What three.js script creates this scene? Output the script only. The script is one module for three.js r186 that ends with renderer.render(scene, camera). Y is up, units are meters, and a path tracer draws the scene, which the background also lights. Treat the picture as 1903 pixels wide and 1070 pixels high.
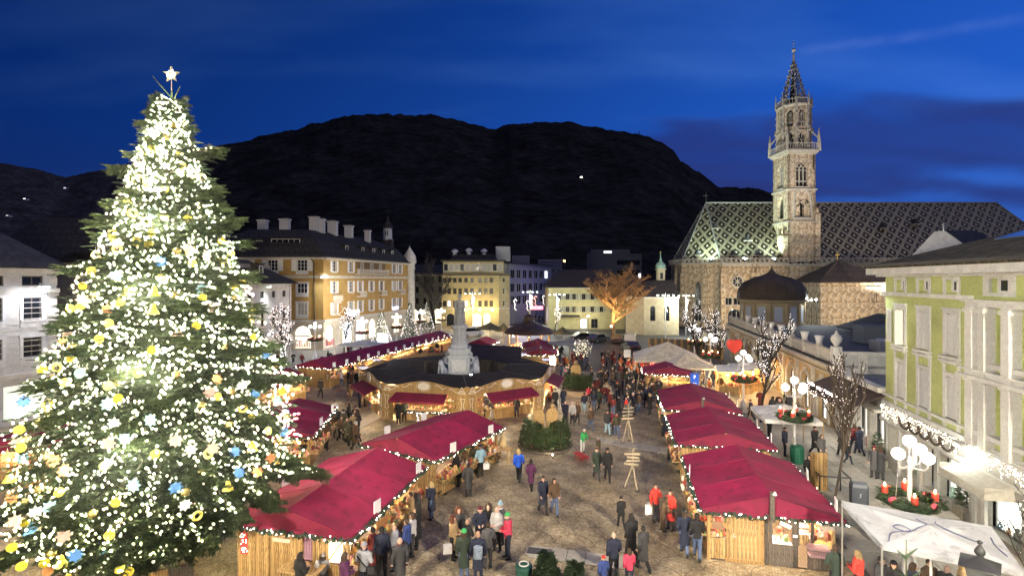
import * as THREE from 'three';
import { mergeGeometries } from 'three/addons/utils/BufferGeometryUtils.js';
import { ImprovedNoise } from 'three/addons/math/ImprovedNoise.js';
import { RectAreaLightUniformsLib } from 'three/addons/lights/RectAreaLightUniformsLib.js';

RectAreaLightUniformsLib.init();
const scene = new THREE.Scene();
// ---- camera: a balcony 11 m above the square, looking level, the lens shifted down a little
const F = 940, CX = 951.5, HY = 520, EYE = 11;
const camera = new THREE.PerspectiveCamera(2 * Math.atan(535 / F) * 180 / Math.PI, 1903 / 1070, 0.1, 6000);
camera.position.set(0, EYE, 0);
camera.setViewOffset(1903, 1070, 0, 15, 1903, 1070);
const renderer = new THREE.WebGLRenderer({ antialias: true });
renderer.toneMapping = THREE.LinearToneMapping;
renderer.toneMappingExposure = 1.2;
renderer.shadowMap.enabled = true;
const LP = 3.6, LS = 2.2, LA = 2;                    // strengths of all lamps, floods and lit panels

const V = (x, y, z) => new THREE.Vector3(x, y, z);
const lerp = (a, b, t) => a + (b - a) * t, clamp = (x, a = 0, b = 1) => Math.min(b, Math.max(a, x));
const sstep = (a, b, x) => { const t = clamp((x - a) / (b - a)); return t * t * (3 - 2 * t); };
function rngOf(seed) { let s = seed >>> 0; return () => { s = (s + 0x6d2b79f5) | 0; let t = Math.imul(s ^ (s >>> 15), 1 | s); t = (t + Math.imul(t ^ (t >>> 7), 61 | t)) ^ t; return ((t ^ (t >>> 14)) >>> 0) / 4294967296; }; }
let R = rngOf(7);
const rr = (a, b) => a + (b - a) * R();
const pick = (a) => a[Math.floor(R() * a.length)];
const PN = new ImprovedNoise();
const fbm = (x, y, z, o = 4) => { let s = 0, a = 0.5; for (let i = 0; i < o; i++) { s += a * PN.noise(x, y, z); x *= 2.03; y *= 2.03; z *= 2.03; a *= 0.5; } return s; };

// ---- the dusk sky
{
  const W = 1024, Hh = 512, data = new Float32Array(W * Hh * 4);
  for (let j = 0; j < Hh; j++) for (let i = 0; i < W; i++) {
    const el = ((j + 0.5) / Hh - 0.5) * Math.PI, th = ((i + 0.5) / W - 0.5) * 2 * Math.PI;
    const x = Math.cos(th) * Math.cos(el), z = Math.sin(th) * Math.cos(el), y = Math.sin(el);
    const az = Math.atan2(x, -z);                                   // 0 ahead, + to the right
    const glow = 0.5 + 0.5 * Math.cos(az - 1.15);                   // the west, to the right, is lighter
    const g2 = Math.pow(glow, 2.2), e = Math.max(0, y);
    let r = lerp(0.0012, 0.020, g2), g = lerp(0.0175, 0.130, g2), b = lerp(0.128, 0.66, g2);
    const up = sstep(0.1, 0.75, e); r *= lerp(1, 0.2, up); g *= lerp(1, 0.42, up); b *= lerp(1, 0.56, up);
    const low = 1 - sstep(0.0, 0.28, e); r = lerp(r, r * 1.6 + 0.005, low); g = lerp(g, g * 0.92, low); b = lerp(b, b * 0.74, low);
    // streaky cloud: long along the horizon
    const px = x / (e + 0.16), pz = z / (e + 0.16);
    const n = fbm(px * 0.5 + 3, pz * 1.6, 1.7, 5), n2 = fbm(px * 0.8, pz * 2.8 + 5, 8.2, 5);
    const hi = clamp(n2 * 1.9 + 0.14) * sstep(0.05, 0.3, e) * lerp(0.25, 1, g2);
    r += hi * 0.030; g += hi * 0.062; b += hi * 0.105;
    const bank = sstep(-0.02, 0.22, n + 0.55 * Math.exp(-Math.pow((el - 0.21) / 0.075, 2)) - 0.17) * (1 - sstep(0.24, 0.36, el + 0.11 * fbm(az * 5, el * 9, 4)));
    const bk = 0.85 * bank * sstep(0.15, 0.42, glow * 0.9 - 0.35 + 0.15 * sstep(0.28, 0.5, az)) ;
    const bm = bk * clamp(0.80 + 0.5 * n2); r = lerp(r, 0.021, bm); g = lerp(g, 0.021, bm); b = lerp(b, 0.115, bm);
    // a vapour trail high on the right
    const tr = Math.exp(-Math.pow((el - (0.375 - 0.10 * (az - 0.53)) + 0.006 * fbm(az * 14, 2, 2)) / 0.0052, 2)) * sstep(0.5, 0.55, az) * (1 - sstep(0.7, 0.95, az)) * (0.6 + fbm(az * 30, el * 60, 3));
    r += tr * 0.05; g += tr * 0.06; b += tr * 0.09;
    const o = (j * W + i) * 4; data[o] = r * 0.83; data[o + 1] = g * 0.82; data[o + 2] = b * 0.82; data[o + 3] = 1;
  }
  const t = new THREE.DataTexture(data, W, Hh, THREE.RGBAFormat, THREE.FloatType);
  t.mapping = THREE.EquirectangularReflectionMapping; t.magFilter = THREE.LinearFilter; t.needsUpdate = true;
  scene.background = t; scene.environment = t;
}
// ---- what is left of the daylight, from the west
const sun = new THREE.DirectionalLight(0xf0e6f0, 0.42);
sun.position.set(260, 300, 60); sun.castShadow = true; sun.shadow.radius = 60;
Object.assign(sun.shadow.camera, { left: -130, right: 130, top: 130, bottom: -130, near: 10, far: 800 });
scene.add(sun, sun.target);

// ---- a point on the photograph: at depth d, or where it meets height h
const P = (px, py, d) => V((px - CX) / F * d, EYE - (py - HY) / F * d, -d);
const dep = (py, h = 0) => F * (EYE - h) / (py - HY);
const G = (px, py, h = 0) => { const v = P(px, py, dep(py, h)); v.y = h; return v; };
// the two rows of stalls and the street run along this axis: s forward, t to the right
const TH = 12 * Math.PI / 180, ST = Math.sin(TH), CT = Math.cos(TH);
const row = (s, t, y = 0) => V(s * ST + t * CT, y, -s * CT + t * ST);

// ---- names, things and parts
const used = new Map();
const numbered = (n) => { const k = used.get(n) ?? 0; used.set(n, k + 1); return k ? n + '_' + String(k).padStart(3, '0') : n; };
function tag(o, label, category, group, kind) {
  if (label) o.userData.label = label; if (category) o.userData.category = category;
  if (group) o.userData.group = group; if (kind) o.userData.kind = kind; return o;
}
function thing(name, label, category, pos = V(0, 0, 0), turn = 0, group) {
  const o = new THREE.Group(); o.name = numbered(name); o.position.copy(pos); o.rotation.y = turn; scene.add(o);
  return tag(o, label, category, group);
}
function copyOf(o, pos, turn, label, group, name) {
  const c = o.clone(); c.name = numbered(name ?? o.name.replace(/_\d{3}$/, '')); c.userData = { ...o.userData };
  c.position.copy(pos); c.rotation.y = turn; if (label) c.userData.label = label; if (group) c.userData.group = group; scene.add(c); return c;
}
function put(name, geo, mat, parent) {            // one mesh; geo may be a list
  const g = Array.isArray(geo) ? (geo.length === 1 ? geo[0] : merge(geo)) : geo;
  const m = new THREE.Mesh(g, mat); m.castShadow = m.receiveShadow = true;
  m.name = parent ? name : numbered(name); (parent ?? scene).add(m); return m;
}
function struct(name, geo, mat, label) { return tag(put(name, geo, mat), label ?? null, null, null, 'structure'); }
const merge = (l) => { const a = l.filter(Boolean).map((g) => { g = g.index ? g.toNonIndexed() : g; for (const k of Object.keys(g.attributes)) if (!['position', 'normal', 'uv'].includes(k)) g.deleteAttribute(k); return g; }); return mergeGeometries(a, false); };
const at = (o, x, y, z, ry = 0, rx = 0, rz = 0) => { o.position.set(x, y, z); o.rotation.set(rx, ry, rz); return o; };

// ---- shapes (uv in metres)
const M4 = new THREE.Matrix4(), E0 = new THREE.Euler(), Q0 = new THREE.Quaternion();
const xf = (g, x, y, z, ry = 0, rx = 0, rz = 0, s = 1) => g.applyMatrix4(new THREE.Matrix4().compose(V(x, y, z), new THREE.Quaternion().setFromEuler(new THREE.Euler(rx, ry, rz, 'YXZ')), typeof s === 'number' ? V(s, s, s) : s));
function fromQuads(qs) {                             // [[a,b,c,d],...] flat faces
  const p = [], n = [], uv = [], ab = V(), ac = V(), nn = V();
  for (const q of qs) {
    ab.subVectors(q[1], q[0]); ac.subVectors(q[q.length - 1], q[0]); nn.crossVectors(ab, ac).normalize();
    const ux = ab.clone().normalize(), vy = V().crossVectors(nn, ux);
    const T = (v) => { p.push(v.x, v.y, v.z); n.push(nn.x, nn.y, nn.z); const r = v.clone().sub(q[0]); uv.push(r.dot(ux), r.dot(vy)); };
    for (let i = 1; i < q.length - 1; i++) { T(q[0]); T(q[i]); T(q[i + 1]); }
  }
  const g = new THREE.BufferGeometry();
  g.setAttribute('position', new THREE.Float32BufferAttribute(p, 3)); g.setAttribute('normal', new THREE.Float32BufferAttribute(n, 3)); g.setAttribute('uv', new THREE.Float32BufferAttribute(uv, 2));
  return g;
}
function bx(x, y, z, w, h, d, ry = 0) {              // box on its bottom centre
  const a = w / 2, b = d / 2, c = [V(-a, 0, b), V(a, 0, b), V(a, 0, -b), V(-a, 0, -b), V(-a, h, b), V(a, h, b), V(a, h, -b), V(-a, h, -b)];
  const g = fromQuads([[c[0], c[1], c[5], c[4]], [c[1], c[2], c[6], c[5]], [c[2], c[3], c[7], c[6]], [c[3], c[0], c[4], c[7]], [c[4], c[5], c[6], c[7]], [c[3], c[2], c[1], c[0]]]);
  return xf(g, x, y, z, ry);
}
function cbx(x, y, z, w, h, d, ry = 0, ch = 0.02) {  // box with chamfered upper edges and corners
  const s = new THREE.Shape(), a = w / 2, b = d / 2; s.moveTo(-a + ch, -b); s.lineTo(a - ch, -b); s.lineTo(a, -b + ch); s.lineTo(a, b - ch); s.lineTo(a - ch, b); s.lineTo(-a + ch, b); s.lineTo(-a, b - ch); s.lineTo(-a, -b + ch); s.closePath();
  const g = new THREE.ExtrudeGeometry(s, { depth: h - ch, bevelEnabled: true, bevelSize: ch * 0.7, bevelOffset: -ch * 0.7, bevelThickness: ch, bevelSegments: 1 });
  g.rotateX(-Math.PI / 2); return xf(g, x, y + ch * 0.0, z, ry);
}
function cy(x, y, z, r0, r1, h, seg = 12, open = false) { return xf(new THREE.CylinderGeometry(r1, r0, h, seg, 1, open), x, y + h / 2, z); }
const UP = V(0, 1, 0);
function rod(a, b, r0, r1 = r0, seg = 6, open = true) {
  const d = V().subVectors(b, a), L = d.length(); if (L < 1e-5) return null;
  const g = new THREE.CylinderGeometry(r1, r0, L, seg, 1, open); g.applyQuaternion(new THREE.Quaternion().setFromUnitVectors(UP, d.normalize()));
  return g.translate((a.x + b.x) / 2, (a.y + b.y) / 2, (a.z + b.z) / 2);
}
function path(pts, r0, r1 = r0, seg = 6) { const o = []; for (let i = 0; i < pts.length - 1; i++) { const n = pts.length - 1; o.push(rod(pts[i], pts[i + 1], lerp(r0, r1, i / n), lerp(r0, r1, (i + 1) / n), seg)); } return o; }
function bar(a, b, w, h) {                            // square bar from a to b
  const d = V().subVectors(b, a), L = d.length(), g = new THREE.BoxGeometry(w, h, L); const m = new THREE.Matrix4().lookAt(a, b, UP); g.applyMatrix4(m);
  return g.translate((a.x + b.x) / 2, (a.y + b.y) / 2, (a.z + b.z) / 2);
}
function lathe(pts, seg = 16, x = 0, y = 0, z = 0) { return new THREE.LatheGeometry(pts.map((p) => new THREE.Vector2(p[0], p[1])), seg).translate(x, y, z); }
const sph = (x, y, z, r, w = 12, h = 8) => new THREE.SphereGeometry(r, w, h).translate(x, y, z);
const ico = (x, y, z, r, d = 1) => new THREE.IcosahedronGeometry(r, d).translate(x, y, z);
function prism(pts, depth, bev = 0) {                  // outline in x,y extruded to +z
  const s = new THREE.Shape(); pts.forEach((p, i) => i ? s.lineTo(p[0], p[1]) : s.moveTo(p[0], p[1])); s.closePath();
  return new THREE.ExtrudeGeometry(s, bev ? { depth, bevelEnabled: true, bevelSize: bev, bevelThickness: bev, bevelSegments: 1 } : { depth, bevelEnabled: false });
}
function sheet(pts, th = 0.03) {                       // a thick flat polygon, corners in order, thickness below
  const n = V().crossVectors(V().subVectors(pts[1], pts[0]), V().subVectors(pts[pts.length - 1], pts[0])).normalize();
  if (n.y < 0 || (Math.abs(n.y) < 1e-6 && th < 0)) n.negate(), pts = pts.slice().reverse();
  const lo = pts.map((p) => p.clone().addScaledVector(n, -th)), q = [pts, lo.slice().reverse()];
  pts.forEach((p, i) => { const j = (i + 1) % pts.length; q.push([p, lo[i], lo[j], pts[j]]); });
  return fromQuads(q);
}
function archShape(w, h, pointed) {
  const s = new THREE.Shape(); const a = w / 2, r = a; s.moveTo(-a, 0); s.lineTo(a, 0);
  if (pointed) { const k = h - w * 0.95; s.lineTo(a, k); s.quadraticCurveTo(a, k + w * 0.55, 0, h); s.quadraticCurveTo(-a, k + w * 0.55, -a, k); } else { s.lineTo(a, h - r); s.absarc(0, h - r, r, 0, Math.PI, false); }
  s.lineTo(-a, 0); return s;
}
// a wall of length L (local x 0..L), height y0..y1, face at z = 0, with openings {u, y, w, h, arch}
function wallGeo(L, y0, y1, holes = [], th = 0.35) {
  const s = new THREE.Shape(); s.moveTo(0, y0); s.lineTo(L, y0); s.lineTo(L, y1); s.lineTo(0, y1); s.closePath();
  for (const h of holes) {
    const p = new THREE.Path(), src = h.arch ? archShape(h.w, h.h, h.arch === 2).getPoints(8) : [[-h.w / 2, 0], [h.w / 2, 0], [h.w / 2, h.h], [-h.w / 2, h.h]].map((a) => new THREE.Vector2(a[0], a[1]));
    src.forEach((q, i) => i ? p.lineTo(q.x + h.u, q.y + h.y) : p.moveTo(q.x + h.u, q.y + h.y)); p.closePath(); s.holes.push(p);
  }
  return new THREE.ExtrudeGeometry(s, { depth: th, bevelEnabled: false, curveSegments: 8 }).translate(0, 0, -th);
}
// ---- computed textures: grey patterns that multiply a material's own colour
function tex(n, fn, srgb = true) {
  const [w, h] = Array.isArray(n) ? n : [n, n], d = new Uint8Array(w * h * 4);
  for (let j = 0; j < h; j++) for (let i = 0; i < w; i++) { const c = fn((i + 0.5) / w, (j + 0.5) / h), o = (j * w + i) * 4; const a = Array.isArray(c) ? c : [c, c, c]; for (let k = 0; k < 3; k++) d[o + k] = clamp(a[k]) * 255; d[o + 3] = 255; }
  const t = new THREE.DataTexture(d, w, h, THREE.RGBAFormat, THREE.UnsignedByteType);
  t.wrapS = t.wrapT = THREE.RepeatWrapping; t.magFilter = THREE.LinearFilter; t.minFilter = THREE.LinearMipmapLinearFilter; t.colorSpace = srgb ? THREE.SRGBColorSpace : THREE.NoColorSpace; t.needsUpdate = true; return t;
}
const rep = (t, mx, my = mx) => { const c = t.clone(); c.repeat.set(1 / mx, 1 / my); c.needsUpdate = true; return c; };
// tileable noise: mixes four shifted samples
function pn(x, y, f, z) { const i = Math.floor(x), j = Math.floor(y), u = x - i, v = y - j, s = u * u * u * (u * (u * 6 - 15) + 10), t = v * v * v * (v * (v * 6 - 15) + 10), g = (a, b, dx, dy) => { const h = hash(((a % f) + f) % f + z * 17.3, ((b % f) + f) % f + z * 5.7) * 6.2832; return Math.cos(h) * dx + Math.sin(h) * dy; }; return lerp(lerp(g(i, j, u, v), g(i + 1, j, u - 1, v), s), lerp(g(i, j + 1, u, v - 1), g(i + 1, j + 1, u - 1, v - 1), s), t); }
function tn(u, v, f, z = 0, o = 4) { f = Math.max(1, Math.round(f)); let s = 0, a = 0.6; for (let i = 0; i < o; i++) { s += a * pn(u * f, v * f, f, z + i); f *= 2; a *= 0.5; } return s; }
const hash = (a, b = 0) => { const s = Math.sin(a * 127.1 + b * 311.7) * 43758.5453; return s - Math.floor(s); };
const X = {};
X.mott = tex(256, (u, v) => 0.88 + 0.2 * tn(u, v, 3, 2, 5) + 0.10 * tn(u, v, 30, 5, 2));
X.fine = tex(256, (u, v) => 0.88 + 0.2 * tn(u, v, 40, 9, 2) + 0.14 * tn(u, v, 5, 3, 3));
X.wood = tex([256, 256], (u, v) => { const b = Math.floor(u * 8), k = hash(b, 3), ring = Math.sin((u * 60 + tn(u, v * 0.25, 3, b * 3, 2) * 12 + k * 30)); return (0.78 + 0.14 * k + 0.06 * ring + 0.16 * tn(u, v * 0.3, 50, b, 2)); });
X.grain = tex([128, 256], (u, v) => 0.82 + 0.12 * Math.sin(u * 44 + tn(u, v, 2.5, 1, 2) * 14) + 0.25 * tn(u, v, 14, 4, 3));
X.stone = tex(512, (u, v) => {                       // ashlar, 3.2 m across: too far off to tell the blocks apart
  const ry = v * 8, j = Math.floor(ry), k = (u * 6 + (j % 2) * 0.5 + hash(j, 1) * 0.3), i = ((Math.floor(k) % 6) + 6) % 6, fu = k - Math.floor(k), fv = ry - j;
  const h = hash(i + 7, j), e = Math.min(fu, 1 - fu) * 4, e2 = Math.min(fv, 1 - fv) * 3, joint = Math.min(e, e2) < 0.10 ? 0.78 : 1;
  const t = 0.66 + 0.24 * h + 0.3 * tn(u, v, 8, 3) + (hash(i, j + 40) > 0.86 ? -0.14 : 0); const w = hash(i * 3, j + 9);
  return [t * joint, t * joint * lerp(0.93, 1.0, w), t * joint * lerp(0.84, 1.0, w)];
});
X.rtile = tex(128, (u, v) => { const y = v * 8, fv = y - Math.floor(y), k = hash(Math.floor(u * 8 + (Math.floor(y) % 2) * 0.5), Math.floor(y)); return (0.6 + 0.25 * k + 0.15 * fv) * (fv < 0.14 ? 0.55 : 1); });
X.cloth = tex(256, (u, v) => { const w = tn(u, v, 3, 7, 4); return 0.88 + 0.26 * w - 0.12 * sstep(0.12, 0.3, tn(u, v, 5, 15, 3)) + 0.1 * tn(u, v, 60, 1, 1); });
X.roof = tex([256, 256], (u, v) => {                   // glazed lozenges: green, white and dark, one lozenge per tile
  const a = (u + v) % 1, b = (u - v + 2) % 1, d = Math.max(Math.abs(a - 0.5), Math.abs(b - 0.5)) * 2;
  const n = 0.78 + 0.36 * hash(Math.floor(u * 32), Math.floor(v * 32)) + 0.3 * tn(u, v, 3, 4, 2); let c;
  if (d < 0.2) c = [0.72, 0.69, 0.60]; else if (d < 0.70) c = [0.13, 0.12, 0.10]; else if (d < 0.74) c = [0.36, 0.34, 0.29]; else if (d < 0.82) c = [0.68, 0.65, 0.56]; else if (d < 0.9) c = [0.17, 0.155, 0.13]; else c = [0.60, 0.57, 0.5];
  return c.map((x) => x * n);
});
X.hill = tex(512, (u, v) => 0.62 + 0.35 * tn(u, v, 24, 3, 4) + 0.3 * tn(u, v, 5, 8, 3));
X.weave = tex(64, (u, v) => 0.8 + 0.15 * Math.sin(u * 50.27) * Math.sin(v * 50.27) + 0.2 * hash(Math.floor(u * 64), Math.floor(v * 64)));
const col = (r, g, b) => new THREE.Color().setRGB(r, g, b);
function mt(c, o = {}) {                               // c: linear [r,g,b]; o.t texture, o.m its metres, o.b bump metres
  const { t, m = 2, m2, b, bt, ...rest } = o;
  const q = new (rest.transmission || rest.sheen || rest.clearcoat || rest.specularIntensity !== undefined ? THREE.MeshPhysicalMaterial : THREE.MeshStandardMaterial)({ color: col(...c), roughness: 0.85, ...rest });
  if (t) q.map = rep(t, m, m2 ?? m);
  if (b) { q.bumpMap = rep(bt ?? t, m, m2 ?? m); q.bumpScale = b; }
  return q;
}
const glow = (c, k, base = [0.8, 0.8, 0.8]) => new THREE.MeshStandardMaterial({ color: col(...base), emissive: col(...c), emissiveIntensity: k, roughness: 0.5 });
const K = {
  glass: mt([0.012, 0.014, 0.018], { roughness: 0.12 }), white: mt([0.72, 0.71, 0.68], { t: X.fine, m: 1.4 }), cream: mt([0.66, 0.60, 0.48], { t: X.mott, m: 3 }),
  iron: mt([0.05, 0.05, 0.052], { roughness: 0.5, metalness: 0.4 }), dark: mt([0.02, 0.02, 0.022]), steel: mt([0.5, 0.5, 0.5], { metalness: 0.8, roughness: 0.4 }),
  slate: mt([0.075, 0.068, 0.06], { t: X.rtile, m: 1.6, b: 0.02, roughness: 0.9, specularIntensity: 0.3 }), brownroof: mt([0.07, 0.05, 0.04], { t: X.rtile, m: 2, b: 0.02 }),
  pine: mt([0.52, 0.33, 0.13], { t: X.wood, m: 1.1, m2: 2.2, roughness: 0.7 }), pineB: mt([0.44, 0.27, 0.10], { t: X.grain, m: 0.5, m2: 1.8, roughness: 0.7 }), pineC: mt([0.58, 0.38, 0.16], { t: X.grain, m: 0.6, m2: 2, roughness: 0.7 }),
  oldwood: mt([0.10, 0.085, 0.07], { t: X.grain, m: 0.5, m2: 1.6 }), oldwoodB: mt([0.15, 0.125, 0.10], { t: X.grain, m: 0.4, m2: 1.4 }),
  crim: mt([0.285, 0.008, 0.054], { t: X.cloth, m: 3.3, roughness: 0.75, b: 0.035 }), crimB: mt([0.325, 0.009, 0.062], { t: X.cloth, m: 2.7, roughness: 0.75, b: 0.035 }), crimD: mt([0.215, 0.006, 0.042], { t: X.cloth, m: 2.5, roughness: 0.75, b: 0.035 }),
  fir: mt([0.030, 0.060, 0.026], { roughness: 0.8 }), firB: mt([0.05, 0.085, 0.035], { roughness: 0.8 }), bark: mt([0.09, 0.065, 0.045], { t: X.grain, m: 0.4, m2: 1 }), barkD: mt([0.045, 0.036, 0.028], { t: X.grain, m: 0.4, m2: 1 }),
  canvas: mt([0.78, 0.77, 0.73], { t: X.cloth, m: 4, roughness: 0.8 }), marble: mt([0.52, 0.54, 0.56], { t: X.mott, m: 1.6 }), bronze: mt([0.13, 0.14, 0.12], { t: X.mott, m: 1.1, roughness: 0.55 }),
  bulb: glow([1, 0.93, 0.78], 22), bulbY: glow([1, 0.86, 0.32], 14), globe: glow([1, 0.97, 0.92], 6), flame: glow([1, 0.6, 0.22], 40),
  red: mt([0.5, 0.03, 0.03], { roughness: 0.5 }), paper: mt([0.75, 0.74, 0.72]), gold: mt([0.62, 0.45, 0.10], { metalness: 0.55, roughness: 0.28 }),
};
function pointLight(parent, x, y, z, c, I, size = 5) { const l = new THREE.PointLight(col(...c), I * LP); l.position.set(x, y, z); l.castShadow = true; l.shadow.radius = size; l.name = 'lamp'; (parent ?? scene).add(l); return l; }
function areaLight(parent, x, y, z, tx, ty, tz, w, h, c, I) { const l = new THREE.RectAreaLight(col(...c), I * LA, w, h); l.position.set(x, y, z); (parent ?? scene).add(l); l.lookAt(parent ? parent.localToWorld(V(tx, ty, tz)) : V(tx, ty, tz)); l.name = 'panel light'; return l; }
function spotLight(parent, x, y, z, tx, ty, tz, ang, c, I, size = 6) { const l = new THREE.SpotLight(col(...c), I * LS, 0, ang * Math.PI / 180, 0.6); l.position.set(x, y, z); l.target.position.set(tx, ty, tz); l.castShadow = true; l.shadow.radius = size; l.name = 'flood'; (parent ?? scene).add(l, l.target); return l; }
// many small copies that nobody could count, as one object or part
function scatter(name, geo, mat, mats, parent, label, cat, colors) {
  const im = new THREE.InstancedMesh(geo, mat, mats.length); mats.forEach((m, i) => im.setMatrixAt(i, m)); if (colors) colors.forEach((c, i) => im.setColorAt(i, c));
  im.castShadow = im.receiveShadow = true; im.name = parent ? name : numbered(name); (parent ?? scene).add(im); return tag(im, label, cat, null, 'stuff');
}
const mtx = (p, s = 1, ry = 0, rx = 0, rz = 0) => new THREE.Matrix4().compose(p, new THREE.Quaternion().setFromEuler(new THREE.Euler(rx, ry, rz, 'YXZ')), typeof s === 'number' ? V(s, s, s) : s);
// ================= the ground
struct('ground', xf(new THREE.PlaneGeometry(5000, 5000), 0, -0.3, -1000, 0, -Math.PI / 2), mt([0.05, 0.045, 0.04], { t: X.mott, m: 0.01 }));
{
  const fan = (u, v) => {                              // setts laid in overlapping fans, 1.7 m wide
    const U = u * 6, W = v * 6, r0 = Math.floor(W); let best = null;
    for (let r = r0 - 1; r <= r0 + 1 && !best; r++) { const par = ((r % 2) + 2) % 2, q = (((U - par) % 2) + 2) % 2 - 1, d = Math.hypot(q, W - r); if (d <= 1) best = [d, Math.atan2(W - r, q), r]; }
    const [d, a, r] = best ?? [0.99, 0, r0], k = d * 8, j = Math.floor(k), n = 3 + j * 6, ra = (a / 6.2832 + 1) * n + hash(j, r % 6), i = Math.floor(ra); return [d, k - j, ra - i, hash(i + j * 7, ((r % 6) + 6) % 6 + j)];
  };
  X.cobble = tex(1024, (u, v) => {
    const [d, fv, fu, h] = fan(u, v), e = Math.min(Math.min(fu, 1 - fu), Math.min(fv, 1 - fv)), rim = d > 0.94 ? 0.74 : 1;
    const t = (0.60 + 0.15 * h + 0.2 * tn(u, v, 60, 2, 2) + 0.35 * tn(u, v, 4, 6, 4)) * (e < 0.12 ? 0.82 : 1) * rim;
    return [t, t * lerp(0.93, 0.99, h), t * lerp(0.82, 0.95, h)];
  });
  X.cobbleH = tex(512, (u, v) => { const [, fv, fu] = fan(u, v); return sstep(0, 0.22, Math.min(Math.min(fu, 1 - fu), Math.min(fv, 1 - fv))); }, false);
  X.damp = tex(256, (u, v) => 0.52 + 0.55 * tn(u, v, 5, 4, 4), false);
  const m = mt([0.96, 0.855, 0.655], { t: X.cobble, m: 5, roughness: 0.95 }); m.bumpMap = rep(X.cobbleH, 5); m.bumpScale = 0.012; m.roughnessMap = rep(X.damp, 13); m.vertexColors = true;
  const g = new THREE.PlaneGeometry(150, 116, 150, 116); g.rotateX(-Math.PI / 2); g.rotateY(-TH); g.translate(10, 0, -60);
  const p = g.attributes.position, uv = g.attributes.uv, c = new Float32Array(p.count * 3);
  for (let i = 0; i < p.count; i++) {
    uv.setXY(i, uv.getX(i) * 150, uv.getY(i) * 116);
    const n = 0.9 + 0.75 * fbm(p.getX(i) * 0.16, 0, p.getZ(i) * 0.16, 4), s = 0.5 + fbm(p.getX(i) * 0.07 + 9, 1, p.getZ(i) * 0.07, 3);  // worn and stained patches
    c[i * 3] = n; c[i * 3 + 1] = n * lerp(0.95, 1.02, s); c[i * 3 + 2] = n * lerp(0.9, 1.06, s);
  }
  g.setAttribute('color', new THREE.BufferAttribute(c, 3));
  struct('square_paving', g, m);
  // smooth bands of long slabs laid into the setts
  const sl = mt([0.50, 0.465, 0.40], { t: X.fine, m: 0.9, roughness: 0.7 }), slB = mt([0.43, 0.40, 0.345], { t: X.fine, m: 0.7, roughness: 0.65 }), slC = mt([0.55, 0.51, 0.44], { t: X.fine, m: 1.1, roughness: 0.72 });
  const band = (name, a, b, w, nl, nw) => {
    const d = V().subVectors(b, a), L = d.length(), ry = -Math.atan2(d.z, d.x), o = thing(name); o.position.set(a.x, 0, a.z); o.rotation.y = ry; o.userData.kind = 'structure';
    put('bed', bx(L / 2, 0.004, 0, L, 0.004, w), K.dark, o);
    const gs = [0, 1, 2].map((k) => cbx(0, 0, 0, L / nl - 0.022, 0.026, w / nw - 0.022, 0, 0.008));
    for (let i = 0; i < nl; i++) for (let j = 0; j < nw; j++) { const q = put('slab', gs[0], pick([sl, slB, slC]), o); q.position.set((i + 0.5) * L / nl, 0.008 + R() * 0.004, (j + 0.5) * w / nw - w / 2); }
  };
  band('slab_band', G(1108, 817), G(1262, 842), 1.1, 9, 1);
  band('slab_band', G(640, 795), G(745, 742), 2.6, 6, 2);
  band('slab_band', G(985, 1025), G(1160, 1046), 0.9, 5, 1);
  // the light stone pavement in front of the shops on the right: slabs one by one near the camera
  const o = thing('pavement'); o.userData.kind = 'structure'; o.rotation.y = -TH;
  // local x = t, local z = -s
  put('bed', bx((8.9 + 15.6) / 2, 0.004, -31, 6.7, 0.006, 40), mt([0.16, 0.15, 0.135]), o);
  const pv = [[0.40, 0.38, 0.33], [0.45, 0.425, 0.37], [0.36, 0.345, 0.30], [0.42, 0.39, 0.33]].map((c) => mt(c, { t: X.fine, m: 1.3, roughness: 0.68 })), sg = cbx(0, 0, 0, 1.63, 0.03, 0.97, 0, 0.008);
  for (let i = 0; i < 30; i++) for (let j = 0; j < 4; j++) { const q = put('slab', sg, pick(pv), o); q.position.set(9.75 + j * 1.66 + (i % 2) * 0.5 - 0.3, 0.01 + R() * 0.003, -16.5 - i * 1.0); }
  put('paving_beyond', bx(12.4, 0.006, -64, 6.6, 0.01, 36), pv[2], o);
  struct('left_pavement', fromQuads([[G(350, 720), G(470, 720), G(640, 668), G(880, 617), G(860, 612), G(540, 645), G(440, 668)].map((p) => p.setY(0.012))]), mt([0.36, 0.35, 0.32], { t: X.fine, m: 1.2 }));
  struct('road', fromQuads([[G(1060, 690), G(1300, 690), G(1300, 612), G(1060, 605), G(1040, 566), G(985, 566), G(960, 612), G(985, 632)].map((p) => p.setY(0.008))]), mt([0.055, 0.054, 0.055], { t: X.fine, m: 1.5, roughness: 0.5 }));
}
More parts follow.
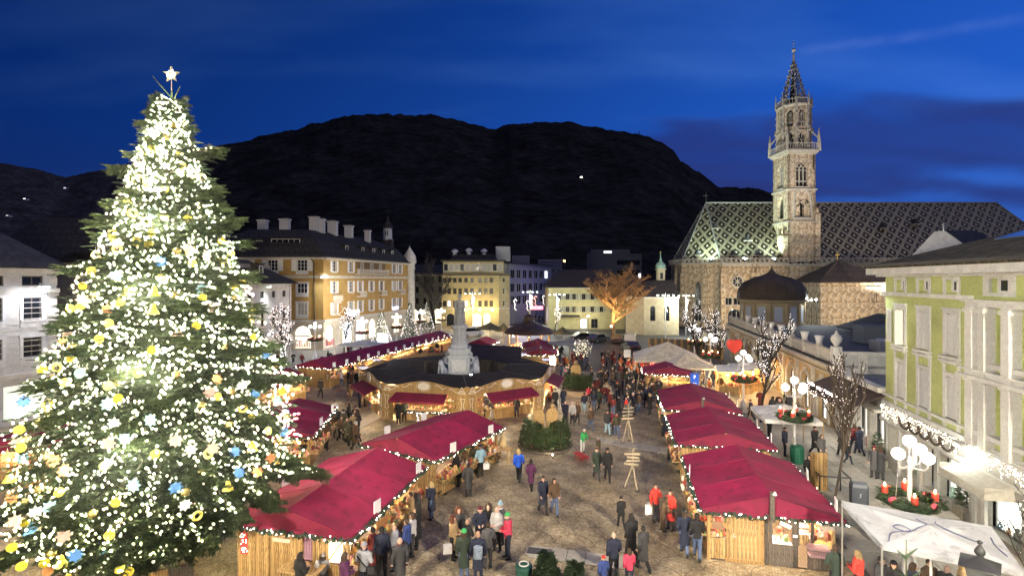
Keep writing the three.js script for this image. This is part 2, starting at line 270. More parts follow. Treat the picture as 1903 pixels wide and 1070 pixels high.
// ================= the hills behind the town
function hill(prof, d0, d1, mat, name, rough, seed) {
  const px0 = prof[0][0], px1 = prof[prof.length - 1][0], nx = Math.round((px1 - px0) / 5), ny = 34, ps = [], uv = [], idx = [];
  for (let i = 0; i <= nx; i++) {
    const px = lerp(px0, px1, i / nx); let k = 0; while (prof[k + 1][0] < px && k < prof.length - 2) k++;
    const f = clamp((px - prof[k][0]) / (prof[k + 1][0] - prof[k][0])), py = lerp(prof[k][1], prof[k + 1][1], lerp(f, sstep(0, 1, f), 0.5)), h = EYE + (HY - py) / F * d1;
    for (let j = 0; j <= ny; j++) {
      const back = j > 26 ? (j - 26) / 8 : 0, t = Math.min(1, j / 26), d = lerp(d0, d1, t) + back * 400, x = (px - CX) / F * d;
      let y = h * (0.15 * t + 0.85 * Math.pow(t, 0.8)) * (1 - back * 0.7);
      const edge = Math.sin(Math.PI * t); const n = fbm(x * 0.006 + seed, t * 3, d * 0.006, 5);
      y += n * edge * rough + (j === 26 ? (R() - 0.3) * 2.2 + 7 * fbm(x * 0.04, 3, seed, 3) : 0) + (j < 26 ? fbm(x * 0.05, t * 30, seed, 3) * 6 * t : 0);
      ps.push(x, Math.max(-2, y), -d - n * edge * 40); uv.push(x, d * 1.2 + y);
    }
  }
  for (let i = 0; i < nx; i++) for (let j = 0; j < ny; j++) { const a = i * (ny + 1) + j, b = a + ny + 1; idx.push(a, b, a + 1, b, b + 1, a + 1); }
  const g = new THREE.BufferGeometry(); g.setAttribute('position', new THREE.Float32BufferAttribute(ps, 3)); g.setAttribute('uv', new THREE.Float32BufferAttribute(uv, 2)); g.setIndex(idx); g.computeVertexNormals();
  return struct(name, g, mat);
}
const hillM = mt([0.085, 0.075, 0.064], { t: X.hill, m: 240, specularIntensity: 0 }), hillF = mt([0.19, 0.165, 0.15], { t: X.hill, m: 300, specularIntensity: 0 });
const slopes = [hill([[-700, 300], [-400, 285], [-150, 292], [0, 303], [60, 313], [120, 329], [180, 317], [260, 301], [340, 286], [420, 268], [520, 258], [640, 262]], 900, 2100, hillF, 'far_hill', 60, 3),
hill([[120, 470], [240, 400], [330, 330], [380, 281], [430, 267], [520, 246], [600, 228], [640, 215], [700, 212], [760, 214], [800, 213], [840, 221], [880, 231], [918, 240], [955, 230], [1000, 227], [1060, 227], [1110, 238], [1190, 250], [1225, 262], [1250, 276], [1268, 302], [1300, 322], [1340, 349], [1400, 350], [1440, 360], [1520, 392], [1640, 440], [1900, 470], [2500, 480]], 330, 980, hillM, 'hill', 60, 11)];
function hillHouse(px, py, d, label, c, k) {
  const ray = new THREE.Raycaster(camera.position.clone(), P(px, py, 1).sub(camera.position).normalize()), hit = ray.intersectObjects(slopes)[0]; const q = hit ? hit.point : P(px, py, d), o = thing('hillside_house', label, 'house', q); const s = -q.z / 900; put('foundation', bx(0, -14 * s, -1 * s, 7 * s, 12.1 * s, 7 * s), K.cream, o);
  put('wall', bx(0, -2 * s, 0, 7 * s, 5 * s, 6 * s), K.cream, o); put('roof', xf(prism([[-4.4 * s, 0], [4.4 * s, 0], [0, 2.6 * s]], 6.6 * s), 0, 3 * s, -3.3 * s), K.slate, o);
  put('window', bx(0, 0.4 * s, 3.02 * s, 4.2 * s, 2.0 * s, 0.1), glow(c, k), o);
}
hillHouse(1080, 331, 690, 'small brightly lit house high on the dark mountain slope', [1, 0.9, 0.6], 4);
hillHouse(47, 371, 1500, 'leftmost lit house on the dark left hillside', [1, 0.97, 0.9], 1.2);
hillHouse(122, 351, 1700, 'lit house on the left hillside just left of the big tree', [0.8, 0.85, 1], 0.8);
hillHouse(15, 402, 1300, 'lowest lit house at the far left foot of the hill', [1, 0.97, 0.9], 0.5);
{ // mast on the ridge
  const o = thing('radio_mast', 'slim mast standing on the ridge left of the church tower', 'mast', P(1188, 251, 985));
  put('mast', [...path([V(0, -4, 0), V(0, 8, 0)], 0.9, 0.5)], K.iron, o); put('antenna', [bx(0, 4, 0, 3, 0.7, 0.7), bx(0, 6, 0, 2.2, 0.6, 0.6)], K.iron, o);
}

// ================= buildings: windows and facades
const WG = new Map();
function winGeo(w, h, o) {                             // frame with glazing bars, face at z = 0
  const k = [w, h, o.c, o.r, o.arch, o.f].join(); if (WG.has(k)) return WG.get(k);
  const f = o.f ?? 0.09, g = [], A = o.arch;
  if (A) { const s = archShape(w, h, A === 2), i = archShape(w - 2 * f, h - f, A === 2).getPoints(8), p = new THREE.Path(); i.forEach((q, n) => n ? p.lineTo(q.x, q.y + f * 0.5) : p.moveTo(q.x, q.y + f * 0.5)); p.closePath(); s.holes.push(p); g.push(new THREE.ExtrudeGeometry(s, { depth: 0.1, bevelEnabled: false, curveSegments: 8 }).translate(0, 0, -0.1)); }
  else g.push(bx(-w / 2 + f / 2, 0, -0.05, f, h, 0.1), bx(w / 2 - f / 2, 0, -0.05, f, h, 0.1), bx(0, 0, -0.051, w - 2 * f, f, 0.098), bx(0, h - f, -0.051, w - 2 * f, f, 0.098));
  const hh = A ? h * 0.8 : h - 2 * f, y0 = A ? f * 0.5 : f;
  for (let i = 1; i < (o.c ?? 2); i++) g.push(bx(-w / 2 + w * i / (o.c ?? 2), y0, -0.056, Math.min(0.07, f), hh, 0.07));
  for (let j = 1; j < (o.r ?? 2); j++) g.push(bx(0, y0 + hh * j / (o.r ?? 2), -0.06, w - 2 * f, 0.05, 0.05));
  const q = merge(g); WG.set(k, q); return q;
}
const UG = new Map(); const once = (k, fn) => { if (!UG.has(k)) UG.set(k, fn()); return UG.get(k); };
const curtain = mt([0.30, 0.28, 0.25], { roughness: 0.4 }), litW = glow([1, 0.86, 0.6], 1.3), litC = glow([0.95, 0.97, 1], 1.5), shut = mt([0.80, 0.79, 0.75], { t: X.fine, m: 1 });
// one window as a part (frame) with its pane, shutters, sill and surround as sub-parts; f = the facade's place
function win(o, f, w) {
  const x = f.x + w.u * Math.cos(f.ry), z = f.z - w.u * Math.sin(f.ry), rec = w.rec ?? 0.12, wd = w.w, h = w.h;
  const m = put('window', winGeo(wd, h, w), w.fm ?? K.white, o); m.position.set(x - Math.sin(f.ry) * rec, w.y, z - Math.cos(f.ry) * rec); m.rotation.y = f.ry;
  const pane = once('pane' + [wd, h, w.arch], () => w.arch ? new THREE.ShapeGeometry(archShape(wd - 0.04, h - 0.03, w.arch === 2), 8) : new THREE.PlaneGeometry(wd - 0.06, h - 0.06).translate(0, h / 2, 0));
  put('pane', pane, w.lit ? (w.lit === true ? litW : w.lit) : w.cur ? curtain : K.glass, m).position.z = -0.075;
  if (w.sh) { const sw = wd * 0.5, sg = once('sh' + [sw, h], () => merge([bx(0, 0, 0, sw, h, 0.045), bx(0, 0.06, 0.03, sw - 0.12, h * 0.44, 0.02), bx(0, h * 0.53, 0.03, sw - 0.12, h * 0.41, 0.02)])); for (const s of [-1, 1]) put('shutter', sg, w.shm ?? shut, m).position.set(s * (wd / 2 + sw / 2 + 0.05), 0, rec + 0.03); }
  if (w.sill) put('sill', once('sill' + wd, () => bx(0, -0.14, 0, wd + 0.3, 0.14, 0.24)), w.sm ?? K.white, m).position.z = rec + 0.02;
  if (w.sur) put('surround', once('sur' + [wd, h], () => merge([bx(-wd / 2 - 0.1, 0, 0, 0.2, h, 0.08), bx(wd / 2 + 0.1, 0, 0, 0.2, h, 0.08), bx(0, h, 0, wd + 0.5, 0.2, 0.12), bx(0, -0.55, 0, wd + 0.36, 0.4, 0.06)])), w.sm ?? K.white, m).position.z = rec + 0.02;
  return m;
}
function facade(o, f) {                                // wall with true openings, then its windows
  const ws = f.wins ?? [];
  const m = put('wall', wallGeo(f.L, f.y0 ?? 0, f.y1, ws.filter((w) => !w.flat), 0.4), f.mat, o); m.position.set(f.x, 0, f.z); m.rotation.y = f.ry;
  for (const w of ws) win(o, f, w);
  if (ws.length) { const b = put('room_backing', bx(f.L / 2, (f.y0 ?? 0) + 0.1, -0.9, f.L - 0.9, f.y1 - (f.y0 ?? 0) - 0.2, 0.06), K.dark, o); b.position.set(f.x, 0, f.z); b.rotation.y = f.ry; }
  return m;
}
const along = (o, f, u0, u1, y, h, dp, mat, name) => { const m = put(name, bx((u0 + u1) / 2, y, dp / 2 - 0.02, u1 - u0, h, dp + 0.04), mat, o); m.position.set(f.x, 0, f.z); m.rotation.y = f.ry; return m; };
const fpt = (f, u, y, n = 0) => V(f.x + u * Math.cos(f.ry) + n * Math.sin(f.ry), y, f.z - u * Math.sin(f.ry) + n * Math.cos(f.ry));

// ================= the cathedral
const stoneM = mt([0.50, 0.41, 0.30], { t: X.stone, m: 3.0, m2: 3.4, b: 0.03 }), stoneL = mt([0.62, 0.54, 0.43], { t: X.stone, m: 2.8, m2: 3.2, b: 0.03 }), trac = mt([0.42, 0.38, 0.32], { t: X.mott, m: 1.5 });
const roofM = mt([1, 0.97, 0.92], { t: X.roof, m: 2.75, m2: 3.3, roughness: 0.6, specularIntensity: 0.4 });
{
  const o = thing('cathedral', 'stone cathedral with lozenge patterned steep tiled roof below the mountain', 'cathedral', V(0, 0, -114));
  const S = 114 / F, xp = (px) => (px - CX) * S, ey = 14.6, ry = 29.9, A = V(47.1, ey, 0.4), Bq = V(40, ey, -6), C = V(40, ey, -14), Dq = V(47.1, ey, -20.4), E2 = V(128, ey, 0.4), E3 = V(128, ey, -20.4), r0 = V(47.6, ry, -10), r1 = V(119, ry, -10);
  put('roof', fromQuads([[A, E2, r1, r0], [Bq, A, r0], [C, Bq, r0], [Dq, C, r0], [E3, Dq, r0, r1], [E2, E3, r1]]), roofM, o);
  put('ridge_cap', [bar(r0, r1, 0.5, 0.3), bar(r0, A, 0.3, 0.2), bar(r0, Bq, 0.3, 0.2), bar(r0, C, 0.3, 0.2), bar(r1, E2, 0.35, 0.2)], mt([0.2, 0.2, 0.19]), o);
  const poly = [[47.1, 0], [40.3, -6], [40.3, -14], [47.1, -20]];
  const f0 = { x: 47.1, z: 0, ry: 0, L: 80, y1: ey, mat: stoneM, wins: [] };
  const stain = glow([1, 0.93, 0.75], 0.7, [0.3, 0.3, 0.3]);
  // px 1352-1381 a blind arch, px 1371 a round window, px 1450 on: hidden behind the pavilion
  f0.wins.push({ u: xp(1366) - 47.1, y: 0.6, w: 3.2, h: 3.9, arch: 1, fm: trac, c: 3, r: 2, rec: 0.35, f: 0.25 });
  f0.wins.push({ u: xp(1355) - 47.1, y: 5.2, w: 2.0, h: 1.9, fm: trac, c: 2, r: 1, rec: 0.3, f: 0.2 }, { u: xp(1372) - 47.1, y: 5.2, w: 2.0, h: 1.9, fm: trac, c: 2, r: 1, rec: 0.3, f: 0.2 });
  facade(o, f0);
  const rose = put('rose_window', [new THREE.TorusGeometry(1.25, 0.2, 6, 24), ...[0, 1, 2, 3].map((k) => xf(bx(0, -1.2, 0, 0.12, 2.4, 0.12), 0, 0, 0, 0, 0, k * Math.PI / 4))], trac, o); rose.position.set(xp(1371), 10.6, 0.08);
  put('pane', new THREE.CircleGeometry(1.2, 20), K.glass, rose).position.z = -0.05;
  for (let i = 0; i < 3; i++) {
    const a = poly[i], b = poly[i + 1], L = Math.hypot(b[0] - a[0], b[1] - a[1]), f = { x: b[0], z: b[1], ry: -Math.atan2(a[1] - b[1], a[0] - b[0]), L, y1: ey, mat: stoneM, wins: i === 0 ? [{ u: L * 0.42, y: 1.4, w: 1.6, h: 9.4, arch: 2, c: 2, r: 6, fm: trac, rec: 0.4, f: 0.16 }] : [{ u: L * 0.5, y: 1.6, w: 1.5, h: 9.2, arch: 2, c: 2, r: 5, fm: trac, rec: 0.4, f: 0.16 }] };
    facade(o, f);
  }
  // the lancet with the lit middle, on the front wall
  const lw = win(o, { x: 47.1, z: 0.14, ry: 0 }, { u: xp(1324) - 47.1 + 2.2, y: 1.6, w: 1.5, h: 9, arch: 2, c: 3, r: 8, fm: trac, rec: 0, f: 0.16 });
  put('lit_pane', bx(0, 3.2, -0.068, 1.3, 4.2, 0.01), stain, lw);
  const buts = [[47.1, 0.45, 0], [xp(1397), 0.45, 0], [40.5, -6, -0.7], [44.4, -2.1, -0.7], [40.1, -10, -1.57], [xp(1343) + 7.5, 0.45, 0]];
  for (const [x, z, r] of buts) { const b = put('buttress', [bx(0, 0, 0, 0.9, 8, 1.5), bx(0, 8, -0.15, 0.85, 4.6, 1.1), xf(prism([[-0.42, 0], [0.42, 0], [0, 1.1]], 0.7), 0, 12.6, -0.5), cy(0, 13.5, -0.1, 0.16, 0.02, 3.1, 4)], stoneM, o); b.position.set(x, 0, z + 0.2); b.rotation.y = r; }
  // tracery parapet along the eaves
  const para = (a, b, n) => { const g = [bar(V(a.x, ey + 0.12, a.z), V(b.x, ey + 0.12, b.z), 0.4, 0.24), bar(V(a.x, ey + 1.25, a.z), V(b.x, ey + 1.25, b.z), 0.32, 0.16)]; for (let i = 0; i <= n; i++) { const q = V().lerpVectors(a, b, i / n); g.push(bx(q.x, ey + 0.2, q.z, 0.18, 1.0, 0.18)); if (i < n) { const m = V().lerpVectors(a, b, (i + 0.5) / n); g.push(xf(new THREE.TorusGeometry(0.36, 0.09, 4, 8), m.x, ey + 0.72, m.z, -Math.atan2(b.z - a.z, b.x - a.x))); } } return g; };
  put('parapet', para(V(47.1, 0, 0.7), V(62, 0, 0.7), 14), trac, o); put('parapet', para(V(39.9, 0, -5.8), V(47.1, 0, 0.5), 9), trac, o); put('parapet', para(V(39.8, 0, -14), V(39.9, 0, -5.8), 8), trac, o); put('parapet', para(V(69.5, 0, 0.7), V(112, 0, 0.7), 36), trac, o);
  put('cornice', [bx(83, ey - 0.5, 0.25, 72, 0.5, 0.5)], trac, o);
  // roof hatches
  for (const [px, t] of [[1328, 0.55], [1296, 0.13], [1362, 0.12], [1388, 0.35], [1407, 0.12], [1640, 0.55], [1700, 0.62]]) { const d = put('dormer', [xf(prism([[-0.7, 0], [0.7, 0], [0, 1.3]], 1.5), 0, 0, -0.9)], K.dark, o); const k = 114 + 10 * t; d.position.set((px - CX) / F * k, ey + (ry - ey) * t + 0.1, -10 * t + 0.2); put('lintel', bx(0, -0.1, 0.72, 1.9, 0.14, 0.5), trac, d); }
  put('roof_cross', [rod(r0.clone(), V(47.6, ry + 2.6, -10), 0.09), bx(47.6, ry + 1.7, -10, 1.2, 0.14, 0.14)], K.iron, o);
  // sacristy
  const sc = put('sacristy_wall', [bx(0, 0, 0, 15.4, 10.6, 9), bx(-7.4, 0, 4.6, 0.9, 9.2, 0.8), bx(7.4, 0, 4.6, 0.9, 9.2, 0.8)], stoneL, o); sc.position.set(69.9, 0, 7.4);
  const ar = [V(-8.3, 10.6, 5.2), V(8.3, 10.6, 5.2), V(8.3, 10.6, -5), V(-8.3, 10.6, -5)], ap = V(-1.2, 15.2, 0);
  const sr = put('sacristy_roof', [fromQuads(ar.map((p, i) => [p, ar[(i + 1) % 4], ap])), bx(0, 10.4, 0.1, 16.6, 0.18, 10.4), bar(ap, ar[0], 0.2, 0.14), bar(ap, V(-1.6, 10.6, 5.2), 0.16, 0.1)], K.brownroof, o); sr.position.set(69.9, 0, 7.4);
  put('sacristy_cross', [rod(V(68.7, 15.1, 7.4), V(68.7, 17, 7.4), 0.07), bx(68.7, 16.2, 7.4, 1.0, 0.12, 0.12)], K.gold, o);
  win(o, { x: 62.2, z: 11.95, ry: 0 }, { u: 11, y: 6.4, w: 1.0, h: 2.3, c: 2, r: 3, fm: K.iron, rec: 0 }); win(o, { x: 62.2, z: 11.95, ry: 0 }, { u: 5.6, y: 4.4, w: 1.6, h: 3.4, arch: 2, c: 2, r: 3, fm: trac, rec: 0, f: 0.2 }); win(o, { x: 62.2, z: 11.95, ry: 0 }, { u: 2.6, y: 5.8, w: 0.4, h: 2.4, c: 1, r: 1, fm: trac, rec: 0 });
}
{ // the tower
  const o = thing('church_tower', 'tall stone gothic church tower with openwork spire', 'tower', V(65.3, 0, -117.1), 0.035);
  const w = 6.3, hw = w / 2, Y = (py) => 11 + (520 - py) * 0.1213, b1 = Y(278), faces = [0, 1, 2, 3];
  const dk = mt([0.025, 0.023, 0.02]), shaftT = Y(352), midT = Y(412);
  // the shaft in three storeys: the belfry openings are true openings
  const hol = { u: hw, y: Y(348), w: 2.7, h: 5.6, arch: 1 }, hol2 = { u: hw, y: Y(404), w: 2.5, h: 5.2, arch: 2 };
  const wl = (y0, y1, h) => faces.map((k) => xf(wallGeo(w, y0, y1, h(k), 0.7).translate(-hw, 0, hw), 0, 0, 0, k * Math.PI / 2));
  put('belfry', [...wl(shaftT, b1, () => [hol])], stoneL, o);
  put('shaft', [...wl(0, midT, () => []), ...wl(midT, shaftT, (k) => k === 0 ? [{ u: hw, y: Y(402), w: 0.9, h: 3.2, arch: 1 }] : [hol2])], stoneL, o);
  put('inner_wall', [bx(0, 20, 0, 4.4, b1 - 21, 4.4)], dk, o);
  for (const y of [shaftT, midT]) put('string_course', bx(0, y - 0.15, 0, w + 0.5, 0.35, w + 0.5), trac, o); put('string_course', bx(0, Y(452), hw + 0.1, w * 0.72, 0.4, 0.3), trac, o);
  for (const k of faces) {
    const g = put('belfry_window', [...[-0.45, 0.45].map((x) => bx(x, 0, 0, 0.2, 4.3, 0.25)), bx(0, 1.3, 0, 2.7, 0.22, 0.25), ...[-0.9, 0, 0.9].map((x) => xf(new THREE.TorusGeometry(0.42, 0.1, 4, 10), x, 4.3, 0)), ...[-0.45, 0.45].map((x) => xf(new THREE.TorusGeometry(0.38, 0.09, 4, 10), x, 4.95, 0)), bx(0, -0.05, 0.3, 3.2, 0.25, 0.6)], trac, o);
    g.position.set(Math.sin(k * Math.PI / 2) * (hw - 0.35), Y(348), Math.cos(k * Math.PI / 2) * (hw - 0.35)); g.rotation.y = k * Math.PI / 2;
  }
  const nic = put('niche', [...[-1, 1].map((s) => bar(V(s * 2.0, Y(404), hw + 0.12), V(s * 1.9, Y(372), hw + 0.12), 0.4, 0.3)), ...path(Array.from({ length: 9 }, (_, i) => V(1.9 * Math.cos(i * Math.PI / 8), Y(372) + 2.6 * Math.sin(i * Math.PI / 8), hw + 0.12)), 0.22, 0.22, 5), bx(0, Y(408), hw + 0.2, 4.2, 0.5, 0.5)], trac, o);
  for (let i = 0; i < 9; i++) put('carved_knob', ico((hash(i) - 0.5) * 3.2, Y(372 + hash(i, 4) * 14) , hw + 0.16, 0.2, 0), dk, o);
  put('buttress', [bx(hw + 0.55, 0, hw - 0.9, 1.3, 26, 1.7), xf(prism([[-0.6, 0], [0.6, 0], [0, 1.6]], 1.5), hw + 0.5, 26, hw - 1.7), cy(hw + 0.6, 26, hw - 0.9, 0.3, 0.04, 3.4, 4)], stoneL, o);
  put('stair_turret', [bx(-hw - 0.45, 0, hw - 1.6, 1.0, 21, 2.6), xf(prism([[-0.6, 0], [0.6, 0], [0.55, 2.2]], 2.4), -hw - 0.4, 21, hw - 2.9), cy(-hw - 0.8, 21.4, hw - 1, 0.22, 0.03, 3.2, 4)], stoneL, o);
  // belfry gallery
  const gal = (rad, n, y, rot, nm, hgt, sq) => { const g = []; for (let k = 0; k < n; k++) { const a0 = rot + k * 2 * Math.PI / n, a1 = rot + (k + 1) * 2 * Math.PI / n, p = V(Math.sin(a0) * rad, y, Math.cos(a0) * rad), q = V(Math.sin(a1) * rad, y, Math.cos(a1) * rad); g.push(bar(p, q, 0.2, 0.2), bar(p.clone().setY(y + hgt), q.clone().setY(y + hgt), 0.18, 0.14)); const m = sq; for (let i = 0; i < m; i++) { const c = V().lerpVectors(p, q, (i + 0.5) / m); g.push(bx(c.x, y, c.z, 0.10, hgt, 0.10)); } g.push(cy(p.x, y - 0.2, p.z, 0.26, 0.2, hgt + 0.6, 6), cy(p.x, y + hgt + 0.4, p.z, 0.16, 0.02, 1.6, 4)); } put(nm, g, trac, o); };
  put('gallery_floor', [bx(0, b1 - 0.6, 0, w + 1.0, 0.3, w + 1.0), bx(0, b1 - 0.9, 0, w + 0.5, 0.3, w + 0.5), bx(0, b1 - 0.3, 0, w + 1.5, 0.2, w + 1.5)], trac, o);
  gal((w + 1.25) / 2 * Math.SQRT2, 4, b1 - 0.1, Math.PI / 4, 'gallery', 1.5, 14);
  // octagon
  const ro = 3.4, y1 = Y(193), oc = [];
  for (let k = 0; k < 8; k++) { const a = k * Math.PI / 4, L = 2 * ro * Math.tan(Math.PI / 8) * 0.924 * 1.0, ap = ro * 0.924; oc.push(xf(wallGeo(L, b1, y1, [{ u: L / 2, y: b1 + 5.4, w: 1.35, h: 3.9, arch: 2 }, { u: L / 2, y: b1 + 0.6, w: 1.5, h: 3.4, arch: 2 }], 0.45).translate(-L / 2, 0, ap), 0, 0, 0, a)); const p = put('octagon_window', [bx(0, 0, 0, 0.12, 3.2, 0.16), bx(-0.4, 0, 0, 0.09, 2.8, 0.14), bx(0.4, 0, 0, 0.09, 2.8, 0.14), bx(0, 0.9, 0, 1.3, 0.12, 0.14), xf(new THREE.TorusGeometry(0.32, 0.07, 4, 10), 0, 2.9, 0)], trac, o); at(put('blind_tracery', [bx(0, -4.8, 0, 0.12, 3, 0.16), xf(bx(0, 0, 0, 0.1, 2.6, 0.12), -0.6, -4.6, 0, 0, 0, -0.5), xf(bx(0, 0, 0, 0.1, 2.6, 0.12), 0.6, -4.6, 0, 0, 0, 0.5)], trac, o), Math.sin(a) * (ap - 0.1), b1 + 5.4, Math.cos(a) * (ap - 0.1), a); at(p, Math.sin(a) * (ap - 0.1), b1 + 5.4, Math.cos(a) * (ap - 0.1), a); }
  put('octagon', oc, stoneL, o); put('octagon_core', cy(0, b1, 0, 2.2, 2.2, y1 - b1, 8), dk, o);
  for (let k = 0; k < 8; k++) { const a = (k + 0.5) * Math.PI / 4, x = Math.sin(a) * ro, z = Math.cos(a) * ro; put('pilaster', [bx(x, b1, z, 0.5, y1 - b1, 0.5, a), xf(prism([[-0.4, 0], [0.4, 0], [0, 1.2]], 0.6), x, b1 + 4.3, z, a), cy(x, b1 + 4.6, z, 0.3, 0.05, 2.0, 4), ...[0, 1, 2, 3, 4, 5].map((i) => ico(x * 1.09, b1 + 0.8 + i * 1.5, z * 1.09, 0.2, 0))], trac, o); }
  put('octagon_band', xf(cy(0, b1 + 4.3, 0, ro + 0.18, ro + 0.18, 0.22, 8), 0, 0, 0, Math.PI / 8), trac, o); put('octagon_cornice', xf(cy(0, y1 - 0.35, 0, ro + 0.1, ro + 0.42, 0.45, 8), 0, 0, 0, Math.PI / 8), trac, o);
  gal(ro + 0.3, 8, y1 + 0.1, Math.PI / 8, 'upper_gallery', 1.25, 5);
  // corner pinnacles with flying arches
  for (let k = 0; k < 4; k++) { const a = (k + 0.5) * Math.PI / 2, p = V(Math.sin(a) * 5.1, 0, Math.cos(a) * 5.1), q = V(Math.sin(a) * 3.3, 0, Math.cos(a) * 3.3); put('pinnacle', [bx(p.x, b1 - 0.2, p.z, 0.5, 3.2, 0.5, a), cy(p.x, b1 + 3, p.z, 0.36, 0.03, 2.0, 4), ico(p.x, b1 + 3.1, p.z, 0.34, 0), ...path(Array.from({ length: 6 }, (_, i) => V(lerp(p.x, q.x, i / 5), b1 + 2.4 + 2.2 * Math.sin(i / 5 * 1.2), lerp(p.z, q.z, i / 5))), 0.17, 0.17, 5)], trac, o); }
  // openwork spire
  const ys = y1 + 0.3, yt = Y(99), sp = mt([0.48, 0.46, 0.43], { t: X.mott, m: 1 }), rs = 2.75, rb = (y) => rs * (1 - (y - ys) / (yt - ys)) + 0.12;
  for (let k = 0; k < 8; k++) { const a = (k + 0.5) * Math.PI / 4, P0 = (y) => V(Math.sin(a) * rb(y), y, Math.cos(a) * rb(y)); const g = [rod(P0(ys), P0(yt), 0.17, 0.1, 5)]; for (let i = 1; i < 9; i++) { const y = lerp(ys, yt, i / 9.2), p = P0(y).multiply(V(1.16, 1, 1.16)); g.push(xf(new THREE.TetrahedronGeometry(0.34), p.x, y, p.z, a, 0.4)); } put('spire_rib', g, sp, o); }
  const sg = []; for (let i = 0; i < 5; i++) { const y = lerp(ys, yt, 0.04 + i * 0.18), y2 = lerp(ys, yt, 0.04 + (i + 1) * 0.18), r = rb(y) * 0.94, r2 = rb(y2) * 0.94; sg.push(xf(new THREE.TorusGeometry(r, 0.09, 4, 8), 0, y, 0, Math.PI / 8, Math.PI / 2)); for (let k = 0; k < 8; k++) { const a = (k + 0.5) * Math.PI / 4, a2 = a + Math.PI / 4; sg.push(rod(V(Math.sin(a) * r, y, Math.cos(a) * r), V(Math.sin(a2) * r2, y2, Math.cos(a2) * r2), 0.06, 0.05, 4)); } }
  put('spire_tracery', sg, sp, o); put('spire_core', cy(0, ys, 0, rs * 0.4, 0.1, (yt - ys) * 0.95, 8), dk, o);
  for (let k = 0; k < 4; k++) { put('spire_dormer', xf(prism([[-0.5, 0], [0.5, 0], [0.5, 1.2], [0, 2.5], [-0.5, 1.2]], 0.5), 0, ys + 0.2, rs * 0.72, 0), sp, o).rotation.y = k * Math.PI / 2; put('spirelet', cy(Math.sin(k * 1.5708) * 2.3, ys + 1.2, Math.cos(k * 1.5708) * 2.3, 0.14, 0.02, 2.8, 4), sp, o); }
  put('finial', [cy(0, yt - 0.4, 0, 0.3, 0.16, 2.2, 8), ico(0, yt + 2.1, 0, 0.46, 2), rod(V(0, yt + 2, 0), V(0, yt + 4.3, 0), 0.05), bx(0, yt + 3.6, 0, 0.9, 0.1, 0.1)], sp, o);
}
{ // floods that light the cathedral
  const warm = [1, 0.82, 0.6];
  const flood = (x, y, z, tx, ty, tz, ang, c, I, label) => { const o = thing('floodlight', label, 'floodlight', V(x, y, z)); const d = V(tx - x, ty - y, tz - z).normalize(); put('housing', [bx(0, -0.25, 0, 0.5, 0.4, 0.35), rod(V(0, -0.6, 0), V(0, -0.2, 0), 0.06)], K.iron, o); put('lens', sph(d.x * 0.2, d.y * 0.2 + 0.02, d.z * 0.2, 0.14, 8, 6), glow(c, 5), o); spotLight(null, x + d.x * 0.4, y + d.y * 0.4 + 0.02, z + d.z * 0.4, tx, ty, tz, ang, c, I, 10); };
  flood(78, 6.2, -96, 65, 30, -113, 38, [1, 0.88, 0.72], 800, 'floodlight on the terrace roof aimed up at the church tower');
  flood(46, 5.5, -92, 63, 44, -114, 24, [1, 0.93, 0.85], 2900, 'floodlight beside the domed pavilion aimed at the tower top');
  flood(52, 15.3, -112.6, 54, 22, -118, 55, [0.74, 1, 0.80], 560, 'floodlight on the parapet washing the patterned church roof, right of two');
  flood(44.0, 15.3, -111.6, 45.6, 22, -117.5, 55, [0.74, 1, 0.80], 480, 'floodlight on the parapet washing the apse roof, left of two');
  flood(58.6, 15.3, -112.4, 59.2, 22, -117.5, 50, [0.76, 1, 0.84], 420, 'floodlight on the parapet beside the tower washing the patterned roof');
  flood(92, 6.4, -84, 98, 24, -118, 75, [1, 0.86, 0.76], 260, 'wide floodlight on the roofs behind aimed at the long nave roof');  // added flood, no such lamp seen, lifts the nave roof
  flood(34, 6.2, -78, 52, 24, -118, 60, [0.92, 1, 0.92], 520, 'floodlight on the terrace edge aimed at the choir roof');
  flood(50, 5.6, -100, 52, 7, -114, 50, warm, 330, 'floodlight at the foot of the choir wall');
  flood(66, 6.2, -86, 70, 7, -106, 42, [1, 0.80, 0.55], 420, 'floodlight lighting the sacristy wall');
}
// ================= the ochre hotel on the left
const ochre = mt([0.44, 0.27, 0.075], { t: X.mott, m: 5 }), stucco = mt([0.60, 0.54, 0.43], { t: X.mott, m: 4 }), lightst = mt([0.66, 0.62, 0.54], { t: X.fine, m: 2 });
const signM = (txt, w, h, o = {}) => { const c = document.createElement('canvas'); c.width = o.W ?? 512; c.height = Math.round((o.W ?? 512) * h / w); const x = c.getContext('2d'); x.fillStyle = o.bg ?? '#fff'; x.fillRect(0, 0, c.width, c.height); o.pre?.(x, c.width, c.height); x.fillStyle = o.fg ?? '#222'; x.textAlign = 'center'; x.textBaseline = 'middle'; (Array.isArray(txt) ? txt : [txt]).forEach((t, i, a) => { x.font = (o.font ?? 'bold') + ' ' + Math.round(c.height * (o.size ?? 0.6) / a.length) + 'px ' + (o.face ?? 'sans-serif'); x.fillText(t, c.width / 2, c.height * (i + 0.54) / a.length); }); const t = new THREE.CanvasTexture(c); t.colorSpace = THREE.SRGBColorSpace; const m = new THREE.MeshStandardMaterial({ map: t, roughness: 0.6 }); if (o.glow) { m.emissiveMap = t; m.emissive = col(1, 1, 1); m.emissiveIntensity = o.glow; } return m; };
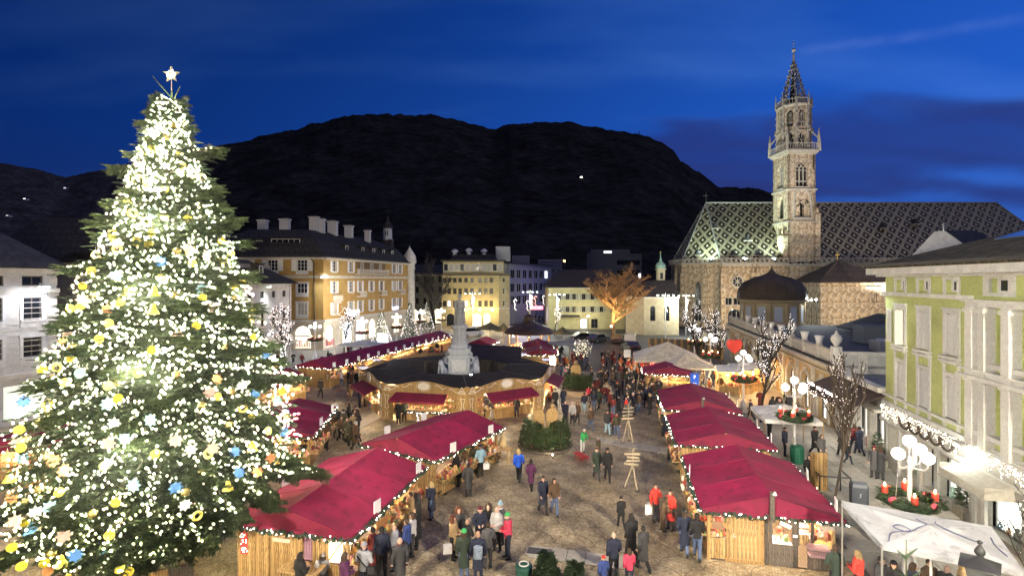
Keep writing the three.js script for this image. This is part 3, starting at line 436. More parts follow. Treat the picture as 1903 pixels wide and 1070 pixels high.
{
  const o = thing('hotel', 'ochre hotel with white shutters, dark mansard roof and a row of pale chimneys', 'hotel');
  const X0 = -47, XC = -29.5, Z0 = -79, ey = 14.6;
  const f1 = { x: X0, z: Z0, ry: 0, L: XC - X0, y0: 4.6, y1: ey, mat: ochre, wins: [] }, ux = (px) => (px - CX) / F * 79 - X0;
  const f2 = { x: XC, z: Z0, ry: 1.327, L: 29.9, y0: 4.6, y1: ey, mat: ochre, wins: [] };
  const u2 = (px) => { const k = (px - CX) / F; return (k * 79 + 29.5) / (0.241 - k * 0.970); };
  for (const px of [453, 506, 561]) { f1.wins.push({ u: ux(px), y: 12.4, w: 1.6, h: 1.75, c: 3, r: 3, sh: 1, sill: 1, sur: 1 }); f1.wins.push({ u: ux(px), y: 8.9, w: 1.6, h: 1.6, c: 3, r: 2, sill: 1, sur: 1 }); f1.wins.push({ u: ux(px), y: 5.5, w: 1.6, h: 1.95, c: 3, r: 2, cur: 1, sill: 1, sur: 1 }); }
  for (const px of [621, 652, 669, 690, 708.5, 732, 743]) {
    const u = u2(px), w = 1.05;
    if (px !== 669 && px !== 690 && px !== 708.5) f2.wins.push({ u, y: 12.3, w, h: 1.8, c: 2, r: 3, sh: 1, sill: 1 });
    f2.wins.push({ u, y: 8.9, w, h: 1.9, c: 2, r: 3, sh: 1, sill: 1, sur: px === 621 ? 0 : 0, cur: px === 732 });
    f2.wins.push({ u, y: 5.4, w, h: 1.95, c: 2, r: 3, sh: 1, sill: 1, cur: px === 621 });
    if ([669, 708.5, 743].includes(px)) { const b = put('balcony', [bx(0, 0, 0.35, 2.2, 0.16, 0.8), bx(0, 0.9, 0.7, 2.2, 0.1, 0.1), ...Array.from({ length: 9 }, (_, i) => bx(-1 + i * 0.25, 0.16, 0.7, 0.06, 0.75, 0.06))], lightst, o); const p = fpt(f2, u, 8.0); b.position.copy(p); b.rotation.y = f2.ry; }
  }
  facade(o, f1); facade(o, f2);
  // loggia under the eaves of the long side
  const lg0 = u2(660), lg1 = u2(716), lm = (lg0 + lg1) / 2; const lo = put('loggia', [bx(lm, 11.9, 0.3, lg1 - lg0, 0.2, 0.9), bx(lm, 12.75, 0.65, lg1 - lg0, 0.14, 0.16), ...Array.from({ length: 24 }, (_, i) => bx(lg0 + (lg1 - lg0) * (i + 0.5) / 24, 12.1, 0.65, 0.12, 0.65, 0.1)), ...[0, 0.5, 1].map((t) => bx(lerp(lg0, lg1, t), 11.9, 0.62, 0.25, 1.05, 0.25))], stucco, o); lo.position.set(f2.x, 0, f2.z); lo.rotation.y = f2.ry;
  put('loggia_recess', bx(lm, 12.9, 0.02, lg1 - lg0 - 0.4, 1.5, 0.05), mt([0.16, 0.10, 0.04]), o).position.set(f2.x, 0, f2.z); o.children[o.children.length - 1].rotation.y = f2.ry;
  for (const px of [672, 690, 706]) { const w = win(o, f2, { u: u2(px), y: 12.4, w: 1.0, h: 1.6, c: 2, r: 2, rec: -0.1 }); }
  // bands and ground floor with arched openings
  for (const f of [f1, f2]) { along(o, f, 0, f.L, 11.25, 0.45, 0.18, stucco, 'string_course'); along(o, f, 0, f.L, ey - 0.4, 0.5, 0.45, lightst, 'cornice'); along(o, f, 0, f.L, 4.35, 0.4, 0.22, lightst, 'base_course'); }
  const arch = (u, w = 3.0, h = 3.5, lit = litW) => ({ u, y: 0.25, w, h, arch: 1, c: 1, r: 2, lit, rec: 0.35, fm: lightst, f: 0.12 });
  const g1 = { ...f1, y0: 0, y1: 4.35, mat: stucco, wins: [arch(ux(561), 2.7, 3.55, glow([1, 0.9, 0.68], 1.5)), arch(ux(508), 2.7, 3.5)] }, g2 = { ...f2, y0: 0, y1: 4.35, mat: stucco, wins: [arch(u2(614), 2.5, 3.6, glow([1, 0.93, 0.75], 1.8)), arch(u2(647), 3.2, 3.8, glow([0.85, 0.92, 1], 1.6)), arch(u2(672), 3.6, 3.9, glow([0.8, 0.9, 1], 1.6)), arch(u2(693), 3, 3.6, litW), arch(u2(714), 3, 3.6, litW), arch(u2(738), 3, 3.4, litW)] };
  facade(o, g1); facade(o, g2);
  for (const [f, u] of [[f1, ux(561)], [f2, u2(614)]]) { const c = fpt(f, u, 0.4, -0.2); for (let i = 0; i < 9; i++) { const m = put('display_item', bx(0, 0, 0, 0.14, rr(0.4, 1.3), 0.1), mt([rr(0.2, 0.7), rr(0.1, 0.3), rr(0.1, 0.3)]), o); m.position.copy(fpt(f, u + (i - 4) * 0.26, 0.45, -0.22)); m.rotation.y = f.ry; } }
  put('lintel_bar', bx(ux(561), 2.2, 0.05, 2.6, 0.18, 0.3), lightst, o).position.set(X0, 0, Z0);
  // corner drain, oriel corner balcony
  put('drainpipe', path([V(-31.2, ey - 0.3, Z0 + 0.5), V(-30.9, 13.6, Z0 + 0.25), V(-30.85, 4, Z0 + 0.2)], 0.08), K.dark, o);
  put('corner_balcony', [cbx(0, 0, 0, 1.7, 0.9, 0.9), cbx(0, -0.4, -0.1, 1.3, 0.4, 0.7)], stucco, o).position.copy(fpt(f2, u2(624), 7.6, 0.35)); o.children[o.children.length - 1].rotation.y = f2.ry;
  put('shop_sign', cbx(0, 0, 0, 3.4, 0.95, 0.3), glow([0.62, 0.60, 0.95], 0.9), o).position.copy(fpt(f2, u2(652), 4.9, 0.4)); o.children[o.children.length - 1].rotation.y = f2.ry;
  put('shop_sign', cbx(0, 0, 0, 2.4, 0.7, 0.3), glow([0.55, 0.60, 1], 0.8), o).position.copy(fpt(f2, u2(731), 5.0, 0.4)); o.children[o.children.length - 1].rotation.y = f2.ry;
  // mansard roof
  const q = (u, y, n, f) => fpt(f, u, y, n), e0 = q(-0.5, ey, 0.7, f1), e1 = V(XC + 0.6, ey, Z0 + 0.75), e2 = q(30.5, ey, 0.7, f2);
  const m0 = V(X0 + 0.5, 17.6, Z0 - 2), m1 = V(XC - 2.2, 17.6, Z0 - 2.2), m2 = q(29.5, 17.6, -2.4, f2), t0 = V(X0 + 3, 19.5, Z0 - 6), t1 = V(XC - 5, 19.5, Z0 - 6.5), t2 = q(27, 19.5, -6.6, f2);
  put('roof', [sheet([e0, e1, m1, m0], 0.15), sheet([e1, e2, m2, m1], 0.15), sheet([m0, m1, t1, t0], 0.15), sheet([m1, m2, t2, t1], 0.15), fromQuads([[t0, t1, t2, V(-40, 19.3, -108)]]), fromQuads([[e0, m0, t0, V(X0 + 3, ey, -108)]])], K.slate, o);
  put('gutter', [bar(e0, e1, 0.18, 0.16), bar(e1, e2, 0.18, 0.16)], K.iron, o);
  const chm = mt([0.62, 0.61, 0.58], { t: X.fine, m: 1 });
  const chim = (px, y0, y1, w, d) => { const s = d / F; const c = put('chimney', [bx(0, 0, 0, w, (y1 - y0) * s, 1.0), bx(0, (y1 - y0) * s, 0, w + 0.3, 0.2, 1.3)], chm, o); c.position.copy(P(px, y1, d)); put('cap', bx(0, (y1 - y0) * s + 0.2, 0, w * 0.7, 0.25, 0.8), K.slate, c); };
  [[488, 411, 424, 1.4, 86], [529, 409, 424, 1.5, 86], [584, 405, 427, 1.5, 88], [598, 409, 429, 0.8, 88.5], [618, 413, 434, 1.6, 92], [648, 421, 438, 1.4, 95], [683, 430, 447, 1.0, 101]].forEach(([px, a, b, w, d]) => chim(px, a, b + 4, w, d));
  for (const [px, y, w, n, d] of [[455, 449, 1.0, 2, 80.6], [481, 449, 1.0, 2, 80.6], [530, 446, 4.6, 5, 80.6]]) { const b = put('dormer', [bx(0, -0.3, -1.2, w + 0.5, 1.9, 2.2), bx(0, 1.5, -0.9, w + 0.8, 0.14, 3)], K.slate, o); b.position.copy(P(px, y + 14, d)); const k = put('window', winGeo(w, 1.35, { c: n, r: 1, f: 0.1 }), K.white, b); k.position.set(0, 0.05, 0.0); put('pane', new THREE.PlaneGeometry(w - 0.1, 1.25).translate(0, 0.7, -0.06), K.glass, b); }
  for (const px of [654, 683, 703, 721, 737]) { const b = put('dormer', [bx(0, -0.3, -1.0, 1.3, 1.8, 2), bx(0, 1.45, -0.8, 1.6, 0.14, 2.6)], K.slate, o); b.position.copy(fpt(f2, u2(px), 15.6, -1.0)); b.rotation.y = f2.ry; put('window', winGeo(0.9, 1.3, { c: 1, r: 1, f: 0.12 }), K.white, b).position.z = 0.03; put('pane', new THREE.PlaneGeometry(0.8, 1.2).translate(0, 0.65, -0.02), curtain, b); }
  // corner turret far right
  const tb = P(761, 560, 109); put('turret', [cy(tb.x, 0, tb.z, 1.1, 1.1, 14.5, 10), cy(tb.x, 14.5, tb.z, 1.4, 1.4, 0.4, 10), lathe([[1.5, 0], [1.3, 1.2], [0.7, 2.2], [0.15, 3.0], [0, 3.6]], 12, tb.x, 14.9, tb.z)], lightst, o);
  // flood on the corner
  const fl = thing('floodlight', 'bright white floodlight at the corner of the ochre hotel', 'floodlight', P(601, 512, 77.9)); put('housing', cbx(0, -0.2, 0, 0.9, 0.35, 0.4), K.steel, fl); put('lens', bx(0.1, -0.32, 0, 0.8, 0.12, 0.36), glow([0.85, 0.93, 1], 30), fl); put('bracket', rod(V(0, 0, 0), V(0, 0, -1.1), 0.05), K.iron, fl);
  spotLight(null, fl.position.x + 0.8, fl.position.y + 0.2, fl.position.z + 0.8, fpt(f2, u2(622), 8, 0).x, 8, fpt(f2, u2(622), 8, 0).z, 60, [0.82, 0.92, 1], 60, 8);
  // turret with white lantern behind
  const tw = thing('clock_turret', 'small white lantern turret with dark onion cap behind the hotel roof', 'turret', P(720, 470, 125).setY(0)); const yb = 11 + (520 - 462) / F * 125;
  put('shaft', [cbx(0, 0, 0, 3.4, yb, 3.4), cbx(0, yb, 0, 2.6, 2.2, 2.6)], K.brownroof, tw); put('lantern', [cy(0, yb + 2.2, 0, 1.15, 1.1, 2.8, 8), cy(0, yb + 2.0, 0, 1.4, 1.4, 0.25, 8)], chm, tw); put('cap', lathe([[1.4, 0], [1.25, 0.7], [0.6, 1.5], [0.35, 2.4], [0.1, 3.2], [0, 5]], 10, 0, yb + 5, 0), K.slate, tw); put('opening', bx(0, yb + 3.2, 1.02, 0.7, 1.1, 0.1), K.dark, tw);
}
// ================= simpler blocks further off: windows in rows, each a part
function block(name, label, cat, f1, f2, roofM, rise, opt = {}) {
  const o = thing(name, label, cat); for (const f of [f1, f2]) if (f) { facade(o, f); along(o, f, 0, f.L, f.y1 - 0.3, 0.4, 0.3, opt.corn ?? lightst, 'cornice'); }
  return o;
}
const grid = (L, u0, n, y, w, h, o = {}) => Array.from({ length: n }, (_, i) => ({ u: u0 + i * (L - 2 * u0) / Math.max(1, n - 1), y, w, h, c: 2, r: 2, ...o }));
{ // the small white house in front of the hotel
  const f = { x: -30.9, z: -55, ry: Math.PI / 2 + 0.015, L: 15.5, y0: 0, y1: 10.6, mat: mt([0.62, 0.59, 0.55], { t: X.mott, m: 4 }), wins: [] };
  const g = { x: -45, z: -70.6, ry: 0, L: 14, y0: 0, y1: 10.6, mat: f.mat, wins: [] };
  for (let i = 0; i < 5; i++) { f.wins.push({ u: 1.6 + i * 3.1, y: 5.2, w: 0.95, h: 2.0, c: 2, r: 2, sill: 1, sur: 1, fm: K.oldwood, sm: K.cream }, { u: 1.6 + i * 3.1, y: 8.7, w: 1.1, h: 0.85, c: 2, r: 1, fm: K.oldwood }); f.wins.push({ u: 1.6 + i * 3.1, y: 0.3, w: 2.4, h: 2.4, c: 2, r: 1, lit: litC, rec: 0.2 }); }
  const o = block('white_house', 'pale three storey house with dark hipped roof left of the ochre hotel', 'house', f);
  put('roof', [sheet([V(-30.2, 10.6, -54), V(-30.2, 10.6, -71.4), V(-34.5, 13.6, -66), V(-34.5, 13.6, -54)], 0.12), sheet([V(-30.2, 10.6, -71.4), V(-45, 10.6, -71.4), V(-42, 13.6, -66), V(-34.5, 13.6, -66)], 0.12), fromQuads([[V(-34.5, 13.6, -54), V(-34.5, 13.6, -66), V(-48, 14, -66), V(-48, 14, -54)]])], K.slate, o);
  const d = put('dormer', [bx(0, 0, 0, 1.5, 2.1, 1.6), bx(0, 2.1, 0, 1.8, 0.15, 1.9)], K.slate, o); d.position.set(-32.8, 10.9, -64.5); const dw = put('window', winGeo(1.0, 1.5, { c: 1, r: 1 }), K.white, d); at(dw, 0.8, 0.4, 0, Math.PI / 2);
  along(o, f, 0, f.L, 9.75, 0.25, 0.15, K.cream, 'string_course'); along(o, f, 0, f.L, 3.15, 0.35, 0.25, K.cream, 'string_course');
  put('end_wall', bx(-38, 0, -70.8, 14, 10.6, 0.3), f.mat, o);
  put('lettering', Array.from({ length: 9 }, (_, i) => bx(3.6 + i * 0.62, 3.9, 0.05, 0.1 + 0.22 * hash(i), 0.5, 0.05)), K.iron, o).position.set(f.x, 0, f.z); o.children[o.children.length - 1].rotation.y = f.ry;
  const fl = thing('floodlight', 'cool floodlight under the eaves of the pale house left of the hotel', 'floodlight', V(-30.3, 10.15, -63)); put('housing', cbx(0, 0, 0, 0.4, 0.3, 0.7), K.steel, fl); put('lens', bx(0, -0.06, 0, 0.3, 0.05, 0.6), glow([0.85, 1, 0.95], 12), fl);
  spotLight(null, -30.2, 10.0, -63, -30.9, 3, -64.5, 50, [0.88, 0.98, 1], 26, 8);
  const fa = { x: -30.6, z: -55, ry: f.ry }; const aw = thing('awning', 'long lit canopy over the shop fronts left of the hotel', 'awning'); const aq = put('cover', [sheet([V(0, 3.0, 0), V(15, 3.0, 0), V(15, 2.6, 1.5), V(0, 2.6, 1.5)], 0.06)], K.cream, aw); aq.position.set(fa.x, 0, fa.z); aq.rotation.y = fa.ry;
}
{ // the white house at the left edge, seen at an angle
  const ang = 65 * Math.PI / 180, c = V(-36.7, 0, -40.7), dir = V(Math.cos(ang), 0, -Math.sin(ang)), L = 16, st = c.clone().addScaledVector(dir, -L);
  const f = { x: st.x, z: st.z, ry: ang, L, y0: 3.6, y1: 12.0, mat: mt([0.60, 0.58, 0.55], { t: X.fine, m: 2.2 }), wins: [] }, gF = { ...f, y0: 0, y1: 3.6, wins: [] };
  for (let i = 0; i < 7; i++) { const u = L - 1.5 - i * 2.35; f.wins.push({ u, y: 7.9, w: 1.15, h: 1.75, c: 2, r: 2, sur: 1, sill: 1, fm: K.oldwood }, { u, y: 5.0, w: 1.15, h: 1.55, c: 2, r: 2, sur: 1, sill: 1, fm: K.oldwood }, { u, y: 10.55, w: 1.3, h: 0.75, c: 2, r: 1, fm: K.oldwood }); if (i % 2 === 0) gF.wins.push({ u: u - 0.4, y: 0.4, w: 2.6, h: 2.6, c: 1, r: 1, lit: i === 2 ? glow([0.95, 0.97, 1], 0.6) : glow([0.9, 1, 0.8], 0.55), rec: 0.25 }); }
  const o = thing('corner_house', 'large white house with dark tiled roof at the left edge behind the Christmas tree', 'house'); facade(o, f); facade(o, gF);
  along(o, f, 0, L + 0.2, 11.5, 0.5, 0.5, lightst, 'cornice'); along(o, f, 0, L + 0.1, 10.0, 0.3, 0.3, lightst, 'string_course'); along(o, f, 0, L + 0.1, 3.5, 0.35, 0.3, lightst, 'string_course');
  for (let y = 4.2; y < 9.9; y += 0.42) along(o, f, 0, L, y, 0.03, 0.035, lightst, 'rustication');
  const side = put('side_wall', bx(0, 0, 0, 0.3, 12, 14), f.mat, o); side.position.copy(fpt(f, L - 0.2, 0, -7)); side.rotation.y = f.ry;
  put('quoin', Array.from({ length: 10 }, (_, i) => bx(L - 0.25, 4 + i * 0.82, 0.05, i % 2 ? 0.7 : 0.5, 0.6, 0.14)), lightst, o).position.set(f.x, 0, f.z); o.children[o.children.length - 1].rotation.y = f.ry;
  const e = (u, y, n) => fpt(f, u, y, n);
  put('roof', [sheet([e(-4, 12, 0.7), e(L + 0.7, 12, 0.7), e(L - 5, 17.4, -7), e(-4, 17.4, -7)], 0.15), sheet([e(L + 0.7, 12, 0.7), e(L + 0.7, 12, -15), e(L - 5, 17.4, -7)], 0.15)], mt([0.075, 0.075, 0.08], { t: X.rtile, m: 2.2, b: 0.03, roughness: 0.7 }), o);
  const h = thing('roofed_house', 'dark roofed house with a single dormer behind the white corner house', 'house');
  put('wall', bx(-44, 0, -62, 22, 13, 14), mt([0.3, 0.27, 0.22], { t: X.mott, m: 3 }), h); put('roof', [sheet([V(-58, 13, -54), V(-31, 13, -54), V(-34, 18.6, -62), V(-58, 18.6, -62)], 0.2)], K.slate, h);
  const d = put('dormer', [bx(0, 0, 0, 1.9, 2.3, 2)], K.slate, h); d.position.set(-43.2, 13.5, -54.6); put('window', winGeo(1.5, 2.0, { c: 1, r: 1, f: 0.13 }), K.white, d).position.set(0, 0.15, 1.08); put('pane', new THREE.PlaneGeometry(1.3, 1.8).translate(0, 1.15, 1.02), curtain, d);
  put('chimney', bx(-39.5, 16, -60, 2.2, 3.2, 1.6), mt([0.34, 0.34, 0.36]), h);
  const fl = thing('floodlight', 'blue white floodlight on the white corner house behind the tree', 'floodlight', e(L - 1.1, 10.6, 0.8)); put('housing', cbx(0, -0.15, 0, 0.5, 0.3, 0.4), K.steel, fl); put('lens', bx(0, -0.2, 0, 0.5, 0.06, 0.4), glow([0.75, 0.85, 1], 40), fl); const tp = e(L - 3, 6, 0); spotLight(null, fl.position.x + 0.6, fl.position.y - 0.35, fl.position.z + 0.3, tp.x, tp.y, tp.z, 75, [0.86, 0.90, 1], 30, 8);
  areaLight(null, ...e(L - 5, 2.6, 1.2).toArray(), ...e(L - 5, 0, 4).toArray(), 8, 1.2, [1, 0.95, 0.82], 0.9);
}
{ // the far side of the square: warm lit block, pale block left of it, violet block on the street, low yellow house
  const yel = mt([0.46, 0.38, 0.19], { t: X.mott, m: 4 }), S = 118 / F, xA = (px, d) => (px - CX) / F * d;
  const d1 = 118, f1 = { x: xA(821, d1), z: -d1, ry: 0, L: xA(927, d1) - xA(821, d1), y0: 0, y1: 12.5, mat: yel, wins: [] };
  const f2 = { x: f1.x + f1.L, z: -d1, ry: 0.75, L: 3.4, y0: 0, y1: 12.5, mat: yel, wins: [{ u: 1.7, y: 10.4, w: 0.7, h: 1.1, c: 1, r: 2 }, { u: 1.7, y: 7.7, w: 0.7, h: 1.3, c: 1, r: 2 }, { u: 1.7, y: 4.8, w: 0.7, h: 1.3, c: 1, r: 2 }] };
  const ux = (px) => xA(px, d1) - f1.x;
  for (const px of [826, 834.5, 845, 855, 866, 877, 892, 903, 913]) { f1.wins.push({ u: ux(px), y: 10.4, w: 0.85, h: 1.1, c: 2, r: 2, fm: K.oldwood }); f1.wins.push({ u: ux(px), y: 7.7, w: 0.85, h: 1.35, c: 2, r: 2, fm: K.oldwood }); f1.wins.push({ u: ux(px), y: 4.75, w: 0.85, h: 1.4, c: 2, r: 2, lit: px === 834.5 || px === 866 ? litC : null, fm: K.oldwood }); }
  for (const [px, w] of [[837, 2], [886, 2.2], [905, 1.6]]) f1.wins.push({ u: ux(px), y: 0.2, w, h: 3, arch: 1, c: 1, r: 1, lit: px === 837 ? null : glow([1, 0.85, 0.55], 2) });
  const o = thing('arcade_house', 'yellow lit block with a glazed attic storey at the far end of the square', 'building'); facade(o, f1); facade(o, f2);
  for (const f of [f1, f2]) { along(o, f, 0, f.L, 12.0, 0.25, 0.4, K.oldwood, 'cornice'); along(o, f, 0, f.L, 4.2, 0.2, 0.12, K.cream, 'string_course'); }
  put('attic', bx(f1.x + 7.3, 12.5, -d1 - 3.5, 14.2, 2.8, 6), yel, o); put('attic_roof', [bx(f1.x + 7.3, 15.3, -d1 - 3.4, 15.2, 0.35, 7.4), sheet([V(f1.x + 1.6, 15.65, -d1 - 0.6), V(f1.x + 13, 15.65, -d1 - 0.6), V(f1.x + 12, 17.2, -d1 - 4), V(f1.x + 3, 17.2, -d1 - 4)], 0.2), bx(f1.x + 7, 15.65, -d1 - 5, 9, 1.4, 4)], K.slate, o);
  for (let i = 0; i < 11; i++) { const w = put('window', winGeo(1.05, 1.7, { c: 1, r: 1, f: 0.08 }), K.white, o); w.position.set(f1.x + 0.9 + i * 1.27, 13.05, -d1 - 0.42); put('pane', new THREE.PlaneGeometry(0.95, 1.7).translate(0, 0.9, 0.02), i % 3 ? curtain : K.glass, w).position.z = -0.04; }
  for (const [u, h] of [[2.6, 1.4], [6, 1.8], [9.6, 1.6]]) put('roof_vent', [cy(f1.x + u, 16.8, -d1 - 3.6, 0.5, 0.5, h * 0.6, 8), lathe([[0.9, 0], [0.7, 0.5], [0, 0.8]], 8, f1.x + u, 16.8 + h * 0.6, -d1 - 3.6)], K.white, o);
  put('penthouse', bx(f1.x + 14.2, 15.6, -d1 - 8, 3.6, 3.6, 4), mt([0.42, 0.42, 0.42]), o);
  for (const [x, I] of [[-11, 70], [-7.5, 60], [-4.6, 60]]) { pointLight(null, x, 4.1, -d1 + 1.2, [1, 0.72, 0.34], I * 0.3, 12); const s = thing('wall_lamp', ['left', 'middle', 'right'][[-11, -7.5, -4.6].indexOf(x)] + ' small warm lamp above the doors of the yellow lit block', 'lamp', V(x, 4.1, -d1 + 1.2)); put('lantern', ico(0, 0, 0, 0.2, 1), glow([1, 0.75, 0.4], 18), s); put('arm', rod(V(0, 0.1, 0), V(0, 0.3, -1.2), 0.04), K.iron, s); }
  spotLight(null, -10, 5, -108, -10, 9, -118, 55, [1, 0.9, 0.62], 20, 10); spotLight(null, -14, 5, -110, -13, 9, -118, 55, [1, 0.88, 0.6], 14, 10);
  // pale block behind the bare tree
  const d2 = 126, f3 = { x: xA(752, d2), z: -d2, ry: 0, L: xA(824, d2) - xA(752, d2), y0: 0, y1: 12.6, mat: mt([0.32, 0.30, 0.22], { t: X.mott, m: 4 }), wins: [] };
  for (let i = 0; i < 5; i++) for (const y of [5, 7.8, 10.4]) f3.wins.push({ u: 1.2 + i * 1.9, y, w: 0.8, h: 1.5, c: 2, r: 2, fm: K.oldwood });
  for (const u of [2.2, 5.2, 8.2]) f3.wins.push({ u, y: 0.2, w: 2.2, h: 3.6, arch: 1, c: 1, r: 1, lit: glow([1, 0.8, 0.52], 1.6) });
  const p = block('pale_block', 'pale greenish block behind the bare tree right of the ochre hotel', 'building', f3); put('roof', sheet([V(f3.x - 1, 12.6, -d2 + 0.5), V(f3.x + 10.6, 12.6, -d2 + 0.5), V(f3.x + 10.6, 15, -d2 - 7), V(f3.x - 1, 15, -d2 - 7)], 0.2), K.slate, p);
  const bl = put('bay', [bx(xA(760, 112), 4, -112, 1.9, 9.4, 1.6), bx(xA(760, 112), 13.4, -112, 2.4, 0.3, 2.1)], lightst, p);
  // violet lit modern block on the street
  const vio = mt([0.30, 0.30, 0.34], { t: X.fine, m: 3 }), f4 = { x: xA(945, 124), z: -124, ry: 1.08, L: 26, y0: 0, y1: 15.2, mat: vio, wins: [] };
  for (let i = 0; i < 7; i++) for (const y of [4.8, 8, 11.4]) f4.wins.push({ u: 2.2 + i * 3.4, y, w: 2.3, h: 2.2, c: 2, r: 1, fm: K.steel, lit: hash(i, y) > 0.86 ? litC : null });
  const v = block('modern_block', 'grey modern office block tinted violet on the shopping street', 'building', f4, null, null, 0, { corn: vio }); put('roof_slab', sheet([fpt(f4, -0.5, 15.3, 0.6), fpt(f4, 26, 15.3, 0.6), fpt(f4, 26, 15.3, -9), fpt(f4, -0.5, 15.3, -9)], 0.3), K.iron, v); put('roof_room', bx(2.5, 15.3, -146, 5, 2.6, 6), vio, v); put('front_wall', bx(xA(945, 124) - 2, 0, -124.4, 4.6, 15.2, 0.4), vio, v);
  areaLight(null, 9.2, 9, -128, 3.5, 9, -136, 3, 8, [0.42, 0.36, 1], 1.1);
  const f5 = { x: xA(1000, 190), z: -190, ry: 0, L: 9, y0: 0, y1: 18.5, mat: vio, wins: grid(9, 1.2, 4, 13.5, 1.4, 1.6).concat(grid(9, 1.2, 4, 9.5, 1.4, 1.6)) };
  block('street_end_block', 'small grey block closing the shopping street in the distance', 'building', f5);
  // low yellow house with brown roof
  const d6 = 113, ye2 = mt([0.50, 0.45, 0.23], { t: X.mott, m: 4 }), f6 = { x: xA(1020, d6), z: -d6, ry: 0, L: xA(1160, d6) - xA(1020, d6), y0: 0, y1: 9.4, mat: ye2, wins: [] };
  for (const px of [1039, 1055, 1067, 1085, 1101, 1118, 1140]) { f6.wins.push({ u: xA(px, d6) - f6.x, y: 6.6, w: 0.85, h: 1.3, c: 2, r: 1, sh: 1, fm: K.oldwood, shm: mt([0.22, 0.22, 0.20]) }, { u: xA(px, d6) - f6.x, y: 3.8, w: 0.85, h: 1.25, c: 2, r: 1, sh: 1, fm: K.oldwood, shm: mt([0.22, 0.22, 0.20]) }); }
  for (const px of [1085, 1105]) f6.wins.push({ u: xA(px, d6) - f6.x, y: 0.2, w: 1.5, h: 2.1, c: 2, r: 2, lit: px === 1085 ? litC : null, fm: K.oldwood });
  const q = block('yellow_house', 'low pale yellow house with brown roof behind the floodlit bare tree', 'house', f6); put('roof', [sheet([V(f6.x - 0.6, 9.4, -d6 + 0.7), V(f6.x + f6.L + 0.6, 9.4, -d6 + 0.7), V(f6.x + f6.L - 2, 13.4, -d6 - 7), V(f6.x + 3, 13.4, -d6 - 7)], 0.2), sheet([V(f6.x - 0.6, 9.4, -d6 - 14), V(f6.x - 0.6, 9.4, -d6 + 0.7), V(f6.x + 3, 13.4, -d6 - 7)], 0.2)], K.brownroof, q);
  put('end_wall', bx(f6.x + 0.2, 0, -d6 - 7, 0.4, 9.4, 13.4), ye2, q); put('awning', sheet([V(f6.x + 2.3, 2.9, -d6 + 1.7), V(f6.x + 6.8, 2.9, -d6 + 1.7), V(f6.x + 6.8, 3.2, -d6 + 0.1), V(f6.x + 2.3, 3.2, -d6 + 0.1)], 0.06), K.oldwood, q);
  put('low_wing', bx(f6.x + f6.L + 2.5, 0, -d6 + 0.5, 5, 6, 1), mt([0.2, 0.17, 0.11]), q);
  pointLight(null, f6.x + 8.2, 3.2, -d6 + 4, [1, 0.9, 0.65], 16, 10); const s6 = thing('stall_lamp', 'white lamp over the kiosk in front of the pale yellow house', 'lamp', V(f6.x + 8.2, 3.2, -d6 + 4)); put('lamp_head', cbx(0, -0.1, 0, 0.4, 0.2, 0.4), glow([1, 0.95, 0.85], 15), s6); put('pole', rod(V(0, -3.2, 0), V(0, -0.1, 0), 0.05), K.iron, s6);
  // flat roofed modern building on the slope
  const d7 = 190, mz = mt([0.12, 0.125, 0.14], { t: X.fine, m: 3 }), f7 = { x: xA(1091, d7), z: -d7, ry: 0, L: xA(1193, d7) - xA(1091, d7), y0: 0, y1: 11 + (520 - 472) / F * d7, mat: mz, wins: [] };
  for (const y of [12.8, 16.6]) f7.wins.push({ u: 15.6, y, w: 8.6, h: 1.8, c: 6, r: 1, fm: K.iron }); const hb = block('hospital_block', 'flat roofed modern building at the foot of the dark mountain', 'building', f7, null, null, 0, { corn: mz }); put('upper_storey', bx(f7.x + 9, f7.y1, -d7 - 5, 15, 1.8, 8), mz, hb); put('lit_window', bx(f7.x + 8, f7.y1 + 0.4, -d7 - 0.95, 3, 0.8, 0.1), litC, hb); put('lit_window', bx(f7.x + 19.8, 11.8, -d7 + 0.1, 0.8, 1.6, 0.1), litC, hb);
  const lampH = thing('hillside_lamp', 'orange lamp above the street at the foot of the mountain', 'lamp', P(1049, 485, 200)); put('lamp_head', ico(0, 0, 0, 0.45, 1), glow([1, 0.55, 0.15], 9), lampH); put('pole', rod(V(0, -18, 0), V(0, -0.3, 0), 0.15), K.iron, lampH);
  // chapel with brown roof and onion turret
  const d8 = 101, sc8 = d8 / F, xl = xA(1186, d8), xr = xA(1262, d8), chm = mt([0.50, 0.42, 0.28], { t: X.mott, m: 3 }), f8 = { x: xl + 1.2, z: -d8, ry: 0, L: xr - xl - 1.2, y0: 0, y1: 7.6, mat: chm, wins: [] };
  for (const px of [1213.5, 1240]) f8.wins.push({ u: xA(px, d8) - f8.x, y: 2.8, w: 1.05, h: 3.0, arch: 1, c: 1, r: 2, fm: K.iron, rec: 0.25 });
  const ch = block('chapel', 'small pale chapel with domed brown roof left of the cathedral', 'chapel', f8, { x: xl - 1.4, z: -d8 - 4.5, ry: -1.05, L: 5.2, y0: 0, y1: 7.6, mat: chm, wins: [] });
  put('roof', [fromQuads([[V(xl + 0.8, 7.6, -d8 + 0.5), V(xr + 0.3, 7.6, -d8 + 0.5), V(xr, 11, -d8 - 4), V(xl + 2.6, 10.9, -d8 - 4)], [V(xl - 1.9, 7.6, -d8 - 4.6), V(xl + 0.8, 7.6, -d8 + 0.5), V(xl + 2.6, 10.9, -d8 - 4)]])], K.brownroof, ch);
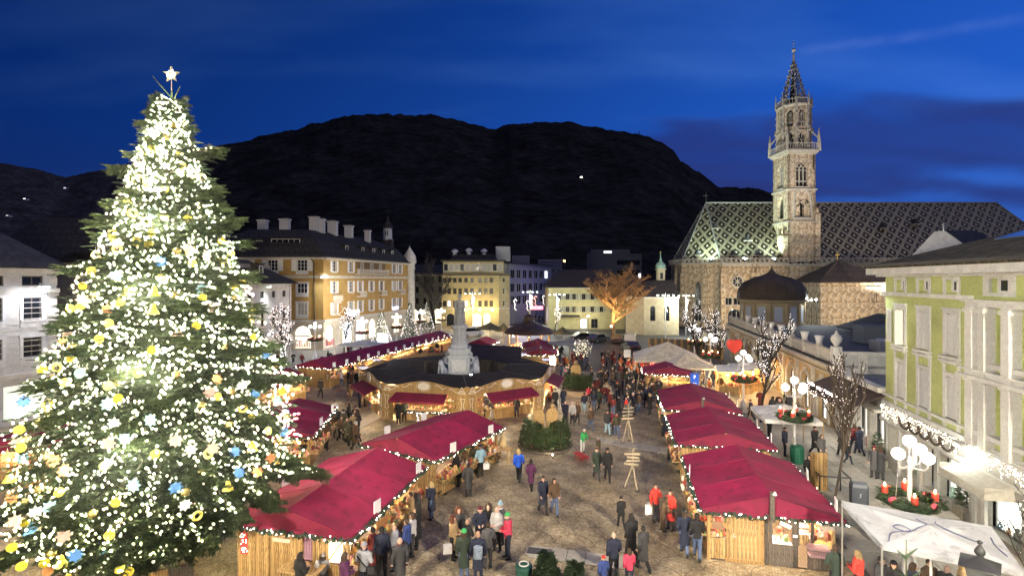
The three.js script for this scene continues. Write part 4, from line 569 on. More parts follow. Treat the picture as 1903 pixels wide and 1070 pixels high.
  const tx = xA(1228, 108); put('turret', [bx(tx, 7, -108, 1.5, 6.3, 1.5), bx(tx, 13.2, -108, 1.9, 0.2, 1.9)], chm, ch); put('onion', lathe([[0.9, 0], [1.1, 0.5], [0.95, 1.0], [0.35, 1.5], [0.3, 1.9], [0.12, 2.2], [0.04, 3.4], [0, 3.5]], 12, tx, 13.4, -108), mt([0.2, 0.32, 0.26], { roughness: 0.5 }), ch); put('opening', bx(tx, 11.2, -107.3, 0.6, 1.3, 0.15), K.dark, ch); put('ball', ico(tx, 16.9, -108, 0.2, 1), K.gold, ch);
  // timber fence near the white tents
  const fe = thing('board_fence', 'wide wooden board fence behind the white tents', 'fence'); const A0 = G(1205, 662), A1 = G(1345, 668); const nb = 34, bg = bx(0, 0, 0, 0.3, 2.6, 0.05); for (let i = 0; i < nb; i++) { const q2 = V().lerpVectors(A0, A1, (i + 0.5) / nb), m = put('plank', bg, i % 3 ? K.oldwoodB : K.pineB, fe); m.position.copy(q2); m.position.y = -0.02 + 0.06 * hash(i); } put('rail', [bar(A0.clone().setY(2.3), A1.clone().setY(2.3), 0.08, 0.1), bar(A0.clone().setY(0.5), A1.clone().setY(0.5), 0.08, 0.1)].map((g) => g.translate(0, 0, -0.07)), K.oldwood, fe);
}
// ================= right side: green house, terrace building, domed pavilion (local x = u from s backwards)
const greenM = mt([0.47, 0.51, 0.19], { t: X.mott, m: 5 }), trim = mt([0.68, 0.67, 0.62], { t: X.fine, m: 2 }), trimB = mt([0.60, 0.59, 0.54], { t: X.fine, m: 2 });
{
  const T = 15.4, S0 = 33.8, LL = 20, base = row(S0, T), ry = Math.PI / 2 - TH - Math.PI;          // facade seen from the square: u runs from the far corner towards the camera
  const f = { x: base.x, z: base.z, ry, L: LL, y0: 3.9, y1: 11.3, mat: greenM, wins: [] };
  // check the direction: u must run along -s
  const o = thing('green_house', 'green house with white window surrounds and shutters on the right', 'house');
  const uOf = (px) => S0 - ((F * T / Math.cos(TH) / (px - (CX + F * Math.tan(TH))) + T * ST) / CT);
  const win3 = [[1664, 1686.5], [1704, 1733], [1753.7, 1788]].map((a) => (uOf(a[0]) + uOf(a[1])) / 2);
  win3.forEach((u, i) => {
    f.wins.push({ u, y: 7.4, w: 0.84, h: 2.0, c: 2, r: 2, rec: 0.14, cur: i === 0, kind: 'up', i }, { u, y: 4.4, w: 0.84, h: 2.0, c: 2, r: 2, rec: 0.14, kind: 'lo', i });
    f.wins.push({ u, y: 10.42, w: 0.85, h: 0.58, c: 2, r: 1, rec: 0.2 });
  });
  const uB = uOf(1811);
  f.wins.push({ u: (uOf(1836) + uOf(1884)) / 2, y: 10.45, w: 1.1, h: 0.62, c: 1, r: 1, rec: 0.25 }, { u: uB + 5.5, y: 10.45, w: 1.1, h: 0.62, c: 1, r: 1, rec: 0.25 });
  const bayWins = []; for (const y of [4.5, 7.5]) for (let k = 0; k < 3; k++) bayWins.push({ u: uB + 1.82 + k * 1.62, y: y - 0.1, w: 0.85, h: 2.2, c: 1, r: 3, rec: 0.3, cur: 0 });
  f.wins.push(...bayWins);
  facade(o, f);
  const place = (m, u, y, n = 0) => { const p = fpt(f, u, y, n); m.position.copy(p); m.rotation.y = ry; return m; };
  // white surrounds, closed shutters with slats, cornices
  const slats = merge([bx(-0.19, 0, 0, 0.05, 1.9, 0.04), bx(0.19, 0, 0, 0.05, 1.9, 0.04), bx(0, 0, 0, 0.34, 0.06, 0.04), bx(0, 0.93, 0, 0.34, 0.06, 0.04), bx(0, 1.84, 0, 0.34, 0.06, 0.04), bx(0, 0.03, -0.012, 0.34, 1.8, 0.006), ...Array.from({ length: 28 }, (_, i) => xf(bx(0, 0, 0, 0.34, 0.05, 0.012), 0, 0.1 + i * 0.063, 0.0, 0, 0.7))]);
  const surU = merge([bx(-0.52, 0, 0, 0.2, 2.2, 0.12), bx(0.52, 0, 0, 0.2, 2.2, 0.12), bx(0, 2.0, 0, 0.84, 0.2, 0.12), bx(0, 2.2, 0.02, 1.28, 0.08, 0.2), bx(0, -0.14, 0.06, 1.42, 0.12, 0.28), bx(-0.5, -0.4, 0.05, 0.14, 0.26, 0.2), bx(0.5, -0.4, 0.05, 0.14, 0.26, 0.2)]);
  const surL = merge([bx(-0.52, -0.65, 0, 0.2, 2.85, 0.12), bx(0.52, -0.65, 0, 0.2, 2.85, 0.12), bx(0, 2.0, 0, 0.84, 0.2, 0.12), bx(0, 2.6, 0, 1.24, 0.08, 0.1), bx(-0.54, 2.2, 0, 0.2, 0.4, 0.1), bx(0.54, 2.2, 0, 0.2, 0.4, 0.1), bx(0, 2.68, 0.06, 1.44, 0.12, 0.3), bx(0, -0.1, 0.03, 0.84, 0.1, 0.16), bx(0, -0.62, 0.0, 0.84, 0.12, 0.1)]);
  const friezeP = bx(0, 2.22, 0.0, 0.26, 0.34, 0.07);
  win3.forEach((u, i) => {
    const a = place(put('window_surround', surU, trim, o), u, 7.4), b = place(put('window_surround', surL, trim, o), u, 4.4);
    for (const s of [-0.29, 0, 0.29]) put('frieze_panel', friezeP, greenM, b).position.x = s; put('apron_panel', bx(0, -0.5, 0, 0.7, 0.34, 0.05), greenM, b);
    for (const [w, y, up] of [[a, 7.4, 1], [b, 4.4, 0]]) {
      if (up && i === 0) { const m = put('open_shutter', slats, shut, w); m.position.set(-0.84, 0.05, 0.2); m.rotation.y = 0.05; const m2 = put('open_shutter', slats, shut, w); m2.position.set(0.5, 0.05, 0.34); m2.rotation.y = -1.35; }
      else for (const s of [-1, 1]) put('shutter', slats, shut, w).position.set(s * 0.205, 0.05, 0.0);
    }
  });
  for (const u of win3) place(put('attic_surround', merge([bx(-0.52, -0.1, 0, 0.18, 0.78, 0.12), bx(0.52, -0.1, 0, 0.18, 0.78, 0.12), bx(0, 0.58, 0, 1.22, 0.14, 0.14)]), trim, o), u, 10.42);
  for (const u of [(uOf(1836) + uOf(1884)) / 2, uB + 5.5]) place(put('attic_surround', merge([bx(-0.72, -0.14, 0, 0.34, 0.92, 0.14), bx(0.72, -0.14, 0, 0.34, 0.92, 0.14), bx(0, 0.62, 0, 1.1, 0.16, 0.14), bx(0, -0.14, 0, 1.1, 0.14, 0.14)]), trim, o), u, 10.45);
  along(o, f, -0.15, uB, 10.1, 0.2, 0.2, trim, 'string_course'); along(o, f, -0.15, LL, 4.22, 0.13, 0.14, trim, 'sill_course'); along(o, f, -0.15, LL, 3.72, 0.22, 0.16, trim, 'base_course'); along(o, f, -0.7, LL, 11.3, 0.5, 0.75, trim, 'eaves'); along(o, f, -0.4, LL, 11.18, 0.14, 0.35, trim, 'eaves_moulding');
  // the bay with tall pilasters
  for (let st = 0; st < 2; st++) {
    const y = 4.5 + st * 3.0; place(put('bay_beam', [bx(2.9, 2.35, 0.1, 6.2, 0.2, 0.5), bx(2.9, 2.55, 0.12, 6.5, 0.1, 0.7), bx(2.9, -0.2, 0.1, 6.2, 0.2, 0.5), bx(2.9, -0.85, 0.08, 6.2, 0.16, 0.34)], trim, o), uB + 0.2, y);
    for (const [x, w, m] of [[0.33, 0.5, trim], [1.12, 0.42, trimB], [2.5, 0.5, trim], [4.25, 0.6, trimB], [6.0, 0.6, trim]]) place(put('pilaster', [cbx(0, -0.68, 0.2, w, 3.03, 0.46, 0, 0.03), cbx(0, 2.1, 0.22, w + 0.1, 0.16, 0.54, 0, 0.02)], m, o), uB + x, y);
    for (let k = 0; k < 3; k++) place(put('apron_panel', bx(0, -0.62, 0.02, 0.5, 0.36, 0.12), greenM, o), uB + 1.82 + k * 1.62, y);
  }
  along(o, f, uB - 0.2, LL, 6.72, 0.16, 0.62, trim, 'bay_cornice');
  // roof
  const e = (u, y, n) => fpt(f, u, y, n);
  put('roof', [sheet([e(-0.8, 11.8, 0.85), e(LL, 11.8, 0.85), e(LL, 14.75, -8), e(7.2, 14.75, -8)], 0.14), sheet([e(-0.8, 11.8, -16), e(-0.8, 11.8, 0.85), e(7.2, 14.75, -8)], 0.14)], mt([0.13, 0.115, 0.075], { t: X.rtile, m: 2.4, b: 0.06, roughness: 0.9, specularIntensity: 0.3 }), o);
  put('gutter', bar(e(-0.8, 11.84, 0.92), e(LL, 11.84, 0.92), 0.12, 0.12), K.iron, o);
  const sk = put('skylight', [sheet([e(4.6, 13.02, -2.6), e(6.6, 13.02, -2.6), e(6.6, 13.5, -4.1), e(4.6, 13.5, -4.1)], 0.1)], mt([0.2, 0.25, 0.32], { roughness: 0.08, metalness: 0.6 }), o);
  put('end_wall', bx(-0.0, 0, -8, 0.4, 11.5, 15.6), greenM, o).position.copy(base); o.children[o.children.length - 1].rotation.y = ry;
  // ground floor: shops
  const gf = { ...f, y0: 0, y1: 3.72, mat: mt([0.46, 0.44, 0.38], { t: X.fine, m: 1.6 }), wins: [] }, shopC = glow([1, 0.93, 0.78], 0.95), shopW = glow([0.92, 1, 0.88], 1.0);
  const shops = [[0.55, 0.9, 0], [2.2, 1.6, 1], [4.0, 0.9, 1], [5.9, 2.3, 1], [9.0, 2.2, 2], [12, 2.2, 2], [15, 2.2, 2]];
  for (const [u, w, k] of shops) gf.wins.push({ u: u + 0.2, y: k === 0 ? 0.1 : 0.35, w, h: k === 0 ? 2.4 : 2.15, c: 1, r: 1, f: 0.07, lit: k === 2 ? shopW : shopC, fm: k ? K.steel : K.oldwood, rec: 0.5 });
  facade(o, gf);
  for (const [u, w, k] of shops) { if (k) for (let i = 0; i < 4; i++) { const m = put('display_item', lathe([[0.02, 0], [0.14, 0.02], [0.16, 0.3], [0.07, 0.42], [0.09, 0.55], [0.02, 0.6]], 8), mt([rr(0.1, 0.6), rr(0.1, 0.5), rr(0.1, 0.4)]), o); m.scale.setScalar(rr(0.5, 1)); m.position.copy(fpt(f, u + 0.2 + (i - 1.5) * w * 0.22, 0.4, -0.44)); } }
  along(o, gf, -0.1, LL, 2.75, 0.14, 0.3, trimB, 'shop_cornice'); for (const u of [0.05, 1.4, 3.4, 4.9, 7.6, 8.2]) along(o, gf, u, u + 0.22, 0, 2.75, 0.1, trimB, 'shop_pilaster');
  const wr = put('door_wreath', new THREE.TorusGeometry(0.28, 0.08, 6, 14), K.gold, o); place(wr, 6.0, 1.6, -0.36);
  const cp = thing('canopy', 'small pale canopy over a shop window of the green house', 'canopy'); const cpm = put('cover', [sheet([V(7.5, 2.95, 0), V(10.4, 2.95, 0), V(10.4, 2.6, 1.3), V(7.5, 2.6, 1.3)], 0.05), sheet([V(7.5, 2.62, 1.3), V(10.4, 2.62, 1.3), V(10.4, 2.3, 1.32), V(7.5, 2.3, 1.32)], 0.04), bx(7.52, 2.3, 0.65, 0.04, 0.5, 1.3), bx(10.38, 2.3, 0.65, 0.04, 0.5, 1.3)], mt([0.42, 0.40, 0.34], { t: X.fine, m: 1 }), cp); cpm.position.copy(base); cpm.rotation.y = ry;
  put('front_rail', bar(V(7.5, 2.3, 1.34), V(10.4, 2.3, 1.34), 0.04, 0.04), K.steel, cp).position.copy(base); cp.children[1].rotation.y = ry;
  // curtain of fairy lights under the first floor
  const ml = []; for (let i = 0; i < 1300; i++) { const u = rr(-0.1, LL - 1), drop = Math.abs(Math.sin(u * 3.1)) * 0.35 + 0.3; ml.push(mtx(fpt(f, u, 3.7 - Math.pow(R(), 1.2) * drop * 1.3, rr(0.1, 0.28)), rr(0.7, 1.15))); }
  const lg = thing('light_curtain', 'curtain of warm fairy lights hung along the green house above the shops', 'fairy lights'); scatter('bulbs', new THREE.IcosahedronGeometry(0.013, 0), glow([1, 0.9, 0.72], 9), ml, lg); put('cable', path([fpt(f, -0.1, 3.72, 0.24), fpt(f, LL - 1, 3.72, 0.24)], 0.015), K.iron, lg); put('garland', Array.from({ length: 5 }, (_, i) => xf(new THREE.TorusGeometry(0.5, 0.06, 5, 10, Math.PI), ...fpt(f, 2.6 + i * 0.9, 3.45, 0.3).toArray(), ry, 0, Math.PI)), K.bark, lg);
  areaLight(null, ...fpt(f, 8, 3.0, 1.7).toArray(), ...fpt(f, 8, 0, 3.4).toArray(), 14, 0.8, [1, 0.9, 0.7], 0.8);
  // bright white lamps on the facade
  const bl = (u, y, I, l) => { const q = thing('wall_flood', l, 'lamp', fpt(f, u, y, 0.55)); q.rotation.y = ry; put('housing', cbx(0, 0, 0, 0.55, 0.16, 0.3), K.steel, q); put('lens', bx(0, -0.05, 0, 0.5, 0.04, 0.26), glow([0.95, 1, 0.95], 25), q); put('bracket', rod(V(0, 0.08, 0), V(0, 0.08, -0.56), 0.03), K.iron, q); return q; };
  const b1 = bl(7.6, 3.62, 0, 'bright white lamp among the fairy lights of the green house'); pointLight(null, ...fpt(f, 7.6, 3.4, 0.8).toArray(), [0.95, 1, 0.93], 2.2, 8);
  const b2 = bl(-0.5, 10.55, 0, 'cool white lamp at the far corner under the eaves of the green house'); spotLight(null, ...fpt(f, -0.9, 10.3, 0.9).toArray(), ...fpt(f, 1.2, 8.0, 0).toArray(), 42, [0.88, 1, 0.95], 9, 8);
  // big area light standing for the lit house fronts opposite? none: the globe lamps and an added flood light this front

  // ---- terrace building with balustrade and arched windows
  const T2 = 15.4, b2p = row(76.6, T2), L2 = 35.6, tf = { x: b2p.x, z: b2p.z, ry, L: L2, y0: 0, y1: 4.75, mat: mt([0.50, 0.36, 0.18], { t: X.mott, m: 3 }), wins: [] };
  const t = thing('terrace_building', 'ochre arcade building with a balustraded roof terrace and urns', 'building'), st = mt([0.58, 0.54, 0.46], { t: X.mott, m: 2 });
  for (let i = 0; i < 9; i++) { const u = L2 - 2.2 - i * 3.7; tf.wins.push({ u, y: 0.15, w: 1.9, h: 3.1, arch: 1, c: 2, r: 3, rec: 0.3, fm: i < 3 ? K.iron : st, lit: i === 0 || i === 2 ? glow([1, 0.97, 0.88], 1.0) : i === 1 ? glow([1, 0.95, 0.8], 0.6) : null }); }
  facade(t, tf);
  for (let i = 0; i < 9; i++) { const u = L2 - 2.2 - i * 3.7; const a = put('arch_moulding', [new THREE.TorusGeometry(1.12, 0.14, 5, 16, Math.PI), bx(-1.12, -2.15, 0, 0.3, 2.15, 0.2), bx(1.12, -2.15, 0, 0.3, 2.15, 0.2), bx(0, 1.05, 0.04, 0.3, 0.4, 0.24)], st, t); const p = fpt(tf, u, 2.3, 0.03); a.position.copy(p); a.rotation.y = ry; if (i < 8) { const pl = put('pilaster', [bx(0, 0, 0.08, 0.4, 4.0, 0.22), bx(0, 3.9, 0.1, 0.55, 0.25, 0.34)], st, t); pl.position.copy(fpt(tf, u - 1.85, 0, 0)); pl.rotation.y = ry; } }
  along(t, tf, -0.2, L2 + 0.2, 4.0, 0.12, 0.18, st, 'string_course'); along(t, tf, -0.3, L2 + 0.5, 4.5, 0.28, 0.55, st, 'cornice'); along(t, tf, -0.2, L2 + 0.3, 4.78, 0.1, 0.3, K.slate, 'cornice_lead');
  const balG = once('bal', () => lathe([[0.09, 0], [0.09, 0.06], [0.05, 0.1], [0.095, 0.28], [0.1, 0.36], [0.05, 0.55], [0.08, 0.62], [0.09, 0.68]], 7)); const nB = 11;
  for (let k = 0; k <= nB; k++) { const u = L2 - k * (L2 / nB); const p = put('post', cbx(0, 0, 0, 0.42, 1.12, 0.42, 0, 0.03), st, t); p.position.copy(fpt(tf, u, 4.85, -0.1)); p.rotation.y = ry; if (k < nB) { for (let i = 0; i < 11; i++) { const b = put('baluster', balG, st, t); b.position.copy(fpt(tf, u - 0.42 - i * 0.235 - 0.1, 4.97, -0.1)); } } }
  along(t, { ...tf }, 0, L2, 4.86, 0.11, 0.28, st, 'plinth'); along(t, { ...tf }, 0, L2, 5.66, 0.16, 0.28, st, 'rail'); for (const n of ['plinth', 'rail']) { const q = t.children.filter((c) => c.name === n).pop(); q.position.copy(fpt(tf, 0, 0, -0.24)); }
  const urnG = lathe([[0.16, 0], [0.2, 0.05], [0.1, 0.15], [0.12, 0.22], [0.34, 0.55], [0.38, 0.8], [0.3, 0.88], [0.34, 0.94], [0.16, 1.05], [0.1, 1.2], [0.02, 1.35]], 14), potG = lathe([[0.2, 0], [0.3, 0.5], [0.36, 0.55], [0.34, 0.62], [0.26, 0.62], [0.24, 0.5]], 12);
  for (let k = 0; k <= 8; k++) { const u = L2 - k * (L2 / nB), pot = k !== 0 && k !== 3; const q = thing(pot ? 'terrace_pot' : 'stone_urn', pot ? `pale flower pot on the terrace balustrade, ${['', 'first', 'second', '', 'third', 'fourth', 'fifth', 'sixth', 'seventh'][k]} beyond the big corner urn` : k ? 'stone lidded urn in the middle of the terrace balustrade' : 'large white lidded stone urn on the corner post of the terrace', pot ? 'flower pot' : 'urn', fpt(tf, u, 5.97, -0.1)); put(pot ? 'pot' : 'urn', pot ? potG : urnG, pot ? K.white : trim, q); if (!pot) put('foot', cbx(0, -0.0, 0, 0.3, 0.08, 0.3), trim, q); }
  // terrace deck, end wall, courtyard roofs behind
  const deckP = [fpt(tf, 0, 4.8, -0.3), fpt(tf, L2, 4.8, -0.3), fpt(tf, L2, 4.8, -24), fpt(tf, 0, 4.8, -24)]; put('deck', sheet(deckP, 0.2), mt([0.07, 0.075, 0.09], { t: X.mott, m: 3 }), t);
  const ef = { ...fpt(tf, L2, 0, 0), ry: ry + Math.PI / 2, L: 16, y0: 0, y1: 5.75, mat: mt([0.56, 0.57, 0.56], { t: X.mott, m: 2.4 }), wins: [] }; ef.x = fpt(tf, L2, 0, 0).x; ef.z = fpt(tf, L2, 0, 0).z;
  facade(t, ef); along(t, ef, 0, 16, 5.6, 0.22, 0.3, trim, 'coping'); for (const u of [1.5, 5.2, 9.2]) { along(t, ef, u, u + 0.55, 4.2, 1.4, 0.2, trim, 'end_pilaster'); } along(t, ef, 0, 16, 4.1, 0.14, 0.3, trim, 'end_ledge');
  put('corner_pier', cbx(0, 4.75, 0, 0.6, 1.4, 0.6, 0, 0.04), trim, t).position.copy(fpt(tf, L2 + 0.0, 0, -0.1)); t.children[t.children.length - 1].rotation.y = ry;
  put('roof_shed', [bx(0, 0, 0, 2.4, 1.6, 1.6), bx(0.3, 1.6, 0, 2.8, 0.12, 2)], mt([0.12, 0.14, 0.17]), t).position.copy(fpt(tf, 20, 4.8, -9)); put('roof_tank', [bx(0, 0, 0, 2.2, 0.9, 1.3), xf(cy(0, 0.9, 0, 0.8, 0.8, 0.1, 12), 0, 0, 0)], K.steel, t).position.copy(fpt(tf, 26.5, 4.8, -7.5));
  for (let i = 0; i < 5; i++) put('folded_awning', xf(bx(0, 0, 0, 0.12, 0.1, 2.6), 0, 0, 0, 0.6 + i * 0.13), trimB, t).position.copy(fpt(tf, 29.5, 4.85 + i * 0.14, -9 + i * 0.1));
  put('upper_roof', [sheet([fpt(tf, 8, 7.0, -15), fpt(tf, 30, 7.0, -15), fpt(tf, 30, 5.4, -10.5), fpt(tf, 8, 5.4, -10.5)], 0.15)], mt([0.035, 0.04, 0.055], { t: X.rtile, m: 1.5 }), t);
  put('roof_stair', [bar(fpt(tf, 11, 5.0, -11), fpt(tf, 15, 7.2, -14.6), 0.15, 0.25), bar(fpt(tf, 11, 5.9, -11), fpt(tf, 15, 8.0, -14.6), 0.06, 0.06)], K.iron, t);
  // ---- the low shop wing between terrace and green house
  const s = thing('shop_wing', 'low shop wing with glass front and light-hung canopy beside the green house', 'shop'), sL = 7.0, sf = { ...fpt(tf, L2 + 0.1, 0, -0.1), ry, L: sL, y0: 0, y1: 4.3, mat: trimB, wins: [] }; sf.x = fpt(tf, L2 + 0.12, 0, -0.12).x; sf.z = fpt(tf, L2 + 0.12, 0, -0.12).z;
  for (const u of [1.5, 3.6, 5.7]) sf.wins.push({ u, y: 0.15, w: 1.75, h: 2.75, c: 1, r: 1, lit: glow([1, 0.94, 0.82], 1.15), rec: 0.6, fm: K.steel }); facade(s, sf);
  along(s, sf, 0, sL, 4.3, 0.3, 0.5, trim, 'cornice'); along(s, sf, 0, sL, 3.1, 0.16, 0.7, trimB, 'fascia'); put('flat_roof', sheet([fpt(sf, 0, 4.25, 0), fpt(sf, sL, 4.25, 0), fpt(sf, sL, 4.25, -12), fpt(sf, 0, 4.25, -12)], 0.12), mt([0.22, 0.24, 0.26], { t: X.mott, m: 2 }), s);
  const cv = put('canopy', [sheet([V(0, 4.2, 0.05), V(sL, 4.2, 0.05), V(sL, 3.35, 1.9), V(0, 3.35, 1.9)], 0.05), bx(sL / 2, 2.9, 1.9, sL, 0.5, 0.05)], mt([0.10, 0.07, 0.06], { t: X.cloth, m: 2 }), s); cv.position.set(sf.x, 0, sf.z); cv.rotation.y = ry;
  for (let i = 0; i < 14; i++) { const m = put('display_item', i % 3 ? cbx(0, 0, 0, 0.3, rr(0.3, 0.9), 0.25) : ico(0, 0.3, 0, 0.24, 1), i % 4 ? K.white : pick([K.pine, K.red, K.gold, K.marble]), s); m.position.copy(fpt(sf, 0.7 + i * 0.42, 0.2, -0.35)); }
  const cm = []; for (let i = 0; i < 420; i++) cm.push(mtx(fpt(sf, rr(0, sL), 3.45 - R() * R() * 0.9 + 0.1, 1.95 + rr(-0.12, 0.1)), rr(0.8, 1.2))); const cg = thing('canopy_lights', 'pinkish fairy light garland along the dark shop canopy', 'fairy lights'); scatter('bulbs', new THREE.IcosahedronGeometry(0.018, 0), glow([1, 0.84, 0.78], 8), cm, cg); scatter('greenery', new THREE.TetrahedronGeometry(0.09), mt([0.06, 0.04, 0.035]), cm.map((_, i) => mtx(fpt(sf, (i / 420) * sL, 3.32 + rr(-0.15, 0.1), 1.98 + rr(-0.1, 0.08)), rr(0.6, 1.3), R() * 6, R() * 6)), cg);
  areaLight(null, ...fpt(sf, 3.5, 2.6, 1.0).toArray(), ...fpt(sf, 3.5, 0, 3.5).toArray(), 6, 1.6, [1, 0.94, 0.82], 2);
  // ---- domed pavilion at the end of the terrace
  const d = thing('domed_pavilion', 'round pavilion with bulbous dark metal dome on the terrace', 'pavilion', V(37.0, 4.8, -72)), pv = mt([0.44, 0.36, 0.22], { t: X.mott, m: 2 });
  put('dome', lathe([[4.35, 0], [4.5, 0.25], [4.45, 0.9], [4.25, 1.6], [3.7, 2.4], [2.6, 3.0], [1.4, 3.35], [0.6, 3.75], [0.15, 4.3], [0, 4.9]], 28, 0, 3.4, 0), mt([0.10, 0.075, 0.055], { roughness: 0.7, t: X.mott, m: 0.6, specularIntensity: 0.4 }), d);
  for (let k = 0; k < 20; k++) { const a = k * Math.PI / 10; put('dome_seam', path([[4.53, 0.25], [4.49, 0.9], [4.29, 1.6], [3.74, 2.4], [2.63, 3.03], [1.4, 3.38]].map(([r, y]) => V(Math.sin(a) * r, 3.4 + y, Math.cos(a) * r)), 0.05, 0.04, 4), K.iron, d); }
  put('drum', cy(0, 0, 0, 3.9, 3.9, 3.1, 16), pv, d); put('drum_cornice', [cy(0, 3.0, 0, 4.1, 4.5, 0.35, 24), cy(0, 3.3, 0, 4.6, 4.6, 0.14, 24)], pv, d); put('drum_base', cy(0, 0, 0, 4.15, 4.15, 0.3, 16), pv, d);
  for (let k = 0; k < 12; k++) { const a = k * Math.PI / 6; put('column', cy(Math.sin(a) * 4.0, 0.3, Math.cos(a) * 4.0, 0.2, 0.17, 2.7, 8), pv, d); const w = put('window', winGeo(1.25, 2.3, { c: 2, r: 1, f: 0.12 }), pv, d); at(w, Math.sin(a + 0.262) * 3.93, 0.35, Math.cos(a + 0.262) * 3.93, a + 0.262); put('curtain', new THREE.PlaneGeometry(1.1, 2.1).translate(0, 1.15, -0.02), mt([0.34, 0.38, 0.46]), w); }
  for (const [x, z] of [[4.5, 1.0], [5.4, 0.6]]) { const q = thing('spot_lamp', x < 5 ? 'left of two small bright lamps beside the pavilion dome' : 'right of two small bright lamps beside the pavilion dome', 'lamp', V(37 + x, 8.25, -71 + z)); put('lamp_head', ico(0, 0, 0, 0.13, 1), glow([0.95, 1, 0.92], 40), q); put('pole', rod(V(0, -3.4, 0), V(0, -0.1, 0), 0.03), K.iron, q); pointLight(null, q.position.x, 8.25, q.position.z, [0.95, 1, 0.9], 12, 6); }
  // white gable and dark roof behind the green house
  const wg = thing('white_gable', 'blank pale gable wall rising behind the green house roof', 'house'), gd = 47; const gp = (px, py) => P(px, py, gd), A = [gp(1690, 480), gp(1852, 480), gp(1790, 452), gp(1756, 428), gp(1738, 430)].map((v) => v);
  put('gable_wall', [fromQuads([[A[0], A[1], A[2], A[3], A[4]]]), bx((A[0].x + A[1].x) / 2, 0, -gd - 0.5, A[1].x - A[0].x, A[0].y, 0.9)], mt([0.82, 0.82, 0.78], { t: X.fine, m: 2 }), wg);
  put('roof', sheet([gp(1756, 427), gp(1792, 453), P(1850, 448, 58), P(1815, 428, 58)], 0.12), K.slate, wg); put('flue', rod(gp(1754, 430), gp(1754, 415), 0.08), K.steel, wg);
}
// ================= smooth bodies: a field of tapered capsules, meshed with surface nets
const smin = (a, b, k) => { const h = clamp(0.5 + 0.5 * (b - a) / k); return lerp(b, a, h) - k * h * (1 - h); };
function cap(p, a, b, ra, rb) {                        // tapered capsule, arrays [x,y,z]
  const bxx = b[0] - a[0], by = b[1] - a[1], bz = b[2] - a[2], px = p[0] - a[0], py = p[1] - a[1], pz = p[2] - a[2];
  const h = clamp((px * bxx + py * by + pz * bz) / (bxx * bxx + by * by + bz * bz + 1e-9)), x = px - bxx * h, y = py - by * h, z = pz - bz * h;
  return Math.sqrt(x * x + y * y + z * z) - lerp(ra, rb, h);
}
const ell = (p, c, r) => { const x = (p[0] - c[0]) / r[0], y = (p[1] - c[1]) / r[1], z = (p[2] - c[2]) / r[2], l = Math.sqrt(x * x + y * y + z * z); return (l - 1) * Math.min(r[0], r[1], r[2]); };
const bones = (list, k = 0.03) => (p) => { let d = 9; for (const b of list) d = smin(d, b.length === 2 ? ell(p, b[0], b[1]) : cap(p, b[0], b[1], b[2], b[3] ?? b[2]), k); return d; };
